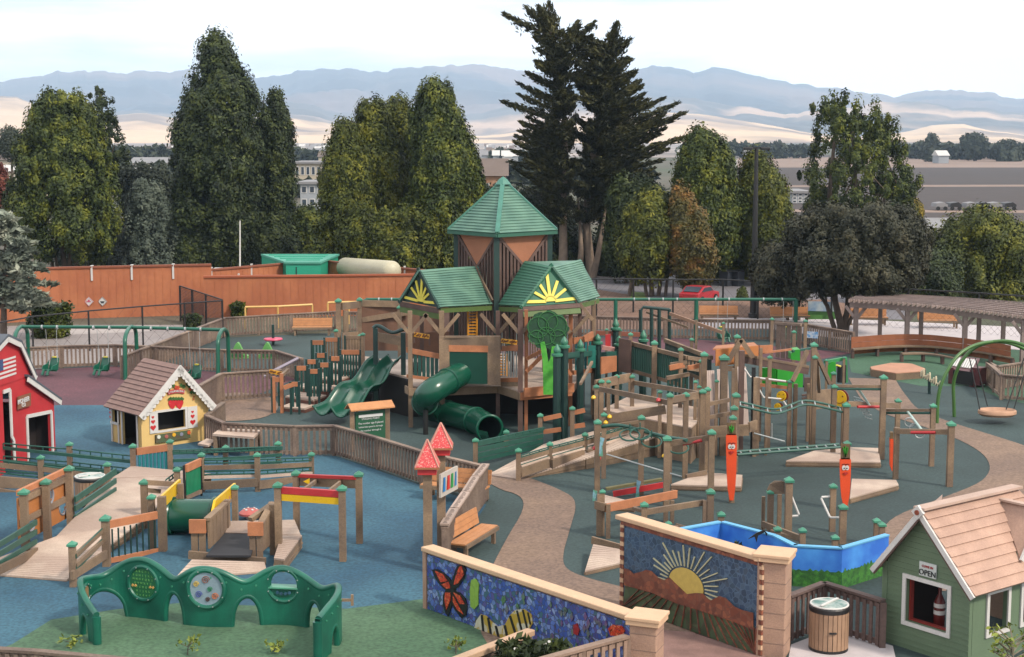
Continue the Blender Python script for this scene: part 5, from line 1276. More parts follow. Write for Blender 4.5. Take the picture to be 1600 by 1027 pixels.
# flower box
b0, b1 = hs(253,690), hs(301,683); z1b = wz0-.12; o = MB().prism([HU(wx0-.12,z1b-.26,-.08),HU(wx1+.14,z1b-.26,-.08),HU(wx1+.14,z1b,-.08),HU(wx0-.12,z1b,-.08)], bd*.07).build('flower_box', mat('box_painted', (104,92,70), .8, .2, 6, second=(84,104,70), sec_scale=6), r)
for j, cc in enumerate([(240,240,225),(190,110,100),(250,190,50),(150,150,170),(226,104,52)]):
    s = wx0-.02+(wx1-wx0+.1)*j/4; MB().disc(HU(s, z1b-.07-.02*(j % 2), -.09), bd, .065, .02, 8).disc(HU(s, z1b-.07-.02*(j % 2), -.105), bd, .02, .01, 6).build('flower', mat('petal%d' % j if False else 'petal_'+['white','pink','gold','lilac','orange'][j], cc, .6, .1, 8), o)
# strawberries, banner and vine
def hp3(px, row): return Hp(px, row, -.03)
BER = mat('berry_red', (214,36,48), .5, .12, 9, second=(236,90,90), sec_scale=18, sec_lo=.62, sec_hi=.66)
for px, s in ((269.5,1),(280.5,-1)):
    c = hp3(px, 630); q = []
    for i in range(18):
        t = 2*math.pi*i/18; x = .15*math.cos(t)*(1.0 if math.sin(t) > 0 else 1+.45*math.sin(t)); z = .15*math.sin(t) if math.sin(t) > 0 else .21*math.sin(t); q.append(c+fd*x+Vector((0,0,z)))
    MB().prism(q, bd*(.02 if s > 0 else .028)).build('strawberry', BER, r)
mb = MB()
for i in range(11):
    c = hp3(264.5+i*2.1, 623.5-(i % 2)*1.2); mb.prism([c+fd*.05, c+Vector((0,0,.05)), c-fd*.05, c-Vector((0,0,.06))], -bd*.02)
mb.build('berry_leaves', mat('leaf_paint', (64,112,50), .6, .15, 8), r)
mb = MB(); ban = []
for i in range(9): ban.append(hp3(262+i*3.25, 614.5-2.2*math.sin(math.pi*i/8)-i*.25))
for a, b in zip(ban[:-1], ban[1:]): mb.beam(a, b, .03, .13)
o = mb.build('banner', RED, r)
mb = MB(); word = 'STRAWBERRY'
for i, ch in enumerate(word):
    t = (i+.6)/len(word)*8; k_ = min(7, int(t)); q = lerp(ban[k_], ban[k_+1], t-k_); vs, fs = text_mesh(ch, .105, q-bd*.025, fd, (0,0,1), .01); mb.add(vs, fs)
mb.build('lettering', LETW, o)
vm = MB(); vm2 = MB()
for (px, row, c) in ((250,608,1),(254,612,1),(256,604,0),(262,603,0),(265,606,0),(271,603,0),(275,605,1),(278,606,1),(283,602,0),(287,604,0),(293,601,0),(296,604,0),(297,608,1),(301,607,1),(303,613,0),(299,613,0),(251,615,0),(247,620,1),(254,621,1),(303,620,1),(302,624,1)):
    q = hp3(px, row); big = .07 if row < 616 else .03
    (vm2 if c else vm).prism([q+fd*big, q+Vector((0,0,big)), q-fd*big, q-Vector((0,0,big))], -bd*.015)
vm.build('painted_leaves', mat('leaf_paint', (64,112,50)), r); vm2.build('painted_berries', mat('berry_orange', (220,84,44), .5, .1, 5), r)
# left side shutter strip, door frame
SU = lambda s, z, off=0: F+bd*s-fd*off+Vector((0,0,z))
for s in (.2, dp*.6, dp*.72, dp*.94): MB().prism([SU(s,0,.01),SU(s+.07,0,.01),SU(s+.07,zeL-.05,.01),SU(s,zeL-.05,.01)], -fd*.03).build('door_trim', WHITE, r)
MB().prism([SU(dp*.72,.62,.01),SU(dp*.99,.62,.01),SU(dp*.99,.7,.01),SU(dp*.72,.7,.01)], -fd*.04).build('window_sill', WHITE, r)
for f in (.85,1.0,1.12): MB().prism(heart(SU(dp*1.0, f*.98, .03), bd, Vector((0,0,1)), .1, fd), -fd*.01).build('heart', HEART, r)
# ================================================================== green store house
GH = mat('house_green', (112,134,106), .65, .07, 2, fine=.05); SHT = mat('shingle_tan', (206,168,148), .85, .1, 2, fine=.1, second=(190,154,136), sec_scale=1.4)
C = base_of(1517, 908, 1.72); Lc = base_of(1388, 873, 1.72); gd = (Lc-C); GW = gd.length; gd.normalize(); gb = Vector((gd.y, -gd.x, 0)); gb = gb if gb.y > 0 else -gb; gb = gb if gb.x > 0 else -gb
r = thing('store_playhouse', C, 'green clapboard playhouse with an OPEN sign and tan shingle roof at lower right', 'playhouse')
GU = lambda s, z, off=0: C+gd*s+gb*off+Vector((0,0,z))
def gp(px, row, off=0):
    d = ray(px, row); t = (C.dot(gb)+off)/(Vector((d.x,d.y,0)).dot(gb)); return Vector((d.x*t, d.y*t, CH+d.z*t))
def gs(px, row): p = gp(px, row); return ((p-C).dot(gd), p.z)
ga_, gz = gs(1448,800); ze2 = 1.72; dp2 = 3.1
gx0 = gs(1481,950)[0]; gx1 = gs(1416,930)[0]; gz1 = gs(1450,912)[1]; gz0 = gs(1448,980)[1]
roofg = lambda s: ze2+(gz-ze2)*(s/ga_ if s < ga_ else (GW-s)/(GW-ga_))
mb = MB()
for pts in ([(0,0),(0,ze2),(gx0,roofg(gx0)),(gx0,0)], [(gx1,0),(gx1,roofg(gx1)),(GW,ze2),(GW,0)], [(gx0,0),(gx0,gz0),(gx1,gz0),(gx1,0)], [(gx0,gz1),(gx0,roofg(gx0)),(ga_,gz),(gx1,roofg(gx1)),(gx1,gz1)]): mb.prism([GU(s,z) for s,z in pts], gb*.09)
# clapboard shadow lines: thin laps on the gable
for i in range(1, 30):
    z = i*.115; 
    lo = 0 if z < ze2 else (z-ze2)/(gz-ze2)*ga_; hi = GW if z < ze2 else GW-(z-ze2)/(gz-ze2)*(GW-ga_)
    segs = [(lo, hi)] if not (gz0-.1 < z < gz1+.1) else [(lo, gx0-.09), (gx1+.09, hi)]
    for a, b in segs:
        if b-a > .06: mb.prism([GU(a,z,-.0),GU(b,z,0),GU(b,z,-.012),GU(a,z,-.012)], (0,0,-.02)) 
# side wall with two windows
sx = lambda px, row: None
def sp(px, row, off=0):
    nn = gd; d = ray(px, row); t = (C.dot(nn)+off)/(Vector((d.x,d.y,0)).dot(nn)); p = Vector((d.x*t, d.y*t, CH+d.z*t)); return ((p-C).dot(gb), p.z)
W1 = (sp(1545,930)[0], sp(1574,930)[0]); W2 = (sp(1598,920)[0], sp(1598,920)[0]+W1[1]-W1[0]); sz1 = sp(1560,925)[1]; sz0 = sp(1558,985)[1]
def side(pts): mb.prism([GU(0,z,s) for s,z in pts], gd*.09)
side([(.1,0),(.1,ze2-.02),(W1[0],ze2-.02),(W1[0],0)]); side([(W1[0],0),(W1[0],sz0),(W1[1],sz0),(W1[1],0)]); side([(W1[0],sz1),(W1[0],ze2-.02),(W1[1],ze2-.02),(W1[1],sz1)])
side([(W1[1],0),(W1[1],ze2-.02),(W2[0],ze2-.02),(W2[0],0)]); side([(W2[0],0),(W2[0],sz0),(W2[1],sz0),(W2[1],0)]); side([(W2[0],sz1),(W2[0],ze2-.02),(W2[1],ze2-.02),(W2[1],sz1)]); side([(W2[1],0),(W2[1],ze2-.02),(dp2,ze2-.02),(dp2,0)])
mb.build('wall', GH, r)
MB().prism([GU(.1,0,dp2),GU(GW-.1,0,dp2),GU(GW-.1,ze2,dp2),GU(ga_,gz-.1,dp2),GU(.1,ze2,dp2)], gb*.06).build('back_wall', mat('inner_tan', (170,140,118), .8, .1, 2), r)
MB().prism([GU(GW,0,.1),GU(GW,ze2-.02,.1),GU(GW,ze2-.02,dp2*.5),GU(GW,0,dp2*.5)], -gd*.06).build('side_wall', INT, r)
frame(r, GU, gx0, gx1, gz0, gz1, -.035, .08, nn=gb*.035)
GS = lambda s, z, off=0: GU(-off, z, s)
for Wd in (W1, W2): frame(r, GS, Wd[0], Wd[1], sz0, sz1, .003, .08, nn=-gd*.035)
RI = mat('reveal_red', (150,44,36), .6, .1, 4)
frame(r, GU, gx0+.03, gx1-.03, gz0+.03, gz1-.03, .1, .03, RI, 'window_reveal', nn=gb*.1)
# corner boards and left annex
MB().prism([GU(GW,0,-.02),GU(GW+.12,0,-.02),GU(GW+.12,ze2-.05,-.02),GU(GW,ze2-.05,-.02)], gb*.3).build('corner_board', GH, r)
# roof
og = .22; sg = (gz-ze2)/ga_; gre = GU(-og, ze2-og*sg, -.2); 
pr = VY(1590, 757, 1); # ridge end found along the roof direction
dl = 0
for k_ in range(400):
    dl = k_*.01; q = GU(ga_, gz+.03, dl)
    # project
    rel = q-Vector((0,0,CH)); fz = rel.y*CP-rel.z*SP; pxx = 800+FP*rel.x/fz
    if pxx >= 1589: break
RL = dl
shingle_roof(r, gre, GU(-og, ze2-og*sg, RL), GU(ga_, gz+.03, RL), GU(ga_, gz+.03, -.2), .03, SHT, 9)
shingle_roof(r, GU(GW+og, ze2-og*sg, -.2), GU(GW+og, ze2-og*sg, RL), GU(ga_, gz+.03, RL), GU(ga_, gz+.03, -.2), .03, SHT, 9)
MB().beam(GU(ga_,gz+.1,-.24), GU(ga_,gz+.1,RL), .26, .05).build('ridge_board', mat('ridge_pale', (206,176,160), .8, .1, 2), r)
for (a, b) in ((GU(-og,ze2-og*sg-.02,-.22), GU(ga_,gz,-.22)), (GU(GW+og,ze2-og*sg-.02,-.22), GU(ga_,gz,-.22))):
    MB().beam(a, b, .05, .1).build('barge_board', WHITE, r); 
    d = (b-a).normalized(); up = (Vector((0,0,1))-d*d.z).normalized(); MB().beam(a-up*.07, b-up*.07, .04, .03).build('barge_edge', WOODD, r)
MB().box(GU(ga_,gz+.03,-.26), (.2,.06,.2), math.atan2(gd.y, gd.x), 0, R(45)).build('finial', WHITE, r); MB().disc(GU(ga_,gz+.03,-.3), gb, .05, .03, 12).build('finial_knob', mat('knob_brown', (150,70,44), .6, .1, 5), r)
# dormer on the right slope
dc = .85+RL*.46; zd = gz-.18; 
def onroof(s, off): return ze2+(gz-ze2)*(s/ga_)+.05
dw = .62
apx = GU(.28, onroof(.28,0)+.62, dc); bse0 = GU(-.02, onroof(0,0)-.02, dc-dw); bse1 = GU(-.02, onroof(0,0)-.02, dc+dw); rdge = GU(ga_*.9, gz-.1, dc)
apx = GU(-.02, gz-.12, dc); rdge = GU(ga_*.93, gz-.1, dc); bse0 = GU(.12, onroof(.12,0)-.05, dc-dw); bse1 = GU(.12, onroof(.12,0)-.05, dc+dw); apx = GU(.12, gz-.1, dc)
MB().prism([bse0, bse1, apx], gd*.05).build('dormer_wall', GH, r)
MB().prism([bse0-gd*.1, apx-gd*.1, rdge, rdge+Vector((0,0,-.02))][:3], (0,0,.05)).build('dormer_roof', SHT, r); MB().prism([bse1-gd*.1, apx-gd*.1, rdge], (0,0,.05)).build('dormer_roof', SHT, r)
for b_ in (bse0, bse1): MB().beam(b_-gd*.13, apx-gd*.13+Vector((0,0,.0)), .05, .09).build('dormer_trim', WHITE, r)
MB().beam(apx-gd*.15+Vector((0,0,.06)), rdge+Vector((0,0,.06)), .16, .04).build('dormer_ridge', mat('ridge_pale', (206,176,160)), r)
# second lower roof part behind
shingle_roof(r, GU(-og, ze2-og*sg-.001, RL+.02), GU(-og, ze2-og*sg-.001, RL+1.4), GU(ga_*.8, gz-.28, RL+1.4), GU(ga_*.8, gz-.28, RL+.02), .03, SHT, 8)
MB().prism([GU(0,0,RL+.1),GU(0,ze2-.1,RL+.1),GU(0,ze2-.1,RL+1.3),GU(0,0,RL+1.3)], gd*.08).build('annex_wall', GH, r)
# rear gable peak left
MB().prism([GU(ga_+.1,gz-.05,.5),GU(ga_+.62,gz-.35,.5),GU(ga_+.55,gz+.02,1.2)], (0,0,.05)).build('rear_roof', mat('ridge_pale', (206,176,160)), r)
# OPEN sign
c = gp(1449.5, 891, -.04); o = MB().prism([c+gd*.2+Vector((0,0,-.14)), c-gd*.2+Vector((0,0,-.14)), c-gd*.2+Vector((0,0,.14)), c+gd*.2+Vector((0,0,.14))], gb*.02).build('open_sign', mat('sign_white', (222,228,224), .5, .04, 4), r)
vs, fs = text_mesh('OPEN', .155, c-gb*.012+Vector((0,0,-.065)), -gd, (0,0,1), .012); vs2, fs2 = text_mesh('COME IN', .065, c-gb*.012+Vector((0,0,.06)), -gd, (0,0,1), .012)
MB().add(vs, fs).build('lettering', BLK, o); MB().add(vs2, fs2).build('lettering', mat('letter_red', (190,60,60), .5, .05, 4), o)
b = thing('bottle_cutout', gp(1468, 985, .5)-Vector((0,0,.0)), 'tall dark red bottle with two white bands inside the green house window', 'bottle')
q = gp(1468, 950, .55); q0 = Vector((q.x, q.y, gz0-.25))
MB().lathe(q0, [(.1,0),(.11,.02),(.11,.62),(.06,.74),(.035,.78),(.035,.92),(.05,.93),(.05,.98),(.02,1.0)], 14).build('bottle_body', mat('bottle_red', (110,28,24), .4, .1, 4), b, smooth=True)
for z in (.42, .62-.06): MB().lathe((q0.x,q0.y,q0.z+z-.04), [(.115,0),(.115,.08)], 14).build('label_band', WHITE, b)
# ================================================================== benches
def bench(label, ctr, rz, ln=1.9, m=CEDAR, group=None, legs=True, hback=.82):
    r = thing('cedar_bench', ctr, label, 'bench', group); X = Matrix.Translation(Vector(ctr)) @ Matrix.Rotation(rz, 4, 'Z')
    def bx_(c, s, name, mm, rx=0): return MB().box((0,0,0), s, 0, rx)
    def place(mb, c): mb.v = [tuple(X @ (Vector(v)+Vector(c))) for v in mb.v]; return mb
    for i in range(3): place(MB().box((0,0,0), (ln,.14,.04)), (0,-.2+i*.15,.43)).build('seat_slat', m, r)
    place(MB().box((0,0,0), (ln,.05,.1)), (0,-.29,.38)).build('seat_edge', WOOD, r)
    for i in range(3): place(MB().box((0,0,0), (ln,.04,.13), 0, R(-10)), (0,.26+.025*i,.52+i*.135)).build('back_slat', m, r)
    for s in (-1, 1):
        place(MB().box((0,0,0), (.09,.09,.4)), (s*(ln/2-.15),-.22,.2)).build('leg', WOOD, r); place(MB().box((0,0,0), (.09,.09,.8)), (s*(ln/2-.15),.34,.4)).build('leg', WOOD, r)
        place(MB().box((0,0,0), (.07,.5,.08)), (s*(ln/2-.15),.0,.36)).build('bearer', WOOD, r)
    return r
def facing(px, base, label, dirdeg, ln=1.9, **k): g = G(px, base); return bench(label, (g.x, g.y, 0), R(dirdeg), ln, **k)
facing(737, 862, 'cedar bench with a high back beside the engraved fence, facing the tan path', 68, 2.0)
facing(488, 524, 'cedar bench against the far picket fence behind the tower stairs', 2, 2.0)
facing(712, 782, 'cedar bench behind the red spired castle posts on the blue surface', -18, 1.9)
for px, base, lb in ((1123,503,'leftmost of the orange benches along the terrace behind the swing bar'),(1234,505,'orange bench behind the right leg of the green swing frame'),(1355,508,'orange bench seen through the left end of the pergola'),(1466,513,'orange bench seen through the middle of the pergola')):
    facing(px, base, lb, -3, 2.1, group='orange benches on the terrace')
# ================================================================== picnic table, info board, spinner and little things
r = thing('picnic_table', G(366, 703), 'pale topped wooden picnic table in front of the bent fence right of the yellow house', 'table')
zt = .72; q = [G(332,678,zt), G(396,683,zt), G(408,672,zt), G(345,669,zt)]
MB().prism(q, (0,0,-.07)).build('table_top', DECK, r)
for p in q: 
    c = lerp(p, lerp(q[0], q[2], .5), .12); MB().bb(c.x-.06,c.x+.06,c.y-.06,c.y+.06,0,zt-.08).build('leg', WOOD, r)
zt = .4; q = [G(309,693,zt), G(325,696,zt), G(338,688,zt), G(323,685,zt)]; MB().prism(q, (0,0,-.06)).build('bench_seat', DECK, r)
c = lerp(q[0], q[2], .5); MB().bb(c.x-.1,c.x+.1,c.y-.1,c.y+.1,0,zt-.07).build('leg', WOOD, r)
r = thing('info_board', G(578, 702), 'green lettered notice board under a small orange roof behind the bent fence', 'sign')
a, b = G(551,706), G(606,700); zt = VY(551, 641, a.y).z; dd = (b-a).normalized(); up = Vector((0,0,1)); nf = Vector((dd.y,-dd.x,0)); nf = nf if nf.y < 0 else -nf
for p in (a, b): MB().bb(p.x-.07,p.x+.07,p.y-.07,p.y+.07,0,zt).build('post', WOOD, r)
for s in (-1, 1): MB().prism([a-dd*.15+up*zt+nf*.26*s, b+dd*.15+up*zt+nf*.26*s, b+dd*.15+up*(zt+.18), a-dd*.15+up*(zt+.18)], (0,0,.04)).build('roof', CEDAR, r)
pn = MB().prism([a+dd*.1+up*.35, b-dd*.1+up*.35, b-dd*.1+up*(zt-.08), a+dd*.1+up*(zt-.08)], nf*.04).build('board_panel', mat('board_green', (34,96,66), .5, .08, 3), r)
md_ = lerp(a, b, .5)+nf*.055; mb = MB()
MB().beam(md_+up*(zt-.22)-dd*.42, md_+up*(zt-.22)+dd*.42, .02, .09).build('title_bar', LETW, pn)
for txt, sz, dz_ in (('STAGING POINT',.085,.32),('The number sign 8 placed',.085,.46),('behind the speed is through',.075,.58),('the number through it',.08,.7)):
    vs, fs = text_mesh(txt, sz, md_+up*(zt-dz_), dd, (0,0,1), .012); mb.add(vs, fs)
mb.build('lettering', LETW, pn)
g = G(427, 540); r = thing('spinner', g, 'pink disc spinner with a dark green pole on the far teal surface', 'spinner')
MB().tube([g, g+up*1.02], .07, 10).build('pole', GRND, r); MB().lathe(g+up*.3, [(.05,-.04),(.4,-.05),(.46,0),(.44,.05),(.1,.07)], 24).build('disc', mat('pink_plastic', (236,90,124), .4, .06, 4), r, smooth=True)
ring(r, g+up*.84, (0,0,1.001), .12, RED, .03, 'handle')
for px, lb in ((372,'left light green rocking hump behind the curved fence'),(418,'right light green rocking hump behind the curved fence')):
    g = G(px, 560); r = thing('rocking_hump', g, lb, 'rocker', 'green rockers behind the curved fence'); P_ = [g+Vector(((t-.5)*.95, 0, .62*math.exp(-((t-.5)*4)**2)+.12)) for t in [i/16 for i in range(17)]]
    MB().prism([g+Vector((-.48,-.15,0))]+[p+Vector((0,-.15,0)) for p in P_]+[g+Vector((.48,-.15,0))], (0,.3,0)).build('body', mat('hump_green', (110,180,96), .5, .1, 3), r)
    MB().prism([g+Vector((-.3,-.19,.1)), g+Vector((.3,-.19,.1)), g+Vector((.2,-.19,.3)), g+Vector((-.2,-.19,.3))], (0,.03,0)).build('side_plate', mat('hump_dark', (40,110,70), .5, .1, 3), r)
for px, row, s, lb in ((391,798,1,'upper pink toadstool step beside the black ramp'),(441,818,1,'lower pink toadstool step beside the corner post'),(415,806,.6,'small middle toadstool step nearly hidden by the ramp side')):
    q = VY(px, row, DR(812)); r = thing('toadstool', (q.x,q.y,0), lb, 'step', 'toadstool steps on the blue surface')
    MB().lathe((q.x,q.y,0), [(.12,0),(.1,q.z-.05)], 12).build('stalk', WHITE, r)
    MB().lathe((q.x,q.y,q.z-.1), [(.3*s,0),(.3*s,.05),(.2*s,.13),(.02,.16)], 20).build('cap', mat('toad_pink', (206,104,96), .5, .1, 5), r, smooth=True)
    mb = MB(); 
    for i in range(6): a_ = i*1.05; mb.disc((q.x+.16*s*math.cos(a_), q.y+.16*s*math.sin(a_), q.z+.05), (math.cos(a_)*.4, math.sin(a_)*.4, 1), .03, .02, 8)
    mb.build('spots', WHITE, r)
# castle posts
r = thing('castle_gateway', G(671, 893), 'pair of wooden posts with red pointed spires and a bright painted sign between', 'gateway')
def spire(px, base, rows, wd=.2):
    g = G(px, base); z = [VY(px, q, g.y).z for q in rows]   # tip, eave, neck
    MB().bb(g.x-wd/2,g.x+wd/2,g.y-wd/2,g.y+wd/2,0,z[2]).build('post', WOOD, r)
    a = .27; RS = mat('spire_red', (222,66,70), .6, .12, 14, second=(240,160,150), sec_scale=30, sec_lo=.55, sec_hi=.6)
    o = MB().add([(g.x-a,g.y-a,z[1]),(g.x+a,g.y-a,z[1]),(g.x+a,g.y+a,z[1]),(g.x-a,g.y+a,z[1]),(g.x,g.y,z[0])], [(0,3,2,1),(0,1,4),(1,2,4),(2,3,4),(3,0,4)]).build('spire', RS, r)
    for sx, sy in ((-1,-1),(1,-1),(1,1),(-1,1)): MB().beam((g.x+sx*a,g.y+sy*a,z[1]),(g.x,g.y,z[0]+.02), .03, .03).build('spire_trim', mat('spire_edge', (216,150,134), .6, .1, 4), o)
    MB().bb(g.x-a*.8,g.x+a*.8,g.y-a*.8,g.y+a*.8,z[2]-.02,z[1]-.004).build('collar', RED, r)
    MB().bb(g.x-a*1.05,g.x+a*1.05,g.y-a*1.05,g.y+a*1.05,z[1]-.045,z[1]-.005).build('ledge', WOODO, r)
    return g
ga1 = spire(669, 893, (688,727,738)); gb1 = spire(690, 876, (662,697,708))
a = VY(674, 741, ga1.y-.02)+Vector((.1,0,0)); b = VY(701, 720, gb1.y)+Vector((.1,0,0)); hh = 38/FP*ga1.y
r2_ = thing('gateway_sign', a-Vector((0,0,hh)), 'slanting white edged sign with coloured letters hung between the castle posts', 'sign')
d = (b-a).normalized(); d = Vector((d.x,d.y,0)).normalized(); L_ = (Vector((b.x-a.x,b.y-a.y,0))).length; zl = (b.z-a.z)/L_
nn = Vector((d.y,-d.x,0)); nn = nn if nn.x > 0 else -nn
def SG(s, z, o=0): return Vector((a.x,a.y,0))+d*s+nn*(.13+o)+Vector((0,0,a.z-hh+z+zl*s*0))
MB().prism([SG(0,0),SG(L_,0+.0),SG(L_,hh),SG(0,hh)], -nn*.05).build('board', mat('sign_pale', (206,196,186), .6, .05, 4), r2_)
for i, (cc, wide) in enumerate((((40,130,200),.6),((214,50,40),.7),((50,160,80),.6),((70,140,200),.4))):
    s0 = L_*(.08+.23*i); MB().prism([SG(s0,.12,.012),SG(s0+L_*.17*wide*1.3,.12,.012),SG(s0+L_*.17*wide*1.3,hh-.1,.012),SG(s0+L_*.05,hh-.1,.012),SG(s0+L_*.03,hh*.55,.012)], nn*.012).build('painted_letter', mat('letter_'+['blue','scarlet','green','sky'][i], cc, .5, .05, 4), r2_)
# ================================================================== mosaic walls and pillars
STU = mat('stone_tan', (196,158,134), .8, .12, 3, fine=.12, bump=.3, second=(180,144,124), sec_scale=2); CAPS = mat('cap_stone', (232,192,156), .75, .06, 3, fine=.06)
def mosaic_mat(name, cols, sc_, grout=(60,60,70)):
    m = bpy.data.materials.new(name); m.use_nodes = True; n = m.node_tree.nodes; l = m.node_tree.links; b = n['Principled BSDF']; b.inputs['Roughness'].default_value = .35
    t = n.new('ShaderNodeTexCoord'); v = n.new('ShaderNodeTexVoronoi'); v.inputs['Scale'].default_value = sc_; v.distance = 'EUCLIDEAN'
    e = n.new('ShaderNodeTexVoronoi'); e.feature = 'DISTANCE_TO_EDGE'; e.inputs['Scale'].default_value = sc_
    l.new(t.outputs['Object'], v.inputs['Vector']); l.new(t.outputs['Object'], e.inputs['Vector'])
    r = n.new('ShaderNodeValToRGB'); r.color_ramp.interpolation = 'CONSTANT'; el = r.color_ramp.elements
    for i, c in enumerate(cols):
        q = el[i] if i < 2 else el.new(i/len(cols)); q.position = i/len(cols); q.color = tuple(v*.66 for v in s2l(c))+(1,)
    sp_ = n.new('ShaderNodeSeparateColor'); l.new(v.outputs['Color'], sp_.inputs[0]); l.new(sp_.outputs[0], r.inputs[0])
    g = n.new('ShaderNodeMath'); g.operation = 'LESS_THAN'; g.inputs[1].default_value = .045; l.new(e.outputs['Distance'], g.inputs[0])
    mx_ = n.new('ShaderNodeMixRGB'); l.new(g.outputs[0], mx_.inputs['Fac']); l.new(r.outputs[0], mx_.inputs['Color1']); mx_.inputs['Color2'].default_value = s2l(grout)+(1,)
    l.new(mx_.outputs[0], b.inputs['Base Color']); return m
MOSB = mosaic_mat('mosaic_blue', [(70,100,190),(98,126,206),(126,150,214),(74,84,160),(150,170,220),(96,90,160),(60,90,170),(110,140,200),(70,110,130)], 11)
MOSS = mosaic_mat('mosaic_slate', [(60,84,112),(70,96,124),(54,76,100),(80,104,128),(64,88,110),(74,92,112)], 9, (76,98,122))
MOSR = mosaic_mat('mosaic_brown', [(150,86,66),(134,76,60),(164,100,76),(120,72,60),(142,90,72)], 9, (104,66,56))
MOSG = mosaic_mat('mosaic_field', [(74,96,70),(84,106,78),(66,86,62),(92,112,82)], 3.5, (70,70,56))
MOSO = mosaic_mat('mosaic_orange', [(226,74,44),(236,92,52),(210,60,40),(240,110,70)], 16, (80,30,24))
class Plane:
    def __init__(s, A, B):
        s.A = A; s.d = (B-A); s.L = s.d.length; s.d.normalize(); s.n = Vector((s.d.y,-s.d.x,0)); s.n = s.n if s.n.y < 0 else -s.n
    def at(s, u, z, off=0): return s.A+s.d*u+s.n*off+Vector((0,0,z))
    def px(s, px, row, off=0):
        d = ray(px, row); t = (s.A.dot(s.n)+off)/(Vector((d.x,d.y,0)).dot(s.n)); return Vector((d.x*t, d.y*t, CH+d.z*t))
def pillar(label, px, top, H, wd=.62):
    g = base_of(px, top, H); r = thing('stone_pillar', g, label, 'pillar', None, 0); rz = R(-22)
    MB().box((g.x,g.y,H/2-.08), (wd,wd,H-.16), rz).build('shaft', STU, r, bevel=.02)
    mb = MB()
    for i in range(1, int(H/.3)): mb.box((g.x,g.y,i*.3), (wd+.008,wd+.008,.012), rz)
    mb.build('joint', mat('mortar', (150,124,110), .9, .1, 4), r)
    MB().box((g.x,g.y,H-.1), (wd+.12,wd+.12,.09), rz).box((g.x,g.y,H-.02), (wd+.16,wd+.16,.07), rz).build('capstone', CAPS, r, bevel=.015)
    return g
pillar('tall square stone pillar at the right end of the sun mosaic', 1211, 862, 2.05, .56)
pillar('square stone pillar at the right end of the butterfly mosaic', 1011, 960, 1.5, .5)
# butterfly wall
PW = Plane(base_of(661, 862, 1.28), base_of(988, 972, 1.28)); HW = 1.28
r = thing('butterfly_mosaic', PW.A, 'low blue mosaic wall with a monarch butterfly and striped caterpillar under a tan cap', 'mosaic wall')
MB().prism([PW.at(0,0,-.1),PW.at(PW.L,0,-.1),PW.at(PW.L,HW-.02,-.1),PW.at(0,HW-.02,-.1)], -PW.n*.2).build('core', STU, r)
MB().prism([PW.at(.06,.03,-.1),PW.at(PW.L,.03,-.1),PW.at(PW.L,HW-.06,-.1),PW.at(.06,HW-.06,-.1)], PW.n*.04).build('mosaic_panel', MOSB, r)
MB().beam(PW.at(-.08,HW+.04,-.17), PW.at(PW.L-.02,HW+.04,-.17), .34, .1).build('cap_board', CAPS, r, bevel=.02)
MB().prism([PW.at(-.06,0,-.08),PW.at(.05,0,-.08),PW.at(.05,HW-.02,-.08),PW.at(-.06,HW-.02,-.08)], PW.n*.05).build('end_trim', STU, r)
def poly_on(pl, pix, off, th, m, name, root): return MB().prism([pl.px(x, y, off) for x, y in pix], pl.n*th).build(name, m, root)
BLKM = mat('mosaic_black', (28,26,30), .4, .1, 8)
bf = poly_on(PW, [(676,890),(684,889),(694,895),(703,903),(706,908),(710,898),(715,884),(724,880),(729,890),(726,903),(716,918),(710,922),(720,927),(728,935),(731,948),(729,962),(722,966),(713,955),(707,944),(704,955),(701,963),(697,958),(693,945),(693,932),(697,922),(688,914),(680,902)], -.05, .02, BLKM, 'butterfly', r)
for pix in ([(680,892),(692,897),(699,908),(689,910)],[(690,913),(701,909),(704,919),(698,920)],[(709,914),(713,899),(722,886),(725,898),(716,912)],[(696,926),(704,926),(704,938),(698,953),(695,938)],[(709,926),(719,931),(726,944),(719,944)],[(708,931),(716,946),(724,960),(715,953),(708,940)],[(714,895),(718,886),(722,884),(719,892)]):
    poly_on(PW, pix, -.028, .012, MOSO, 'wing_patch', bf)
poly_on(PW, [(737,906),(744,904),(749,912),(748,930),(748,945),(742,952),(736,948),(735,925)], -.05, .02, mat('mosaic_lime', (150,190,80), .4, .15, 14), 'leaf_motif', r)
cat = poly_on(PW, [(742,982),(745,970),(752,960),(760,962),(770,972),(778,979),(790,976),(797,962),(806,953),(820,952),(831,960),(833,974),(826,986),(812,992),(798,996),(784,1000),(772,1000),(758,994),(746,992)], -.05, .02, mat('mosaic_cream', (226,220,196), .4, .1, 14, second=(204,172,70), sec_scale=3, sec_lo=.48, sec_hi=.52), 'caterpillar', r)
for (a_, b_, w_) in (((753,961),(756,992),3),((763,965),(768,996),3),((775,978),(780,999),3.2),((789,977),(793,997),3.2),((797,962),(806,991),3.2),((808,954),(816,988),2.6),((817,953),(824,982),2.4),((825,957),(829,976),2)):
    poly_on(PW, [(a_[0]-w_/2,a_[1]),(a_[0]+w_/2,a_[1]),(b_[0]+w_/2,b_[1]),(b_[0]-w_/2,b_[1])], -.028, .012, BLKM, 'stripe', cat)
poly_on(PW, [(951,982),(958,976),(972,978),(977,985),(974,993),(955,993)], -.05, .02, MOSO, 'orange_motif', r)
poly_on(PW, [(897,976),(903,974),(906,984),(904,993),(897,990)], -.05, .02, mat('mosaic_red', (170,40,50), .4, .15, 14), 'red_motif', r)
rq = random.Random(9); mg = MB(); 
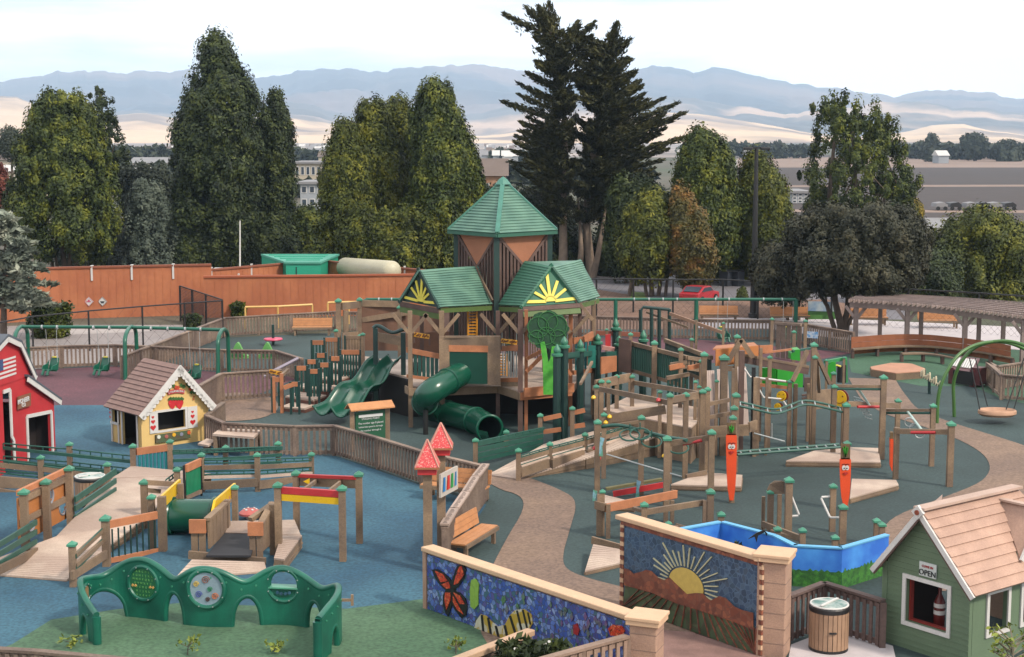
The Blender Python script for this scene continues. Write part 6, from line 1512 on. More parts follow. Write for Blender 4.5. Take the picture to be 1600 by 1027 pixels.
for i in range(46):
    x = rq.uniform(770, 955); t = (x-661)/327; row = 870+t*108+rq.uniform(8, 62); p = PW.px(x, row, -.05); s = rq.uniform(.02,.06)
    MB().prism([p+PW.d*s, p+Vector((0,0,s*1.8)), p-PW.d*s, p-Vector((0,0,s*1.8))], PW.n*.012).build('leaf_tile', mat('mosaic_green', (96,140,96), .4, .3, 5, second=(120,90,140), sec_scale=2), r)
# sun wall
PS = Plane(base_of(966, 812, 1.92), base_of(1188, 878, 1.92)); HS = 1.92
r = thing('sun_mosaic', PS.A, 'tall mosaic wall of a yellow sun rising over brown hills and a ploughed field', 'mosaic wall')
MB().prism([PS.at(0,0,-.1),PS.at(PS.L,0,-.1),PS.at(PS.L,HS-.02,-.1),PS.at(0,HS-.02,-.1)], -PS.n*.2).build('core', STU, r)
MB().beam(PS.at(-.1,HS+.04,-.17), PS.at(PS.L-.02,HS+.04,-.17), .36, .1).build('cap_board', CAPS, r, bevel=.02)
SL = MB().prism([PS.at(.12,.03,-.1),PS.at(PS.L-.1,.03,-.1),PS.at(PS.L-.1,HS-.1,-.1),PS.at(.12,HS-.1,-.1)], PS.n*.03).build('sky_panel', MOSS, r)
MB().prism([PS.at(.02,HS-.11,-.1),PS.at(PS.L-.02,HS-.11,-.1),PS.at(PS.L-.02,HS-.03,-.1),PS.at(.02,HS-.03,-.1)], PS.n*.05).build('border_band', MOSR, r)
for k_ in (0, 1):
    u0 = .0 if k_ == 0 else PS.L-.1
    for i in range(18): MB().prism([PS.at(u0,.05+i*.1,-.1),PS.at(u0+.11,.05+i*.1,-.1),PS.at(u0+.11,.14+i*.1,-.1),PS.at(u0,.14+i*.1,-.1)], PS.n*.045).build('border_tile', CAPS if i % 2 else MOSR, r)
def psx(x, y, o=-.065): return PS.px(x, y, o)
# field with furrows
fieldp = [(977,916),(1008,922),(1040,935),(1068,945),(1100,957),(1130,968),(1160,977),(1179,984),(1179,1040),(1100,1040),(975,975)]
def clampu(p): 
    u = (p-PS.A).dot(PS.d); u = min(max(u, .12), PS.L-.1); z = min(max(p.z, .04), HS-.12); return PS.at(u, z, -.065)
FP_ = MB().prism([clampu(psx(*q)) for q in [(977,914),(1179,978)]]+[PS.at(PS.L-.1,.04,-.065), PS.at(.12,.04,-.065)], PS.n*.012).build('field_panel', MOSG, r)
mb = MB(); vp = psx(1062, 900, -.05)
for x in range(940, 1260, 15):
    a_ = clampu(psx(1000+(x-940)*.6, 921+(x-940)*.6*.33))+PS.n*.03; u = (PS.at(0,0,-.05)+PS.d*((a_-PS.A).dot(PS.d))); 
    ub = (a_-PS.A).dot(PS.d)+((x-1075)/150)*1.0; ub = min(max(ub, .13), PS.L-.12)
    mb.beam(a_, PS.at(ub, .05, -.035), .012, .035, up=tuple(PS.n))
mb.build('furrow', MOSR, FP_)
# sun disc and rays
c = psx(1073, 915); rs = 26/FP*c.y; o = MB().prism([c+PS.n*.015+(PS.d*1.4*math.cos(a_)+Vector((0,0,1))*math.sin(a_))*rs*1.1 for a_ in [2*math.pi*i/36 for i in range(36)]], PS.n*.012).build('sun', mat('mosaic_sun', (226,196,104), .45, .08, 10), r)
for i in range(22):
    a_ = R(-12+i*204/21); L1 = 1.2; L2 = (2.0+.45*math.sin(i*1.9)+.5*abs(math.cos(a_-1.2))); dd_ = PS.d*1.4*math.cos(a_)+Vector((0,0,1))*math.sin(a_)
    e_ = c+dd_*rs*L2
    while (e_.z > HS-.14) or not (.14 < (e_-PS.A).dot(PS.d) < PS.L-.12): L2 -= .08; e_ = c+dd_*rs*L2
    MB().beam(c+PS.n*.02+dd_*rs*L1, c+PS.n*.02+dd_*rs*L2, .02, .03, up=tuple(PS.n)).build('sun_ray', mat('mosaic_ray', (222,218,178), .5, .06, 8), r)
hl = [(977,888),(984,889),(992,896),(1004,893),(1012,890),(1020,892),(1030,902),(1040,906),(1048,902),(1056,910),(1075,928),(1090,926),(1100,927),(1112,938),(1126,931),(1136,934),(1150,948),(1162,953),(1179,957),(1179,984),(1150,972),(1100,955),(1060,943),(1020,926),(977,914)]
MB().prism([clampu(psx(*q))+PS.n*.03 for q in hl], PS.n*.012).build('hill_motif', MOSR, r)
# ================================================================== green curvy play panel
PP_ = mat('play_green', (24,112,90), .36, .12, 2, fine=.08, second=(18,92,76), sec_scale=1.5)
plan = [(152,1008),(118,985),(170,962),(228,966),(330,984),(445,974),(520,990),(536,1003),(497,1036)]
pl = [G(*p) for p in plan]
# smooth plan
def chaikin(P, it=3):
    for _ in range(it):
        Q = [P[0]]
        for a, b in zip(P[:-1], P[1:]): Q += [lerp(a,b,.25), lerp(a,b,.75)]
        Q.append(P[-1]); P = Q
    return P
cp_ = chaikin(pl, 3); ln = [0]
for a, b in zip(cp_[:-1], cp_[1:]): ln.append(ln[-1]+(b-a).length)
TOT = ln[-1]
def atl(s): 
    for i in range(len(ln)-1):
        if s <= ln[i+1]: return lerp(cp_[i], cp_[i+1], (s-ln[i])/max(1e-6, ln[i+1]-ln[i]))
    return cp_[-1]
def sof(px, seg=(0,1)):
    best = None
    for k_ in range(600):
        s = TOT*(seg[0]+(seg[1]-seg[0])*k_/600); q = atl(s); x = 800+FP*q.x/(q.y*CP+CH*SP)
        if best is None or abs(x-px) < best[0]: best = (abs(x-px), s)
    return best[1]
sC = sof(113, (0,.3)); s1 = sof(228,(.15,.6)); s2 = sof(325,(.2,.7)); s3 = sof(445,(.3,.85)); s4 = sof(536,(.6,1))
tops = [(0,.62),(sC*.45,.78),(sC,1.08),(lerp(Vector((sC,0,0)),Vector((s1,0,0)),.5).x,.92),(s1-.35,1.24),(s1,1.3),(s1+.35,1.18),((s1+s2)/2,.92),(s2-.3,1.22),(s2,1.26),(s2+.3,1.2),((s2+s3)/2,.92),(s3-.3,1.2),(s3,1.25),(s3+.3,1.16),((s3+s4)/2+.1,.9),(s4-.15,1.12),(s4,1.08),((s4+TOT)/2,.98),(TOT,.86)]
tx_ = [t[0] for t in tops]; tz_ = [t[1] for t in tops]
arches = [(sC*.28,sC*.74,.5),(sC+.12,s1-.42,.66),(sof(258,(.2,.6)),sof(291,(.2,.6)),.68),(sof(362,(.3,.8)),sof(411,(.3,.8)),.66),(sof(479,(.5,.9)),sof(507,(.5,.9)),.62),((s4+TOT)/2-.35,(s4+TOT)/2+.15,.5)]
def topz(s): 
    k_ = np.array([s-.12,s-.06,s,s+.06,s+.12]); return float(np.mean(np.interp(k_, tx_, tz_)))
def botz(s):
    for a, b, h in arches:
        if a < s < b: u = (s-(a+b)/2)/((b-a)/2); return h*math.sqrt(max(0, 1-u*u))**.9
    return 0.0
r = thing('activity_panel', cp_[0], 'wavy dark green plastic activity wall with round play windows on the green mound', 'play panel')
NS = 380; th = .11; hole = (s3, .87, .32)
mb = MB(); prev = None; cols = []
sval = sorted(set([TOT*i/NS for i in range(NS+1)]))
for s in sval:
    q = atl(s); t_ = (atl(min(TOT, s+.02))-atl(max(0, s-.02))).normalized(); nn = Vector((-t_.y, t_.x, 0)); cols.append((s, q, nn, botz(s), topz(s)))
NZ = 26
vs = []; idx = {}
for i, (s, q, nn, b0, t0) in enumerate(cols):
    for j in range(NZ+1):
        z = b0+(t0-b0)*j/NZ
        for k_ in (0, 1): vs.append(tuple(q+nn*(th/2 if k_ else -th/2)+Vector((0,0,z))))
def vi(i, j, k_): return (i*(NZ+1)+j)*2+k_
fs = []
def inhole(i, j):
    s = (cols[i][0]+cols[i+1][0])/2; z = cols[i][3]+(cols[i][4]-cols[i][3])*(j+.5)/NZ
    return (s-hole[0])**2+(z-hole[1])**2 < hole[2]**2
for i in range(len(cols)-1):
    for j in range(NZ):
        if inhole(i, j): continue
        fs += [(vi(i,j,0),vi(i+1,j,0),vi(i+1,j+1,0),vi(i,j+1,0)),(vi(i,j,1),vi(i,j+1,1),vi(i+1,j+1,1),vi(i+1,j,1))]
    fs += [(vi(i,0,0),vi(i,0,1),vi(i+1,0,1),vi(i+1,0,0)),(vi(i,NZ,0),vi(i+1,NZ,0),vi(i+1,NZ,1),vi(i,NZ,1))]
mb.add(vs, fs); mb.build('panel', PP_, r, smooth=True)
MB().tube([q+Vector((0,0,t0-.02)) for (s, q, nn, b0, t0) in cols[::3]], .068, 12).build('top_roll', PP_, r, smooth=True)
for a, b, h in arches:
    P_ = []
    for i in range(25):
        s = a+(b-a)*i/24; u = (s-(a+b)/2)/((b-a)/2); P_.append(atl(s)+Vector((0,0,h*math.sqrt(max(0,1-u*u))**.9)))
    MB().tube(P_, .065, 10).build('arch_roll', PP_, r, smooth=True)
for s in (.0, TOT): q = atl(s); MB().tube([q, q+Vector((0,0,topz(s)-.05))], .09, 12).build('end_roll', PP_, r, smooth=True)
def facedir(s):
    t_ = (atl(min(TOT, s+.05))-atl(max(0, s-.05))).normalized(); nn = Vector((t_.y,-t_.x,0)); return (nn if nn.y < 0 else -nn), t_
def disc_at(s, z, rad, m, name, ringr=.045, off=.06):
    nn, t_ = facedir(s); c = atl(s)+Vector((0,0,z))
    o = MB().disc(c+nn*off, nn, rad, .02, 32).build(name, m, r) if m else None
    rr3 = MB().tube([c+nn*off+t_*rad*1.08*math.cos(a_)+Vector((0,0,rad*1.08*math.sin(a_))) for a_ in [2*math.pi*i/36 for i in range(36)]], ringr, 8, closed=True).build('ring', PP_, r, smooth=True)
    for i in range(8): a_ = 2*math.pi*(i+.5)/8; MB().disc(c+nn*(off+ringr)+t_*rad*1.08*math.cos(a_)+Vector((0,0,rad*1.08*math.sin(a_))), nn, .014, .01, 8).build('bolt', PALE, rr3)
    return o, c+nn*(off+.015), nn, t_
o, c, nn, t_ = disc_at(s1, .78, .33, mat('disc_green', (34,112,70), .5, .12, 4), 'letter_disc')
mb = MB(); my = MB(); letters = ['ABCDE','FGHIJKL','MNOPQRS','UVWXYZ','ABCDEFG','HIJKL','abcdefg']
sgn = 1 if t_.x > 0 else -1
for j, w_ in enumerate(letters):
    for i, ch in enumerate(w_):
        q = c+t_*sgn*((i-(len(w_)-1)/2)*.075)+Vector((0,0,.25-j*.083)); vs_, fs_ = text_mesh(ch, .06, q, t_*sgn, (0,0,1), .008); mb.add(vs_, fs_)
for dx in (-.25,-.18,.18,.25): my.disc(c+t_*dx+Vector((0,0,-.06)), nn, .032, .02, 4)
mb.build('raised_letters', mat('letter_lime', (110,176,96), .5, .1, 5), o); my.build('sliders', mat('slider_tan', (226,176,104), .5, .1, 4), o)
o, c, nn, t_ = disc_at(s2, .83, .36, mat('disc_pale', (150,172,186), .4, .08, 2), 'spiral_disc', .05)
t_ = t_*sgn
for (dx, dz_, rad, cc, nm) in ((0,.16,.075,(150,80,50),'brown'),(-.17,.08,.055,(236,196,70),'gold'),(-.13,-.1,.065,(70,80,170),'violet'),(.16,-.12,.065,(226,120,50),'amber'),(.03,-.18,.045,(90,50,40),'umber'),(.07,0,.05,(40,140,90),'jade')):
    q = c+t_*dx*1.2+Vector((0,0,dz_*1.2)); P_ = []; rad *= 1.15
    for i in range(30): a_ = i*.42; rr4 = rad*(1-i/34); P_.append(q+nn*.012+t_*rr4*math.cos(a_)+Vector((0,0,rr4*math.sin(a_))))
    MB().tube(P_, .0075, 5).build('spiral', mat('spiral_'+nm, cc, .5, .08, 5), o)
disc_at(s3, .87, .31, None, 'window_ring', .05, .05); disc_at(s3, .87, .31, None, 'window_ring', .05, -.05)
nn, t_ = facedir(s3); c = atl(s3)+Vector((0,0,.86)); mb = MB()
MB().prism([c+nn*.05+t_*.31*math.cos(a_)+Vector((0,0,.31*math.sin(a_))) for a_ in [math.pi+math.pi*.08+math.pi*.84*i/14 for i in range(15)]], -nn*.03).build('dish', PP_, r)
MB().prism([c+nn*.1-t_*.31+Vector((0,0,-.06)), c+nn*.1+t_*.31+Vector((0,0,-.06)), c-nn*.16+t_*.31+Vector((0,0,-.06)), c-nn*.16-t_*.31+Vector((0,0,-.06))], (0,0,.03)).build('window_shelf', mat('shelf_mint', (92,170,140), .4, .06, 3), r)
mb = MB()
for dx in (-.12,-.04,.05,.13): mb.disc(c+nn*.085+t_*dx+Vector((0,0,-.14-.02*(abs(dx) < .06))), nn, .035, .02, 12)
mb.build('peg_holes', BLUE, r)
sL = sC*.93; nn, t_ = facedir(sL); 
o, c, nn, t_ = disc_at(sC+.22, .7, .2, mat('disc_amber', (150,120,84), .5, .2, 6), 'side_disc', .035)
mb = MB(); rq = random.Random(8)
for s in [TOT*i/30 for i in range(1, 30)]:
    z = topz(s)-.17; 
    if (s-hole[0])**2+(z-hole[1])**2 < .16: continue
    nn, t_ = facedir(s); MB().disc(atl(s)+nn*.06+Vector((0,0,z)), nn, .022, .03, 8).build('rivet', mat('rivet_green', (70,150,120), .4, .1, 4), r)
q = G(541, 1003); MB().box((q.x+.0,q.y,.86), (.28,.05,.05)).box((q.x+.13,q.y,.86), (.05,.06,.22)).build('side_handle', WOOD, r)
# litter bins
def bin_(g, rad, H, label):
    r = thing('litter_bin', g, label, 'litter bin'); BN = mat('bin_slat', (176,140,112), .7, .15, 4)
    mb = MB(); n = 26
    for i in range(n):
        a_ = 2*math.pi*i/n; mb.box((g.x+rad*math.cos(a_), g.y+rad*math.sin(a_), H*.5), (.025, 2*math.pi*rad/n*.88, H*.8), a_)
    mb.build('slats', BN, r); MB().lathe(g, [(rad*.97,.06),(rad*.97,H*.9)], 26).build('drum', DARK, r)
    MB().lathe(g, [(rad*1.04,0),(rad*1.04,.09)], 26).build('base_ring', DARK, r); MB().lathe(g, [(rad*1.05,H*.88),(rad*1.07,H*.9),(rad*1.07,H-.03),(rad*1.02,H)], 30).build('rim', DARK, r)
    lid = MB().lathe((g.x,g.y,H), [(rad*.95,0),(rad*.95,.02),(rad*.5,.035)], 28).build('lid', mat('lid_teal', (66,124,112), .4, .3, 5, second=(200,206,200), sec_scale=4), r)
    ring(r, Vector((g.x,g.y,H+.01)), (0,0.001,1), rad*.98, WHITE, .02, 'lid_ring')
    MB().box((g.x,g.y,H+.045), (rad*1.8,.05,.02), R(50)).build('lid_bar', WHITE, lid)
    MB().box((g.x+.0,g.y-rad-.03,H*.5), (.14,.03,.03)).build('handle', DARK, r)
g = G(1294, 1016); bin_(g, .37, .93, 'round slatted wooden litter bin with a green and white lid in the fence corner')
# ================================================================== generic frame helpers
def V3(t): return V(t[0], t[1], t[2])          # (px, row, base row)
def pb(root, a, b, h, th=.07, m=None, name='beam'):
    """board between (px,row,base_row) points, h in photo pixels at its middle"""
    A, B = V3(a), V3(b); hh = h/FP*(A.y+B.y)/2
    return board(root, A, B, hh, th, m, name)
def tube_px(root, pts, r_, m, name='rod', smooth=False):
    P = [V3(p) for p in pts]
    if smooth: P = smooth_path(P)
    return MB().tube(P, r_, 8).build(name, m, root, smooth=True)
def dd_rail(root, a, b, gap=9, n=None):
    """green double rod hand rail between (px,row,base) points, gap in pixels"""
    A, B = V3(a), V3(b); g_ = gap/FP*(A.y+B.y)/2; n = n or max(3, int((B-A).length/.35))
    return ladder_rail(root, A-Vector((0,0,g_)), B-Vector((0,0,g_)), g_, n, GRNR, .022)
def gplank(root, a, b, h, th=.05): 
    A, B = V3(a), V3(b); hh = h/FP*(A.y+B.y)/2; return board(root, A, B, hh, th, GRNR, 'rail_board')
def PX(root, px, top, base, wd=.17, cap=True, m=None): return post(root, px, top, base, wd, cap, m)
# ================================================================== left ramp walkway
LWAY = thing('ramp_walkway', G(167, 905), 'pale wooden ramp walkway rising on the left between green railed posts', 'ramp')
wz = .3
def Gz(px, row, z): q = G(px, row, z); return Vector((q.x, q.y, 0))
# ramp surface: low end at the bottom left, high end at the back
def surf(root, pts, name='deck', m=DECK, planks=26):
    """pts: 4 corners 3D a-b near edge, c-d far edge; planks laid across"""
    a, b, c, d = map(Vector, pts); mb = MB()
    Lp = max((d-a).length, (c-b).length); planks = max(planks, int(Lp/.15)) if Lp < 60 else planks; gp_ = .011/Lp
    for i in range(planks):
        t0 = i/planks+gp_; t1 = (i+1)/planks-gp_
        q = [lerp(a,d,t0), lerp(b,c,t0), lerp(b,c,t1), lerp(a,d,t1)]; mb.prism(q, (0,0,-.04))
    mb.build(name, m, root); fb = MB()
    for p, q in ((a,b),(b,c),(c,d),(d,a)): fb.beam((p.x,p.y,(p.z-.05)/2),(q.x,q.y,(q.z-.05)/2), .04, .04); 
    for p, q in ((a,b),(b,c),(c,d),(d,a)):
        fb.prism([(p.x,p.y,.0),(q.x,q.y,.0),(q.x,q.y,q.z-.045),(p.x,p.y,p.z-.045)], Vector((-(q-p).y,(q-p).x,0)).normalized()*.03)
    fb.build('fascia', WOOD, root)
surf(LWAY, [G(-60,893,.06), G(104,906,.06), G(215,818,.3), G(88,838,.3)], planks=30)
surf(LWAY, [G(88,838,.302), G(216,818,.302), G(300,742,.45), G(175,748,.45)], planks=26)
surf(LWAY, [G(175,747,.46), G(262,744,.46), G(330,740,.46), G(205,728,.46)], 'deck', planks=14)
for px, t, b in ((115,853,912),(167,741,905) ,): pass
PX(LWAY,115,853,918); PX(LWAY,167,813,886,.2); PX(LWAY,239,779,858,.17)
for k_ in (0, 17): dd_rail(LWAY, (119,866+k_*1.1,918), (164,822+k_,884), 6)
pb(LWAY, (118,868,918), (164,826,884), 7); pb(LWAY, (118,884,918), (164,842,884), 7); pb(LWAY, (112,900,922), (166,866,888), 14)
# barred gate panel with orange frame
pb(LWAY, (168,820,884), (249,804,862), 12, .08, WOODO, 'top_rail'); pb(LWAY, (172,876,884), (250,860,862), 8, .07, WOODO, 'bottom_rail')
A, B = G(172,884), G(247,862); slats(LWAY, A, B, (VY(0,874,A.y).z, VY(0,858,B.y).z)*1, (VY(0,828,A.y).z, VY(0,812,B.y).z), .17, .03, m=GRND)
# back rail with two dark green double rails
BR = thing('back_railing', G(110, 735), 'long green double railing on posts in front of the red barn', 'railing')
for px, t, b in ((110,696,742),(209,699,752),(65,717,760)): PX(BR, px, t, b)
for (a, b, g_) in (((5,693,742),(108,702,742),7),((108,702,742),(209,713,750),7),((5,713,742),(108,722,742),6),((108,722,742),(209,733,750),6)): dd_rail(BR, a, b, g_)
gplank(BR, (5,700,742), (209,722,750), 5); gplank(BR, (5,721,742), (209,742,750), 6)
for (a, b, g_) in (((-10,718,760),(60,727,760),5),((66,728,760),(170,742,756),5),((-10,733,760),(60,741,760),5),((66,742,760),(120,748,756),5)): dd_rail(BR, a, b, g_)
pb(BR, (-10,726,760), (60,733,760), 8); pb(BR, (66,733,760), (172,747,756), 8); pb(BR, (-10,752,764), (60,758,764), 18, .08); pb(BR, (60,757,764), (105,764,762), 16, .08); pb(BR, (-10,772,770), (35,780,770), 22, .08)
pb(BR, (172,748,757), (213,748,757), 10)
# teal baluster gate
TG_ = thing('teal_gate', G(212, 752), 'panel of teal balusters under an orange rail in front of the yellow house', 'railing')
PX(TG_, 267, 692, 744); pb(TG_, (213,706,751), (264,699,744), 11, .08, WOODO, 'top_rail'); A, B = G(216,751), G(263,744)
slats(TG_, A, B, (VY(0,744,A.y).z, VY(0,737,B.y).z), (VY(0,710,A.y).z, VY(0,703,B.y).z), .12, .07, m=TEALB); pb(TG_, (213,748,751), (264,742,744), 5, .07)
# rails to the right of it
RR1 = thing('rear_railing', G(353, 722), 'green board railing with three capped posts below the picnic table', 'railing')
for px, t, b in ((353,701,734),(435,695,728)): PX(RR1, px, t, b)
for k_ in (0, 12, 24): gplank(RR1, (270,708+k_,744), (353,705+k_,736), 5); gplank(RR1, (353,705+k_,736), (441,700+k_*.9,729), 5)
dd_rail(RR1, (270,704,744), (441,698,729), 5, 16); 
RR2 = thing('ramp_railing', G(316, 768), 'brown and green board railing with capped posts in the middle of the left ramps', 'railing')
for px, t, b in ((316,713,770),(403,713,769),(487,712,742),(464,742,750)): PX(RR2, px, t, b)
for (x0, y0, b0, x1, y1, b1) in ((318,0,770,402,-1,768),(404,-1,768,486,-4,744)):
    dd_rail(RR2, (x0,719+y0,b0), (x1,719+y1,b1), 5); pb(RR2, (x0,731+y0,b0), (x1,730+y1,b1), 7); dd_rail(RR2, (x0,737+y0,b0), (x1,737+y1*1.6,b1), 5); pb(RR2, (x0,759+y0*1.0,b0+2), (x1,756+y1*2.0,b1+2), 13, .08); pb(RR2, (x0,746+y0,b0), (x1,745+y1*1.5,b1), 4, .12, DECK)
PNL = thing('slatted_panel', G(291, 775), 'small upright green slatted panel with a wooden top beside the tunnel', 'panel')
PX(PNL, 278, 736, 790); A, B = G(292,790), G(314,776)
pb(PNL, (291,732,790), (313,722,776), 12, .08, WOODO, 'top_rail'); slats(PNL, A, B, (VY(0,774,A.y).z, VY(0,764,B.y).z), (VY(0,738,A.y).z, VY(0,728,B.y).z), .09, .075, m=mat('slat_green', (30,140,96), .45, .1, 4)); pb(PNL, (290,778,790), (314,768,776), 6, .08)
for px in (289, 315): PX(PNL, px, 727 if px == 289 else 719, 790 if px == 289 else 776, .07, False, DARK)
dd_rail(PNL, (259,750,790), (275,738,788), 6, 3)
# holed play wall
PWL = thing('holed_wall', G(41, 862), 'orange panelled wooden play wall with round holes and three capped posts', 'play wall')
A, B = G(32,866), G(110,822); pl_ = Plane(A, B)
def hole_panel(root, pl, u0, u1, z0, z1, holes, m, name='panel', th=.05):
    """board panel with round holes cut: built as strips around each hole"""
    mb = MB(); n = 40
    for i in range(n):
        ua = u0+(u1-u0)*i/n; ub = u0+(u1-u0)*(i+1)/n; um = (ua+ub)/2; cuts = []
        for (hu, hz_, hr) in holes:
            if abs(um-hu) < hr: hh = math.sqrt(hr*hr-(um-hu)**2); cuts.append((hz_-hh, hz_+hh))
        zz = z0
        for c0, c1 in sorted(cuts): mb.prism([pl.at(ua,zz),pl.at(ub,zz),pl.at(ub,c0),pl.at(ua,c0)], -pl.n*th); zz = c1
        mb.prism([pl.at(ua,zz),pl.at(ub,zz),pl.at(ub,z1),pl.at(ua,z1)], -pl.n*th)
    o = mb.build(name, m, root)
    for (hu, hz_, hr) in holes: ring(root, pl.at(hu,hz_,.0), pl.n, hr, mat('ring_grey', (150,150,158), .5, .1, 4), .025, 'hole_ring')
    return o
u1 = (G(69,843)-A).dot(pl_.d); zt = VY(41, 776, A.y).z
hole_panel(PWL, pl_, .0, pl_.L, .25, zt-.05, [(pl_.L*.60, zt-.38, .2),(pl_.L*.86, .62, .22),(pl_.L*.22,.62,.2)], PANO)
for zz in (zt-.12, zt*.55): MB().beam(pl_.at(0,zz,.04), pl_.at(pl_.L,zz,.04), .06, .15).build('cross_board', WOOD, PWL)
MB().beam(pl_.at(0,zt+.08,.0), pl_.at(pl_.L,zt+.08,.0), .1, .14).build('top_rail', WOODO, PWL)
for px, t, b in ((41,772,872),(75,756,848),(111,735,826)): PX(PWL, px, t, b, .2)
# green rail boards beside the walkway
SR = thing('side_railing', G(119, 812), 'slanting green board railing between the play wall and the litter bin', 'railing')
for k_, h in ((0,9),(14,9),(28,8)): gplank(SR, (117,781+k_,828), (181,737+k_,790), h)
PX(SR, 169, 728, 776, .17); PX(SR, 141, 748, 790, .15); dd_rail(SR, (117,777,828), (181,732,790), 4)
pb(SR, (118,826,832), (180,778,783), 14, .08)
SR2 = thing('side_railing', G(20, 880), 'green board railing at the left edge below the orange play wall', 'railing')
for k_, h in ((0,9),(15,9),(30,8)): gplank(SR2, (-20,862+k_,925), (57,816+k_,868), h)
pb(SR2, (-20,900,930), (57,862,872), 14, .08)
bin_(G(142, 789), .4, .8, 'low round litter bin behind the slanting green railing on the left')
# tunnel
TN = thing('crawl_tunnel', G(258, 850), 'dark green plastic crawl tunnel between two wooden uprights with yellow headers', 'tunnel')
yT = DR(838); a = VY(262, 806, yT+.25); b = VY(338, 806, yT+.1); rT = 27/FP*yT
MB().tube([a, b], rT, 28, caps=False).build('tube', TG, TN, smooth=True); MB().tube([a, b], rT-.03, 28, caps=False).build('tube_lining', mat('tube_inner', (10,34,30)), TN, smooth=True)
for t in (.0,.1,.98): q = lerp(a, b, t); ring(TN, q, b-a, rT+.02, TG, .045, 'flange')
for (s, row0, row1) in ((0,776,756),(1,786,760)): pass
def header(root, p, q, label=None): return MB().prism(p, q).build('header_board', YEL, root)
y0 = DR(860); y1 = DR(818)
for (x0, r0, x1, r1) in ((245,786,279,757),(329,792,365,763)):
    A, B = VY(x0, r0, y0), VY(x1, r1, y1); h1 = 20/FP*y0
    MB().prism([A+Vector((0,0,-h1*.5)), lerp(A,B,.12)+Vector((0,0,h1*.35)), B+Vector((0,0,h1*.45)), B+Vector((0,0,-h1*.55)), lerp(A,B,.15)+Vector((0,0,-h1*.75))], (.06,0,0)).build('header_board', YEL, TN)
for px, t, b_, w_ in ((255,776,862,.22),(284,756,826,.16),(368,764,826,.17),(227,756,826,.19)): PX(TN, px, t, b_, w_, px in (368,227))
pb(TN, (229,754,826), (279,757,820), 8); pb(TN, (229,766,826), (250,768,820), 7)
pb(TN, (333,784,838), (358,779,830), 8, .07, WOODO)
# black matted ramp box
BX = thing('ramp_box', G(326, 870), 'wooden play deck with board sides and a black rubber ramp in front of the tunnel', 'play deck')
z0 = .33
q = [G(322,868,z0), G(392,868,z0), G(402,834,z0), G(352,832,z0)]
MB().prism(q, (0,0,-.05)).build('rubber_mat', mat('rubber_black', (44,44,50), .8, .1, 4), BX)
surf(BX, [G(352,832,z0+.02), G(470,836,z0+.02), G(460,812,z0+.02), G(360,814,z0+.02)], planks=8)
surf(BX, [G(428,872,z0), G(444,874,z0), G(472,836,z0+.01), G(440,834,z0+.01)], planks=10)
surf(BX, [G(272,905,.06), G(417,892,.06), G(413,878,.24), G(300,874,.24)], planks=7)
pb(BX, (295,867,880), (415,878,884), 13, .09)
def sidewall(px0, b0, t0, px1, b1, t1, hb=26):
    A, B = G(px0,b0), G(px1,b1); za = VY(0,t0,A.y).z; zb_ = VY(0,t1,B.y).z
    L_ = (B-A).length; n = max(2, int(L_/.32)); mb = MB(); d = (B-A)
    for i in range(n):
        p, q_ = A+d*(i/n+.01), A+d*((i+1)/n-.01); f0, f1 = i/n, (i+1)/n
        mb.prism([(p.x,p.y,z0-.05),(q_.x,q_.y,z0-.05),(q_.x,q_.y,za+(zb_-za)*f1-.03),(p.x,p.y,za+(zb_-za)*f0-.03)], (.05,.0,0))
    mb.build('side_boards', WOOD, BX); MB().beam((A.x,A.y,za),(B.x,B.y,zb_), .16, .07).build('rail_cap', WOOD, BX)
sidewall(325,876,812,358,842,782); sidewall(408,880,820,427,862,786)
for x0, x1, b_ in ((299,323,876),(390,412,880)):
    t_ = 812 if x0 < 350 else 816
    for i in range(2):
        xa = x0+(x1-x0)*i/2+.8; xb = x0+(x1-x0)*(i+1)/2-.8; pboard(BX, (xa,b_), (xb,b_), (t_,t_,b_-6,b_-6), .06, WOOD, 'front_board')
    pboard(BX, (x0-1,b_), (x1+1,b_), (t_-1,t_-1,t_+20,t_+20), .07, WOODO, 'front_header', .06)
pb(BX, (391,812,870), (428,787,858), 7, .14)
PX(BX, 427, 788, 868, .17, False); PX(BX, 355, 782, 846, .12, False)
# red and yellow beam frame
RY = thing('overhead_bars', G(435, 868), 'four post overhead frame with red and yellow beams on the blue surface', 'climbing frame')
for px, t, b_ in ((436,761,870),(464,742,830),(536,766,878),(562,744,850)): PX(RY, px, t, b_, .19)
A, B = V(441,766,870), V(532,772,878)
board(RY, A, B, .16, .1, RED); board(RY, A+Vector((0,0,-.17)), B+Vector((0,0,-.17)), .16, .1, YEL)
A, B = V(468,751,830), V(558,755,850); board(RY, A, B, .26, .08, WOOD); board(RY, A+Vector((0,-.05,.14)), B+Vector((0,-.05,.14)), .08, .1, RED)
for (a_, b_) in (((476,765,872),(496,750,832)),((514,768,876),(534,752,842))): pb(RY, a_, b_, 6, .06)
for px, row in ((481,751),(547,757)): c = V(px, row, 836); MB().prism([c+Vector((-.1,-.1,0)), c+Vector((.06,-.1,.08)), c+Vector((.06,-.1,-.08))], (0,-.02,0)).build('arrow', YEL, RY)
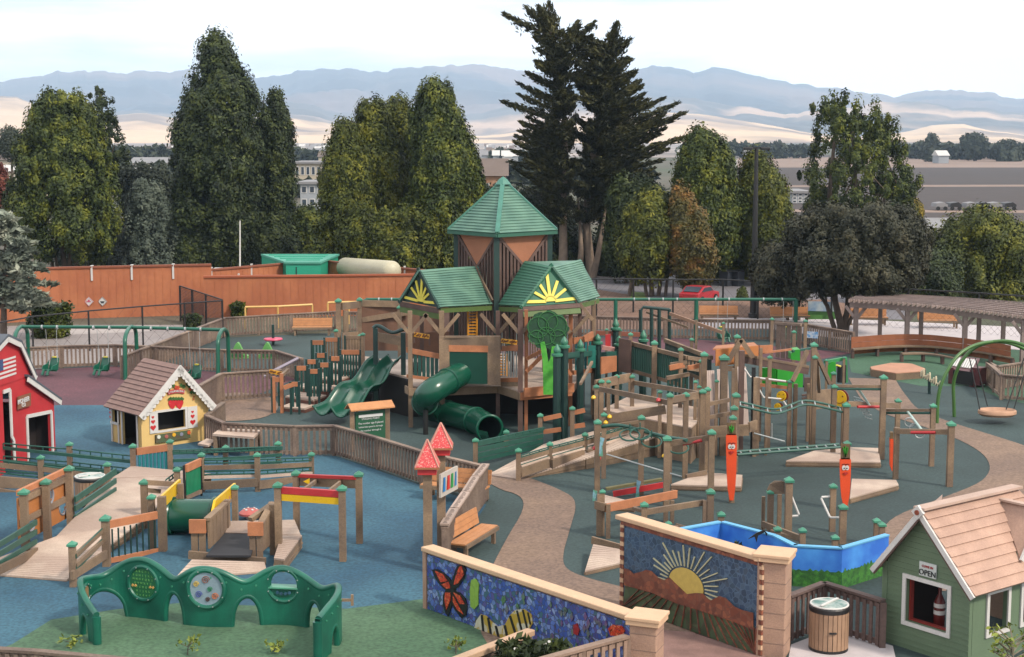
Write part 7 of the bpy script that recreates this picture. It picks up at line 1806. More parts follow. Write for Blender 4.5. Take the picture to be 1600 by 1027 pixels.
# ================================================================== stairs left of the tower
STR = thing('deck_stairs', G(440, 645), 'stepped wooden platforms with dark green slatted sides climbing to the wavy slide', 'stairs')
steps = [(438,643,.18,476,646),(446,634,.36,490,640),(462,626,.55,510,632),(478,618,.75,530,624),(498,610,.95,548,616),(520,602,1.15,572,610)]
prev = None
for i, (x0, b0, z, x1, b1) in enumerate(steps):
    A, B = G(x0,b0), G(x1,b1); bk = Vector((.35,1.1,0)); q = [A, B, B+bk, A+bk]
    MB().prism([(p.x,p.y,z) for p in q], (0,0,-.06)).build('tread', DECK, STR); MB().prism([(A.x,A.y,0),(B.x,B.y,0),(B.x,B.y,z-.06),(A.x,A.y,z-.06)], (0,.05,0)).build('riser', mat('riser_brown', (112,72,60), .8, .12, 4), STR)
    MB().prism([(B.x,B.y,0),(B.x+.35,B.y+1.1,0),(B.x+.35,B.y+1.1,z-.06),(B.x,B.y,z-.06)], (.04,0,0)).build('riser', mat('riser_brown', (112,72,60)), STR)
q_ = [G(566,577,1.4), G(636,574,1.4), G(640,562,1.4), G(572,560,1.4)]; MB().prism(q_, (0,0,-.12)).build('top_deck', DECK, STR)
for a_, b_ in ((q_[0],q_[1]),(q_[0],q_[3])): vboard(STR, Vector((a_.x,a_.y+.1,0)), Vector((b_.x,b_.y+.1,0)), 0, 1.27, .05, SHADE, 'shade_board')  # boards added near-black in place of shade below the slide head
def panel(x0, x1, top, bot, base, head=7, m=PANG, cap=WOODO):
    A, B = G(x0,base), G(x1,base); zt_ = VY(0,top,A.y).z; zh = VY(0,top+head,A.y).z; zb_ = VY(0,bot,A.y).z
    vboard(STR, A, B, zh, zt_, .07, cap, 'panel_header'); slats(STR, A, B, zb_, zh, .11, .08, m=m)
    for p in (A, B): MB().bb(p.x-.04,p.x+.04,p.y-.04,p.y+.04,0,zt_+.02).build('panel_post', GRND, STR)
for a_ in ((426,440,590,635,646),(455,468,597,636,648),(484,499,577,620,640),(500,516,567,612,634),(517,533,557,602,628),(533,564,547,592,618),
           (488,508,532,562,602),(463,481,572,612,634),(480,496,562,604,626),(495,510,552,590,618)): panel(*a_)
vb = PX(STR, 441, 584, 646, .14, False, WOODO); PX(STR, 429, 588, 646, .12, False, WOODO); PX(STR, 568, 524, 618, .16)
panel(508,530,528,562,600,6,WOOD); panel(540,566,525,556,606,5,WOOD,WOOD)
pb(STR, (444,606,648), (460,600,648), 7, .1, WOODO); pb(STR, (450,578,630), (440,587,646), 5, .1)
MB().tube([V(412,588,610), V(466,560,606)], .07, 8).build('hand_tube', mat('tube_lilac', (160,150,166), .4, .08, 4, metal=.2), STR)
# fort wall
FW = thing('fort_wall', G(538, 570), 'tall brown board wall with capped posts behind the tower stairs', 'wall')
for px, t, b_, w_ in ((530,472,580,.24),(563,470,572,.22),(526,518,590,.16),(563,526,600,.16),(625,482,575,.2)): PX(FW, px, t, b_, w_)
pb(FW, (534,479,580), (562,476,572), 11, .08); pb(FW, (566,474,572), (640,476,572), 10, .08); pb(FW, (566,500,572), (640,488,572), 8, .08)
pboard(FW, (566,572), (690,570), (478,478,548,548), .05, PAND, 'wall_board'); pboard(FW, (536,582), (560,574), (520,518,560,556), .05, WOOD, 'wall_board'); pboard(FW, (690,572), (770,566), (482,482,540,540), .05, WOODD, 'wall_board')
for px in (552,): pboard(FW, (538,580), (545,577), (485,485,520,518), .05, WOOD, 'wall_board')
# ================================================================== asparagus posts right of the broccoli
AS = thing('finial_posts', G(876, 690), 'row of slender dark green posts with spiked finials and linking boards right of the broccoli', 'post row')
FIN = mat('finial_green', (64,130,104), .45, .1, 5)
for px, tip, rg_, base in ((870,538,556,694),(881,526,543,692),(906,530,548,668),(933,522,537,656),(966,525,540,650),(1004,516,533,648),(961,498,515,640)):
    g = G(px, base); zt_ = VY(px, tip, g.y).z; zr_ = VY(px, rg_, g.y).z
    o = MB().tube([(g.x,g.y,0),(g.x,g.y,zr_)], .13, 8).build('post', GRND, AS)
    MB().lathe((g.x,g.y,zr_-.04), [(.13,0),(.19,.03),(.19,.1),(.1,.13),(.13,.2),(.11,.27),(.02,zt_-zr_+.04)], 10).build('finial', FIN, o, smooth=True)
for a_, b_ in (((872,560,694),(906,555,668)),((884,556,692),(906,553,668)),((908,554,668),(933,551,656)),((935,555,656),(966,552,650)),((968,553,650),(1004,550,648))): gplank(AS, a_, b_, 8)
# ramp rails right of tube slide
RP = thing('ramp_walkway', G(762, 742), 'pale ramp with green boarded railing right of the spiral slide exit', 'ramp')
surf(RP, [G(762,742,.05), G(808,748,.05), G(916,716,.35), G(850,694,.35)], planks=26)
surf(RP, [G(850,694,.36), G(916,716,.36), G(1060,672,.7), G(1000,655,.7)], planks=34)
for px, t, b_ in ((743,690,733),(791,677,712),(844,651,700),(891,676,712) if False else (894,640,700)): PX(RP, px, t, b_)
for k_, h in ((0,7),(9,7),(18,7),(26,6)): gplank(RP, (746,694+k_,733), (848,673+k_*.9,704), h)
for (x0,t0,b0,x1,t1,b1) in ((746,690,733,850,668,704),): dd_rail(RP, (x0,t0,b0), (x1,t1,b1), 4)
pb(RP, (849,655,700), (877,649,700), 7, .07, WOODO); pb(RP, (849,675,700), (877,671,700), 7, .07, WOODO); pb(RP, (893,646,700), (914,641,700), 7, .07, WOODO); pb(RP, (893,667,700), (914,664,700), 7, .07, WOODO)
MB().tube([V(876,648,700), V(880,654,700), V(881,720,702)], .035, 8).build('loop_bar', GRND, RP)
R2 = thing('ramp_railing', G(859, 735), 'wooden ramp railing with green hand rods and capped posts beside the tan path', 'railing')
for px, t, b_ in ((810,706,752),(859,696,740),(914,681,724),(933,662,770)): PX(R2, px, t, b_)
for (x0,y0,b0,x1,y1,b1) in ((813,712,750,857,699,741),(862,698,740,912,685,727),(917,684,725,1040,648,690),(1040,648,690,1100,632,680)):
    s_ = 1
    dd_rail(R2, (x0,y0,b0), (x1,y1,b1), 3); pb(R2, (x0,y0+7,b0), (x1,y1+7,b1), 7); dd_rail(R2, (x0,y0+15,b0), (x1,y1+14,b1), 5); pb(R2, (x0,y0+27,b0+2), (x1,y1+25,b1+2), 14, .09); pb(R2, (x0,y0+17,b0), (x1,y1+16,b1), 4, .12, DECK)
# ================================================================== climbing frames, centre right
CF = thing('timber_climber', G(1001, 775), 'big post and beam climbing frame with coloured holds and a green loop track', 'climbing frame')
for px, t, b_, w_ in ((933,662,768,.19),(943,650,748,.16),(1001,655,774,.18),(1041,688,792,.2),(1110,678,797,.19),(939,598,700,.17),(963,590,692,.16),(987,590,688,.16),(950,598,712,.13),(1045,620,756,.18),(1070,619,748,.18),(1096,614,742,.18),(1104,610,736,.16),(1030,614,716,.13),(931,606,724,.15)):
    PX(CF, px, t, b_, w_)
pb(CF, (927,606,712), (1044,629,752), 8, .09); pb(CF, (930,601,700), (984,590,688), 14, .08); pb(CF, (990,598,688), (1092,615,742), 7, .08)
pb(CF, (1048,625,755), (1092,617,742), 11, .08); pb(CF, (1048,628,752), (1070,624,748), 9, .1); pb(CF, (1104,632,736), (1140,625,732), 6, .08); pb(CF, (1104,653,736), (1140,646,732), 6, .08)
pb(CF, (946,655,748), (1040,640,752), 14, .07); pb(CF, (1045,693,792), (1118,683,797), 9, .09)
pb(CF, (940,668,766), (1001,659,770), 5, .06)
tube_px(CF, [(1067,694,793),(1097,688,796)], .05, RED, 'hand_grip'); 
tube_px(CF, [(940,667,768),(968,663,770),(1002,673,772),(1040,683,785),(1073,688,795)], .05, GRNR, 'loop_track', True)
for px, row in ((984,680),(1000,678),(1018,690),(1060,700)):
    c = V(px, row, 780); MB().tube([c+Vector((.28*math.cos(a_),.1*math.sin(a_),.14*math.sin(a_))) for a_ in [2*math.pi*i/16 for i in range(16)]], .025, 6, closed=True).build('hanging_loop', GRNR, CF)
    MB().tube([c+Vector((0,0,.1)), c+Vector((0,0,.32))], .02, 6).build('hanger', GRNR, CF)
for px, row, cc in ((952,650,0),(946,659,0),(994,645,1),(1021,641,0),(927,620,0),(1028,624,1),(935,715,1),(929,699,1),(1037,711,0)):
    b_ = 748 if row < 670 else 768; c = V(px, row, b_)+Vector((0,-.12,0)); MB().lathe(c-Vector((0,0,.05)), [(.05,0),(.075,.03),(.06,.08),(.02,.11)], 7).build('climbing_hold', (YEL, RED)[cc], CF, smooth=True)
pb(CF, (947,764,775), (1034,749,771), 4, .14, mat('olive_board', (130,122,80), .7, .1, 3)); pb(CF, (958,772,779), (1041,757,776), 9, .05, RED, 'red_beam')
for px, row in ((939,695),(996,762),(928,777)): c = V(px, row, 782); MB().prism([c+Vector((-.06,-.14,-.28)), c+Vector((.05,-.14,-.3)), c+Vector((.03,-.14,-.02)), c+Vector((.09,-.14,.2)), c+Vector((-.03,-.14,.24))], (0,.02,0)).build('painted_figure', mat('figure_blue', (150,196,220), .6, .15, 9, second=(70,150,90), sec_scale=4), CF)
tube_px(CF, [(948,710,770),(1065,745,788)], .02, PALE, 'balance_cable')
# wedge decks
WD_ = thing('balance_deck', G(1050, 765), 'low wedge shaped plank deck behind the first carrot post', 'deck')
surf(WD_, [G(1048,757,.18), G(1158,760,.18), G(1160,742,.18), G(1098,738,.18)], planks=7); pb(WD_, (1072,745,756), (1104,738,752), 7, .08)
W2_ = thing('balance_deck', G(945, 800), 'small pale triangular deck beside the red balance beam', 'deck')
surf(W2_, [G(942,786,.2), G(992,790,.2), G(985,783,.2), G(944,773,.2)], planks=5)
TR = thing('sand_tray', G(937, 838), 'raised wooden trough with an orange lip on doubled posts', 'trough')
for px, t, b_ in ((941,770,838),(950,788,842),(935,790,838)): PX(TR, px, t, b_, .13, px == 941)
PX(TR, 937, 772, 838, .16, False)
pb(TR, (930,789,838), (946,793,842), 13, .06, WOOD); pb(TR, (947,794,842), (1057,772,812), 13, .07, WOODO, 'trough_lip'); pb(TR, (1048,769,812), (1058,772,812), 10, .06)
q = [V(932,793,838), V(948,797,842), V(1057,776,812), V(1046,772,808)]; MB().prism(q, (0,0,-.06)).build('trough_floor', WOODD, TR)
PX(TR, 1040, 782, 818, .14, False); PX(TR, 1050, 782, 818, .12, False)
LB = thing('balance_beam', G(1006, 848), 'long brown balance beam on capped posts behind the sun mosaic', 'balance beam')
PX(LB, 1006, 791, 850, .17); PX(LB, 1109, 771, 842, .19); PX(LB, 1101, 782, 842, .14, False); PX(LB, 1056, 822, 862, .12, False); pb(LB, (1010,800,850), (1101,785,840), 9, .09); pb(LB, (990,794,846), (1008,800,850), 5, .1)
pb(LB, (1056,820,858), (1082,828,856), 5, .06)
PX(LB, 1044, 820, 862, .14); PX(LB, 1126, 806, 850, .17)
L3 = thing('corner_deck', G(905, 893), 'pale triangular corner deck left of the sun mosaic', 'deck')
q = [G(914,892,.12), G(975,878,.12), G(968,858,.25), G(927,850,.3)]; surf(L3, q, planks=8); pb(L3, (925,844,862), (972,857,872), 12, .06); PX(L3, 942, 775, 862, .1, False) if False else None
# ================================================================== carrot posts
CO = mat('carrot_orange', (250,86,34), .5, .06, 3); CT = mat('carrot_top', (116,92,60), .7, .2, 5)
def carrot(px, base, rows, half, label, lean=0, eyesep=2.6):
    capr, t0, t1, bot = rows; g = G(px, base); r = thing('carrot_post', (g.x,g.y,0), label, 'carrot post')
    PX(r, px, capr, base, .17)
    y = g.y-.14
    def q(x, row): return VY(x, row, y)
    MB().prism([q(px-half*.8,t0),q(px+half*.8,t0),q(px+half*.8,t1+2),q(px-half*.8,t1+2)], (0,.04,0)).build('leaf_board', CT, r)
    mb = MB()
    for dx, dz_ in ((0,0),(-.4,3),(.4,3),(-.4,8),(.4,8),(-.1,6)): mb.beam(q(px,t1-2)+Vector((0,-.02,0)), q(px+dx*half,t0+3+dz_*.6)+Vector((0,-.02,0)), .02, .03)
    mb.build('painted_leaves', LIME, r)
    H_ = bot-t1; pts = [(-.75,0),(.75,0),(1,.04),(.97,.3),(.86,.6),(.7,.82),(.35,1),(-.35,1),(-.7,.82),(-.86,.6),(-.97,.3),(-1,.04)]
    b = MB().prism([q(px+a_*half+lean*t, t1+t*H_) for a_, t in pts], (0,.05,0)).build('carrot_body', CO, r)
    ey = t1+ (20 if H_ > 90 else 15)
    for s in (-1, 1):
        c = q(px+s*eyesep, ey); w_ = MB().disc(c+Vector((0,-.01,0)), (0,-1,0), 3.0/FP*y, .015, 16, 3.9/FP*y).build('eye', WHITE, b); MB().disc(c+Vector((-s*.01,-.025,-.01)), (0,-1,0), 1.0/FP*y, .012, 10).build('pupil', BLK, w_)
        MB().tube([c+Vector((-.055,-.02,.085)), c+Vector((0,-.02,.11)), c+Vector((.055,-.02,.085))], .009, 5).build('eyebrow', BLK, b)
    c = q(px, ey+9); MB().prism([c+Vector((-.075,-.015,.02)), c+Vector((-.03,-.015,.04)), c+Vector((0,-.015,.025)), c+Vector((.03,-.015,.04)), c+Vector((.075,-.015,.02)), c+Vector((0,-.015,-.05))], (0,-.012,0)).build('mouth', mat('lip_red', (190,40,30), .5, .05, 5), b)
carrot(1143, 786, (655,661,678,782), 8.5, 'taller carrot shaped board with close set eyes on the left capped post')
carrot(1321, 797, (695,694,716,790), 8.8, 'shorter carrot shaped board with round eyes on the right capped post')
r = thing('carrot_post', G(1394, 745), 'carrot board seen edge on, on the post of the plank wedge', 'carrot post')
q = V(1394, 685, 744); MB().prism([V(1391,686,744),V(1396,686,744),V(1397,730,744),V(1394,737,744),V(1391,728,744)], (.03,.25,0)).build('carrot_body', CO, r); MB().prism([V(1391,676,744),V(1396,676,744),V(1396,686,744),V(1391,686,744)], (.03,.2,0)).build('leaf_board', CT, r)
# ================================================================== right bar structures
RF = thing('bar_climber', G(1377, 716), 'timber frame with pull up bars and pale sloping handle poles on the right', 'climbing frame')
for px, t, b_, w_ in ((1148,620,738,.2),(1145,640,750,.19),(1301,606,716,.17),(1317,622,700,.17),(1320,635,720,.2),(1377,592,718,.2),(1401,628,700,.17),(1455,636,729,.17),(1399,668,749,.17),(1483,665,761,.2),(1270,560,705,.15)):
    PX(RF, px, t, b_, w_, px not in (1399,))
pb(RF, (1324,631,718), (1404,634,705), 8, .09); pb(RF, (1397,674,749), (1489,675,761), 8, .09); 
for a_, b_ in (((1304,603,716),(1380,604,718)),((1383,641,716),(1453,641,729))): pb(RF, a_, b_, 4, .08); A, B = V3(a_)-Vector((0,0,.09)), V3(b_)-Vector((0,0,.09)); MB().tube([A,B], .04, 8).build('green_pipe', GRNR, RF)
for a_, b_ in (((1339,635,716),(1380,635,712)),((1422,675,752),(1460,675,757))): MB().tube([V3(a_)+Vector((0,-.1,0)), V3(b_)+Vector((0,-.1,0))], .045, 8).build('red_grip', RED, RF)
for (a_, b_) in (((1340,606,716),(1360,636,713)),((1418,643,722),(1440,672,750))): tube_px(RF, [a_, b_], .04, mat('pole_mint', (190,216,208), .35, .05, 4), 'handle_pole')
for i in range(6):
    t = i/5; c = V(1340+t*17, 620+t*26, 714); MB().tube([c+Vector((-.12,0,0)), c+Vector((.1,0,-.06)), c+Vector((.12,0,-.2)), c+Vector((-.1,0,-.12))], .015, 6, closed=True).build('steel_loop', PALE, RF)
for i in range(3): c = V(1421+i*8, 660+i*9, 735); ring(RF, c, (.3,1,.2), .14, PALE, .018, 'steel_ring')
WV = thing('wavy_ladder', V(1215, 648, 722), 'wavy green overhead ladder of two rails and pale rungs', 'ladder')
wp = [(1152,634,738),(1180,640,735),(1212,648,731),(1235,640,728),(1257,631,726),(1285,636,724),(1316,644,720)]
P1 = smooth_path([V3(p) for p in wp], 2); off = Vector((.05,.45,.05))
MB().tube(P1, .035, 8).build('rail', GRNR, WV, smooth=True); MB().tube([p+off for p in P1], .035, 8).build('rail', GRNR, WV, smooth=True)
for i in range(2, len(P1)-1, max(1, len(P1)//9)): MB().tube([P1[i], P1[i]+off], .022, 6).build('rung', PALE, WV)
SL_ = thing('straight_ladder', V(1215, 700, 745), 'straight green ladder walk between the two carrot posts', 'ladder')
A, B = V(1152,703,758), V(1315,706,745); off = Vector((.0,.42,.0)); A.z = B.z = (A.z+B.z)/2
for o_ in (Vector((0,0,0)), off): MB().tube([A+o_, B+o_], .04, 8).build('rail', GRNR, SL_)
for i in range(11): q = lerp(A, B, (i+.5)/11); MB().tube([q, q+off], .025, 6).build('rung', PALE, SL_)
D1 = thing('balance_deck', G(1225, 722), 'long pale plank deck under the wavy green ladder', 'deck')
surf(D1, [G(1228,720,.2), G(1376,722,.2), G(1372,700,.2), G(1290,698,.2)], planks=8)
D2 = thing('balance_deck', G(1330, 772), 'triangular plank wedge beside the right carrot post', 'deck')
surf(D2, [G(1328,778,.18), G(1404,757,.18), G(1400,750,.18), G(1331,748,.18)], planks=9)
# low posts with white bars
LP = thing('bar_posts', G(1300, 829), 'short capped posts with white bent bars and a curved headboard', 'climbing frame')
for px, t, b_, w_ in ((1203,771,832,.17),(1192,776,828,.1),(1217,772,828,.12),(1231,753,838,.2),(1300,762,831,.17),(1316,795,850,.19),(1214,829,870,.16),(1253,831,872,.16),(1304,842,872,.16),(1369,816,852,.16),(1377,822,858,.16)):
    PX(LP, px, t, b_, w_, px not in (1192,1217))
hd = [V(1199,772,832),V(1199,765,832),V(1203,757,832),V(1210,752,833),V(1222,752,836),V(1226,754,836),V(1226,772,836)]; MB().prism(hd, (0,.05,0)).build('headboard', WOOD, LP)
MB().prism([V(1209,754,832),V(1212,754,832),V(1213,768,832),V(1210,768,832)], (0,-.06,0)).build('red_tab', RED, LP)
for pts in ([(1233,771,838),(1236,774,838),(1248,804,838),(1247,806,838),(1234,807,838)],[(1298,776,831),(1284,777,831),(1283,779,831),(1296,807,834),(1299,809,836),(1312,809,840)]): tube_px(LP, pts, .03, WHITE, 'white_bar')
pb(LP, (1192,819,834), (1252,842,872), 10, .07); pb(LP, (1206,830,850), (1251,844,868), 5, .1)
# ================================================================== blue ocean pen
def ocean_mat():
    m = bpy.data.materials.new('ocean_paint'); m.use_nodes = True; n = m.node_tree.nodes; l = m.node_tree.links; b = n['Principled BSDF']; b.inputs['Roughness'].default_value = .6
    t = n.new('ShaderNodeTexCoord'); z = n.new('ShaderNodeTexNoise'); z.inputs['Scale'].default_value = 1.3; z.inputs['Detail'].default_value = 6; l.new(t.outputs['Object'], z.inputs['Vector'])
    r = n.new('ShaderNodeValToRGB'); r.color_ramp.elements[0].position = .35; r.color_ramp.elements[1].position = .65; r.color_ramp.elements[0].color = (.02,.12,.5,1); r.color_ramp.elements[1].color = (.06,.28,.7,1)
    l.new(z.outputs['Fac'], r.inputs[0]); l.new(r.outputs[0], b.inputs['Base Color']); return m
OC = ocean_mat(); OCL = mat('ocean_edge', (110,190,240), .6, .06, 3); OG = mat('painted_grass', (70,140,50), .7, .3, 5, second=(40,100,40), sec_scale=9, fine=.4)
OP = thing('ocean_pen', G(1316, 915), 'low bright blue painted pen with grass painted along its foot', 'play pen')
HO = .95
pp = [base_of(x, y, HO) for x, y in ((1052,838),(1066,826),(1127,815),(1208,836),(1240,852),(1316,856),(1389,835))]
for a_, b_ in zip(pp[:-1], pp[1:]):
    d = (b_-a_).normalized(); nn = Vector((-d.y,d.x,0)); nn = nn if nn.y > 0 else -nn
    MB().prism([a_,b_,b_+Vector((0,0,HO-.04)),a_+Vector((0,0,HO-.04))], nn*.1).build('panel', OC, OP); MB().beam(a_+Vector((0,0,HO-.02))+nn*.05, b_+Vector((0,0,HO-.02))+nn*.05, .14, .035).build('top_edge', OCL, OP)
    if a_.x > pp[3].x-.01:
        Lb = (b_-a_).length; n = int(Lb/.06); rq = random.Random(int(a_.x*100)); poly = [a_-nn*.012, b_-nn*.012]
        for i in range(n+1): t = 1-i/n; poly.append(lerp(a_, b_, t)-nn*.012+Vector((0,0,.38+rq.uniform(0,.09)*(i % 2))))
        MB().prism(poly, nn*.01).build('painted_grass', OG, OP)
for px, row, lb in ((1182,838,'pelican'),): 
    c = VY(px, row, pp[3].y+.15); MB().prism([c+Vector((-.2,-.04,-.06)),c+Vector((-.05,-.04,0)),c+Vector((0,-.04,-.14)),c+Vector((.03,-.04,.02)),c+Vector((.18,-.04,.1)),c+Vector((.22,-.04,.02)),c+Vector((.26,-.04,.06)),c+Vector((.16,-.04,.16)),c+Vector((-.02,-.04,.08))], (0,.02,0)).build('painted_bird', DARK, OP)
shrub('sea_grass', 'dark green painted clump peeking over the sun mosaic inside the blue pen', 935, 1155, 846, 9, LF_DK, 95, 14, .07, 'plant', cr=.14)
# ================================================================== bridge, climbing walls and star roof (middle right)
BG = thing('play_bridge', G(1090, 690), 'long wooden bridge with green slatted sides leading right from the tower', 'bridge')
surf(BG, [G(940,640,1.15), G(1080,668,1.15), G(1110,640,1.15), G(985,618,1.15)], planks=30)
def brail(root, a, b, drop, base0, base1, m=PANG, head=6, sp_=.12):
    A, B = G(a[0], base0), G(b[0], base1); zA, zB = VY(0,a[1],A.y).z, VY(0,b[1],B.y).z; hA = head/FP*A.y; dA_ = drop/FP*A.y
    slats(root, A, B, (zA-dA_, zB-dA_), (zA-hA, zB-hA), sp_, .07, m=m); MB().beam((A.x,A.y,zA-hA/2),(B.x,B.y,zB-hA/2), .12, hA).build('top_rail', WOOD, root); MB().beam((A.x,A.y,zA-dA_),(B.x,B.y,zB-dA_), .08, .12).build('bottom_rail', WOOD, root)
brail(BG, (983,533), (1072,556), 46, 660, 690); brail(BG, (1038,529), (1110,556), 40, 640, 672, mat('slat_dark', (44,66,62), .6, .1, 4)); 
brail(BG, (1072,556), (1100,560), 20, 690, 688, WOOD)
brail(BG, (1040,588), (1075,582), 42, 700, 698, PANG); brail(BG, (1046,567), (1072,563), 10, 690, 690, WOODO)
for px, t, b_, w_ in ((984,524,660,.15),(1021,538,675,.2),(1062,548,690,.16),(1079,532,655,.14),(1098,556,705,.2),(1094,566,700,.15),(1118,597,712,.12),(1129,562,712,.26),(1143,576,720,.1) ,(1149,528,690,.18),(1200,560,700,.14),(1085,598,712,.12),(1091,606,716,.12)):
    PX(BG, px, t, b_, w_, px not in (1143,))
pb(BG, (1046,575,692), (1070,570,690), 8, .07, WOODO); pb(BG, (1075,575,700), (1096,571,698), 7, .07, WOODO)
# big beams running back right
pb(BG, (1157,560,690), (1262,579,680), 13, .14, WOODD, 'long_beam'); pb(BG, (1157,554,690), (1262,573,680), 4, .18, WOOD, 'long_beam')
# black uprights and rails of the vertical bars
VB = thing('arched_bars', G(1040, 640), 'set of tall dark green bent bars standing over the bridge', 'climbing bars')
for px in (1001,1018,1030,1046): tube_px(VB, [(px,483 if px != 1001 else 484,630),(px,605,630)], .07, GRND, 'bar')
tube_px(VB, [(1001,500,630),(1001,486,630),(1005,480,630),(1046,484,630)], .06, GRND, 'top_bar')
pb(VB, (1046,490,632), (1132,521,640), 5, .08, mat('beam_tan', (166,130,108), .8, .12, 3)); pb(VB, (1010,488,628), (1075,512,634), 3, .06); PX(VB, 1128, 506, 645, .1); PX(VB, 1086, 500, 640, .1, False)
# pale climbing walls
CW = thing('climbing_wall', G(1110, 715), 'pale vertical board climbing walls under the star shaped roof', 'climbing wall')
for (x0, x1, t, bt, base) in ((1101,1120,586,668,706),(1124,1141,584,668,708),(1156,1170,580,672,706)):
    A, B = G(x0,base), G(x1,base); zt_ = VY(0,t,A.y).z; zb_ = VY(0,bt,A.y).z; n = 6; mb = MB()
    for i in range(n):
        p, q_ = lerp(A,B,i/n+.008), lerp(A,B,(i+1)/n-.008); mb.prism([(p.x,p.y,zb_),(q_.x,q_.y,zb_),(q_.x,q_.y+.9,zt_),(p.x,p.y+.9,zt_)], (0,.05,0))
    mb.build('climbing_boards', mat('board_pale', (206,184,174), .8, .1, 3), CW)
pb(CW, (1096,676,722), (1170,672,722), 18, .07); pb(CW, (1170,668,722), (1182,664,716), 16, .07)
SRF = thing('star_hut', G(1155, 700), 'small hut with a low orange roof and an A shaped gable on a dark post', 'hut')
pk, l0, r0 = V(1157,530,690), V(1136,566,690), V(1176,558,690)
for a_, b_ in ((l0, pk), (pk, r0)): MB().beam(a_+Vector((0,-.1,0)), b_+Vector((0,-.1,0)), .07, .16).build('gable_board', WOOD, SRF)
pboard(SRF, (1116,688), (1182,684), (546,540,572,566), .05, PANO, 'orange_panel'); slab(SRF, [V(1114,545,684), V(1184,540,680), V(1178,535,655), V(1119,540,658)], .05, WOODO, 'roof_panel')
pboard(SRF, (1122,690), (1150,690), (572,572,580,580), .06, WOOD, 'header'); PX(SRF, 1156, 548, 712, .2, False, WOODD); PX(SRF, 1186, 544, 690, .12, False); pboard(SRF, (1184,672), (1204,670), (540,539,552,550), .05, WOODO, 'orange_panel')
pb(SRF, (1182,553,672), (1236,546,655), 3, .08, WOODO); PX(SRF, 1143, 576, 712, .09, False, BLK); PX(SRF, 1175, 574, 712, .13, False, BLK); PX(SRF, 1199, 596, 700, .13, False); PX(SRF, 1178, 590, 714, .14, False)
# rods, discs and green slide hut
GHU = thing('green_hut', G(1225, 640), 'bright lime green plastic play hut with arched openings behind the beams', 'play hut')
BG2 = mat('hut_lime', (44,164,44), .4, .08, 3)
pboard(GHU, (1186,655), (1212,657), (575,574,600,601), .12, BG2, 'side_panel'); pboard(GHU, (1212,657), (1252,655), (577,576,606,605), .12, BG2, 'side_panel')
A = V(1248,560,640); MB().prism([V(1236,562,640),V(1236,553,640),V(1241,547,640),V(1250,546,640),V(1250,564,640)], (0,.6,0)).build('roof_panel', BG2, GHU)
pb(GHU, (1238,549,640), (1270,544,636), 3, .1, GRNR); pb(GHU, (1252,572,640), (1256,604,655), 3, .1, BLK)
MB().prism([V(1292,572,630),V(1300,566,630),V(1306,566,630),V(1306,596,630),V(1292,594,630)], (0,.1,0)).build('side_panel', BG2, GHU)
pb(GHU, (1289,566,630), (1322,560,626), 5, .12, mat('hut_frame', (60,150,90), .45, .1, 4)); pb(GHU, (1321,562,626), (1322,598,626), 4, .12, mat('hut_frame', (60,150,90)))
pboard(GHU, (1308,627), (1320,626), (572,570,598,598), .1, BLK, 'dark_panel'); tube_px(GHU, [(1294,576,629),(1300,572,629),(1308,571,629),(1314,573,629)], .035, YELP, 'yellow_arc'); pb(GHU, (1312,574,625), (1315,598,625), 3, .06, BG2)
PX(GHU, 1290, 564, 632, .1); PX(GHU, 1317, 560, 628, .1)
TP = thing('timber_tripod', G(1268, 705), 'tall capped timber post with slanting braces like a tepee', 'post')
PX(TP, 1268, 541, 702, .2)
for a_, b_ in (((1262,548,702),(1238,596,706)),((1273,548,702),(1297,600,700)),((1276,556,700),(1280,612,690))): pb(TP, a_, b_, 6, .1)
for px, t, b_ in ((1232,598,700),(1241,600,700),(1300,585,690),(1262,600,690)): PX(TP, px, t, b_, .15, px in (1232,1300))
pboard(TP, (1272,672), (1296,668), (610,608,640,636), .06, WOOD, 'low_board'); pboard(TP, (1255,672), (1272,672), (590,590,612,612), .06, WOODD, 'low_board')
for i in range(4): pb(TP, (1253,618+i*5,680), (1262,617+i*5,680), 3, .1, WOODD)
pb(TP, (1184,601,700), (1230,606,700), 5, .06, WOODO); pb(TP, (1184,592,700), (1230,597,700), 3, .06)
for px in (1183, 1196): PX(TP, px, 590, 712, .1, False)
tube_px(TP, [(1157,570,704),(1166,580,704),(1172,589,704),(1228,596,704)], .03, WHITE, 'white_rod'); tube_px(TP, [(1180,598,706),(1193,621,706),(1222,624,706),(1229,634,706)], .03, WHITE, 'white_rod'); tube_px(TP, [(1178,677,716),(1226,690,716)], .025, PALE, 'white_rod'); tube_px(TP, [(1206,662,714),(1206,684,714)], .02, PALE, 'white_rod')
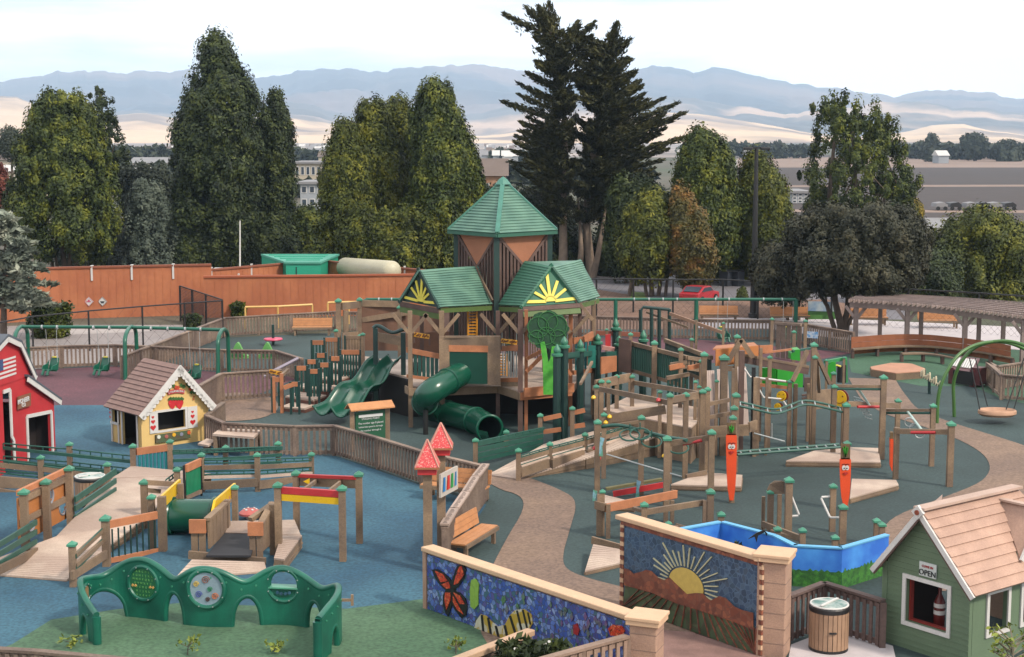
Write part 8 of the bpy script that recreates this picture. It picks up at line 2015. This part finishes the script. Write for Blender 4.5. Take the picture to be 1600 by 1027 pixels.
for px, row, rx_, rz_, lb in ((1312,623,10,13,'yellow smiling disc facing left on the right hand post'),(1221,619,7,8,'small yellow disc on the timber behind the wavy ladder'),(1215,636,5,6,'smallest yellow disc low behind the wavy ladder')):
    c = V(px, row, 706); r = thing('face_disc', c, lb, 'disc'); MB().disc(c, (-.5,-1,0), rx_/FP*c.y*1.1, .04, 24, rz_/FP*c.y).build('disc', YEL, r); MB().disc(c+Vector((.08,.08,0)), (-.5,-1,0), rx_/FP*c.y*1.15, .04, 24, rz_/FP*c.y*1.04).build('back_disc', mat('disc_brown', (130,50,40), .5, .1, 4), r)
    mb = MB(); n_ = Vector((-.5,-1,0)).normalized(); u_ = Vector((1,-.5,0)).normalized()
    for s in (-1, 1): mb.disc(c+n_*.03+u_*s*.1*rx_/10+Vector((0,0,.08*rx_/10)), n_, .025*rx_/10, .01, 8)
    mb.tube([c+n_*.03+u_*.15*rx_/10*math.cos(a_)+Vector((0,0,.15*rx_/10*math.sin(a_))) for a_ in [math.pi*(1.15+.7*i/10) for i in range(11)]], .01, 5); mb.build('painted_face', mat('face_brown', (120,70,30), .6, .1, 4), r)
# small coloured bits seen between tower and bridge
pboard(BG, (945,655), (953,655), (523,522,541,541), .05, RED, 'red_panel'); pb(BG, (941,543,656), (960,546,656), 6, .2, mat('beam_pink', (206,150,140), .7, .1, 4))
pboard(BG, (918,660), (930,660), (540,540,575,575), .05, mat('panel_teal', (40,140,126), .4, .1, 4), 'teal_panel'); pboard(BG, (938,668), (962,664), (558,556,585,580), .06, WOODO, 'orange_panel')
pb(BG, (912,530,665), (926,522,660), 9, .08, WOODO); pb(BG, (925,520,640), (1000,523,640), 7, .08, mat('beam_rust', (150,86,66), .8, .1, 3)); pb(BG, (925,566,668), (907,600,700), 4, .08)
pboard(BG, (966,662), (985,664), (528,532,580,584), .05, WOODD, 'dark_panel'); PX(BG, 947, 516, 640, .1); PX(BG, 968, 517, 640, .1)
# back wall boards
BWL = thing('board_screen', G(1208, 560), 'tall weathered board screen with capped posts left of the pergola', 'fence')
for px, t, b_ in ((1205,500,566),(1257,503,572),(1239,520,590)): PX(BWL, px, t, b_, .16)
A, B = G(1211,560), G(1252,566); slats(BWL, A, B, .05, (VY(0,503,A.y).z, VY(0,506,B.y).z), .3, .24, m=FENCE); board(BWL, VY(1211,505,A.y), VY(1252,508,B.y), .12, .12, FENCE)
c = V(1268, 523, 556); pboard(BWL, (1260,556), (1277,557), (518,519,528,529), .04, mat('board_blue', (110,170,226), .5, .15, 8, second=(220,230,240), sec_scale=9), 'blue_sign')
r = thing('mural_board', G(1290, 506), 'bright painted landscape board behind the dividing tree trunks', 'mural'); pboard(r, (1262,506), (1305,506), (471,472,486,487), .06, mat('mural_sky', (120,160,200), .6, .15, 2, second=(200,210,210), sec_scale=1), 'board'); pboard(r, (1262,505.5), (1305,505.5), (486,487,499,499), .06, mat('mural_green', (90,150,70), .6, .2, 2), 'board')
# ================================================================== pergola and curved benches
PG = thing('pergola', G(1336, 548), 'curved weathered pergola with slatted roof over the terrace bench', 'pergola')
PGW = mat('pergola_wood', (162,142,136), .85, .15, 2, fine=.12)
fr = [(1336,546,478),(1416,552,482),(1506,560,490),(1597,572,502)]; bkp = [(1374,540,476),(1438,543,478),(1528,552,486),(1566,556,490)]
for px, b_, t in fr: 
    post(PG, px, t, b_, .24, False, PGW); q = G(px, b_); zt_ = VY(px, t, q.y).z
    for s in (-1, 1): MB().beam((q.x+s*.08,q.y,zt_-.55),(q.x+s*.5,q.y,zt_-.02), .1, .14).build('brace', PGW, PG)
for px, b_, t in bkp: post(PG, px, t, b_, .2, False, PGW)
ef = smooth_path([V(1328,476,546),V(1416,481,552),V(1506,490,560),V(1620,505,574)], 3); eb = smooth_path([V(1346,468,532),V(1440,471,534),V(1540,478,542),V(1650,488,552)], 3)
for P_ in (ef, eb):
    for a_, b_ in zip(P_[:-1], P_[1:]): pass
    mb = MB()
    for a_, b_ in zip(P_[:-1], P_[1:]): mb.beam(a_, b_, .08, .24)
    mb.build('beam', PGW, PG)
def along(P, t):
    L_ = [0]
    for a_, b_ in zip(P[:-1], P[1:]): L_.append(L_[-1]+(b_-a_).length)
    s = t*L_[-1]
    for i in range(len(P)-1):
        if s <= L_[i+1]+1e-9: return lerp(P[i], P[i+1], (s-L_[i])/max(1e-9, L_[i+1]-L_[i]))
    return P[-1]
for i in range(40):
    a_ = along(ef, i/39)+Vector((0,0,.19)); b_ = along(eb, i/39)+Vector((0,0,.19)); d = (b_-a_).normalized(); MB().beam(a_-d*.35, b_+d*.3, .055, .15).build('rafter', PGW, PG)
for k_ in range(7):
    t = k_/6; mb = MB(); Q = [lerp(along(ef, i/16), along(eb, i/16), t)+Vector((0,0,.295)) for i in range(17)]
    for a_, b_ in zip(Q[:-1], Q[1:]): mb.beam(a_, b_, .07, .05)
    mb.build('purlin', PGW, PG)
def curved_bench(label, seat, back, zs=.45, m=WOOD, name='curved_bench'):
    """seat: [(px,row)] front edge of the seat top at height zs; back: heights"""
    F_ = smooth_path([G(x, y, zs) for x, y in seat], 2); r = thing(name, (F_[0].x,F_[0].y,0), label, 'bench'); mb = MB(); bk = MB(); off = Vector((0,.45,0))
    for a_, b_ in zip(F_[:-1], F_[1:]):
        for k_ in range(3): mb.prism([a_+off*(k_/3+.01), b_+off*(k_/3+.01), b_+off*((k_+1)/3-.02), a_+off*((k_+1)/3-.02)], (0,0,-.06))
        if back:
            for k_ in range(3): bk.prism([a_+off*1.05+Vector((0,.03*k_,-.3+.265*k_)), b_+off*1.05+Vector((0,.03*k_,-.3+.265*k_)), b_+off*1.05+Vector((0,.03*k_,-.045+.265*k_)), a_+off*1.05+Vector((0,.03*k_,-.045+.265*k_))], (0,.04,0))
    mb.build('seat', m, r)
    if back: bk.build('backrest', mat('bench_orange', (156,92,58), .75, .12, 3), r)
    n = 6 if back else 3
    for i in range(n+1): q = along(F_, i/n)+off*.5; MB().bb(q.x-.05,q.x+.05,q.y-.16,q.y+.16,0,zs-.07).build('leg', WOODD, r)
    return r
curved_bench('long curved bench with an orange boarded back under the pergola', [(1334,546),(1397,541),(1450,541),(1498,546),(1545,552),(1585,560)], True)
curved_bench('short curved backless bench in front of the pergola', [(1411,553),(1440,552),(1470,555),(1497,561)], False, .4)
ST_ = thing('stage_platform', G(1400, 588), 'low eight sided wooden stage on the green surface', 'stage')
q = [(1360,573),(1392,567),(1424,568),(1446,576),(1442,580),(1400,583),(1362,577)]; zz = .32; pts_ = [G(x, y, zz) for x, y in q]
deck(ST_, [(p.x,p.y) for p in pts_], zz, .3, mat('stage_tan', (206,152,124), .8, .1, 2), .14, dirv=(1,0))
# xylophone station and chimes
XS = thing('music_table', G(1508, 606), 'dark red music table with a slanted top of pale bars', 'musical instrument')
MR = mat('music_red', (96,44,46), .5, .12, 4); A, B = G(1483,600), G(1521,607); zt_ = VY(1483,572,A.y).z
pboard(XS, (1483,600), (1521,606), (578,582,597,603), .06, BLK, 'front_panel'); pboard(XS, (1482,600), (1489,601), (574,575,599,600), .06, MR, 'side_leg'); pboard(XS, (1515,605), (1522,606), (578,579,604,605), .06, MR, 'side_leg')
pboard(XS, (1523,606), (1536,602), (575,573,602,598), .4, MR, 'end_box')
s4_ = [V(1483,576,600),V(1521,582,606),V(1531,560,594),V(1494,556,589)]; slab(XS, s4_, .06, MR, 'slanted_top'); n_ = (s4_[1]-s4_[0]).cross(s4_[3]-s4_[0]).normalized(); n_ = n_ if n_.z > 0 else -n_
for i in range(9):
    t0 = .12+i*.095; 
    if i == 2: continue
    a_, b_ = lerp(s4_[0],s4_[1],t0), lerp(s4_[3],s4_[2],t0); p_, q_ = lerp(a_,b_,.18), lerp(a_,b_,.82); MB().beam(p_+n_*.03, q_+n_*.03, .07, .025, up=tuple(n_)).build('tone_bar', WHITE, XS)
CHM = thing('chime_cluster', G(1452, 616), 'cluster of pale upright chimes on a dark pole', 'musical instrument')
MB().tube([G(1452,616), V(1452,592,616)], .06, 8).build('pole', GRND, CHM); bar_ = (V(1439,586,614), V(1468,603,618)); MB().beam(bar_[0], bar_[1], .14, .08).build('cross_beam', GRNR, CHM)
for i in range(10):
    t = i/9; q = lerp(bar_[0], bar_[1], t)+Vector((0,-.06,0)); h = (8+4*math.sin(i*2.1))/FP*q.y; MB().lathe(q-Vector((0,0,.05)), [(.04,0),(.045,h*.9),(.03,h*1.2),(.01,h*1.25)], 8).build('chime', mat('chime_cream', (236,220,186), .4, .06, 4), CHM)
# basket swing with two green arches
BS = thing('basket_swing', G(1490, 654), 'oval tan basket swing hung from two tall bent green arches at the right edge', 'swing')
GA = mat('arch_lime', (76,120,56), .4, .1, 3)
f1 = [(1464,662,662),(1465,625,662),(1470,600,662),(1482,575,661),(1498,553,659),(1520,540,656),(1545,534,653),(1570,534,650),(1595,542,648),(1625,560,645),(1645,590,643),(1650,640,643)]
f2 = [(1491,652,652),(1490,618,652),(1489,600,652),(1496,575,653),(1508,556,653),(1525,541,653),(1552,533,652),(1580,533,654),(1605,541,657),(1632,556,660),(1655,585,662),(1662,640,664)]
for f_ in (f1, f2): MB().tube(smooth_path([V3(p) for p in f_], 3), .062, 10).build('arch_tube', GA, BS, smooth=True)
c = V(1558, 646, 662); mb = MB(); rx = 30/FP*c.y; 
o = MB().lathe((c.x,c.y,c.z-.1), [(.3,0),(.85,.02),(1.0,.1),(1.0,.2),(.94,.24),(.8,.14),(.1,.1)], 32, rx, rx*.75).build('basket', mat('basket_tan', (206,160,130), .7, .12, 3), BS, smooth=True)
tops_ = [V(1515,560,656), V(1524,560,653), V(1600,560,656), V(1608,560,653)]
for (px, row, tp_) in ((1531,640,0),(1543,635,1),(1572,640,2),(1584,640,3)): q = VY(px, row, c.y+(-.3 if px in (1531,1572) else .35)); MB().tube([tp_ and tops_[tp_] or tops_[0], q], .02, 6).build('rope', BLK, BS)
# ================================================================== air
hz = bpy.data.materials.new('haze'); hz.use_nodes = True; n = hz.node_tree.nodes; l = hz.node_tree.links
for q in list(n): n.remove(q)
ho = n.new('ShaderNodeOutputMaterial'); pv = n.new('ShaderNodeVolumePrincipled')
pv.inputs['Color'].default_value = (.58, .77, 1, 1); pv.inputs['Density'].default_value = HAZE_D; pv.inputs['Anisotropy'].default_value = .1
l.new(pv.outputs[0], ho.inputs['Volume'])
ob = MB().bb(-4200, 4200, -40, 9400, -8, 480).build('haze', hz); ob['kind'] = 'stuff'; ob['label'] = 'pale blue air over the whole valley'
# hide nothing: every top-level object without a kind is a thing of its own
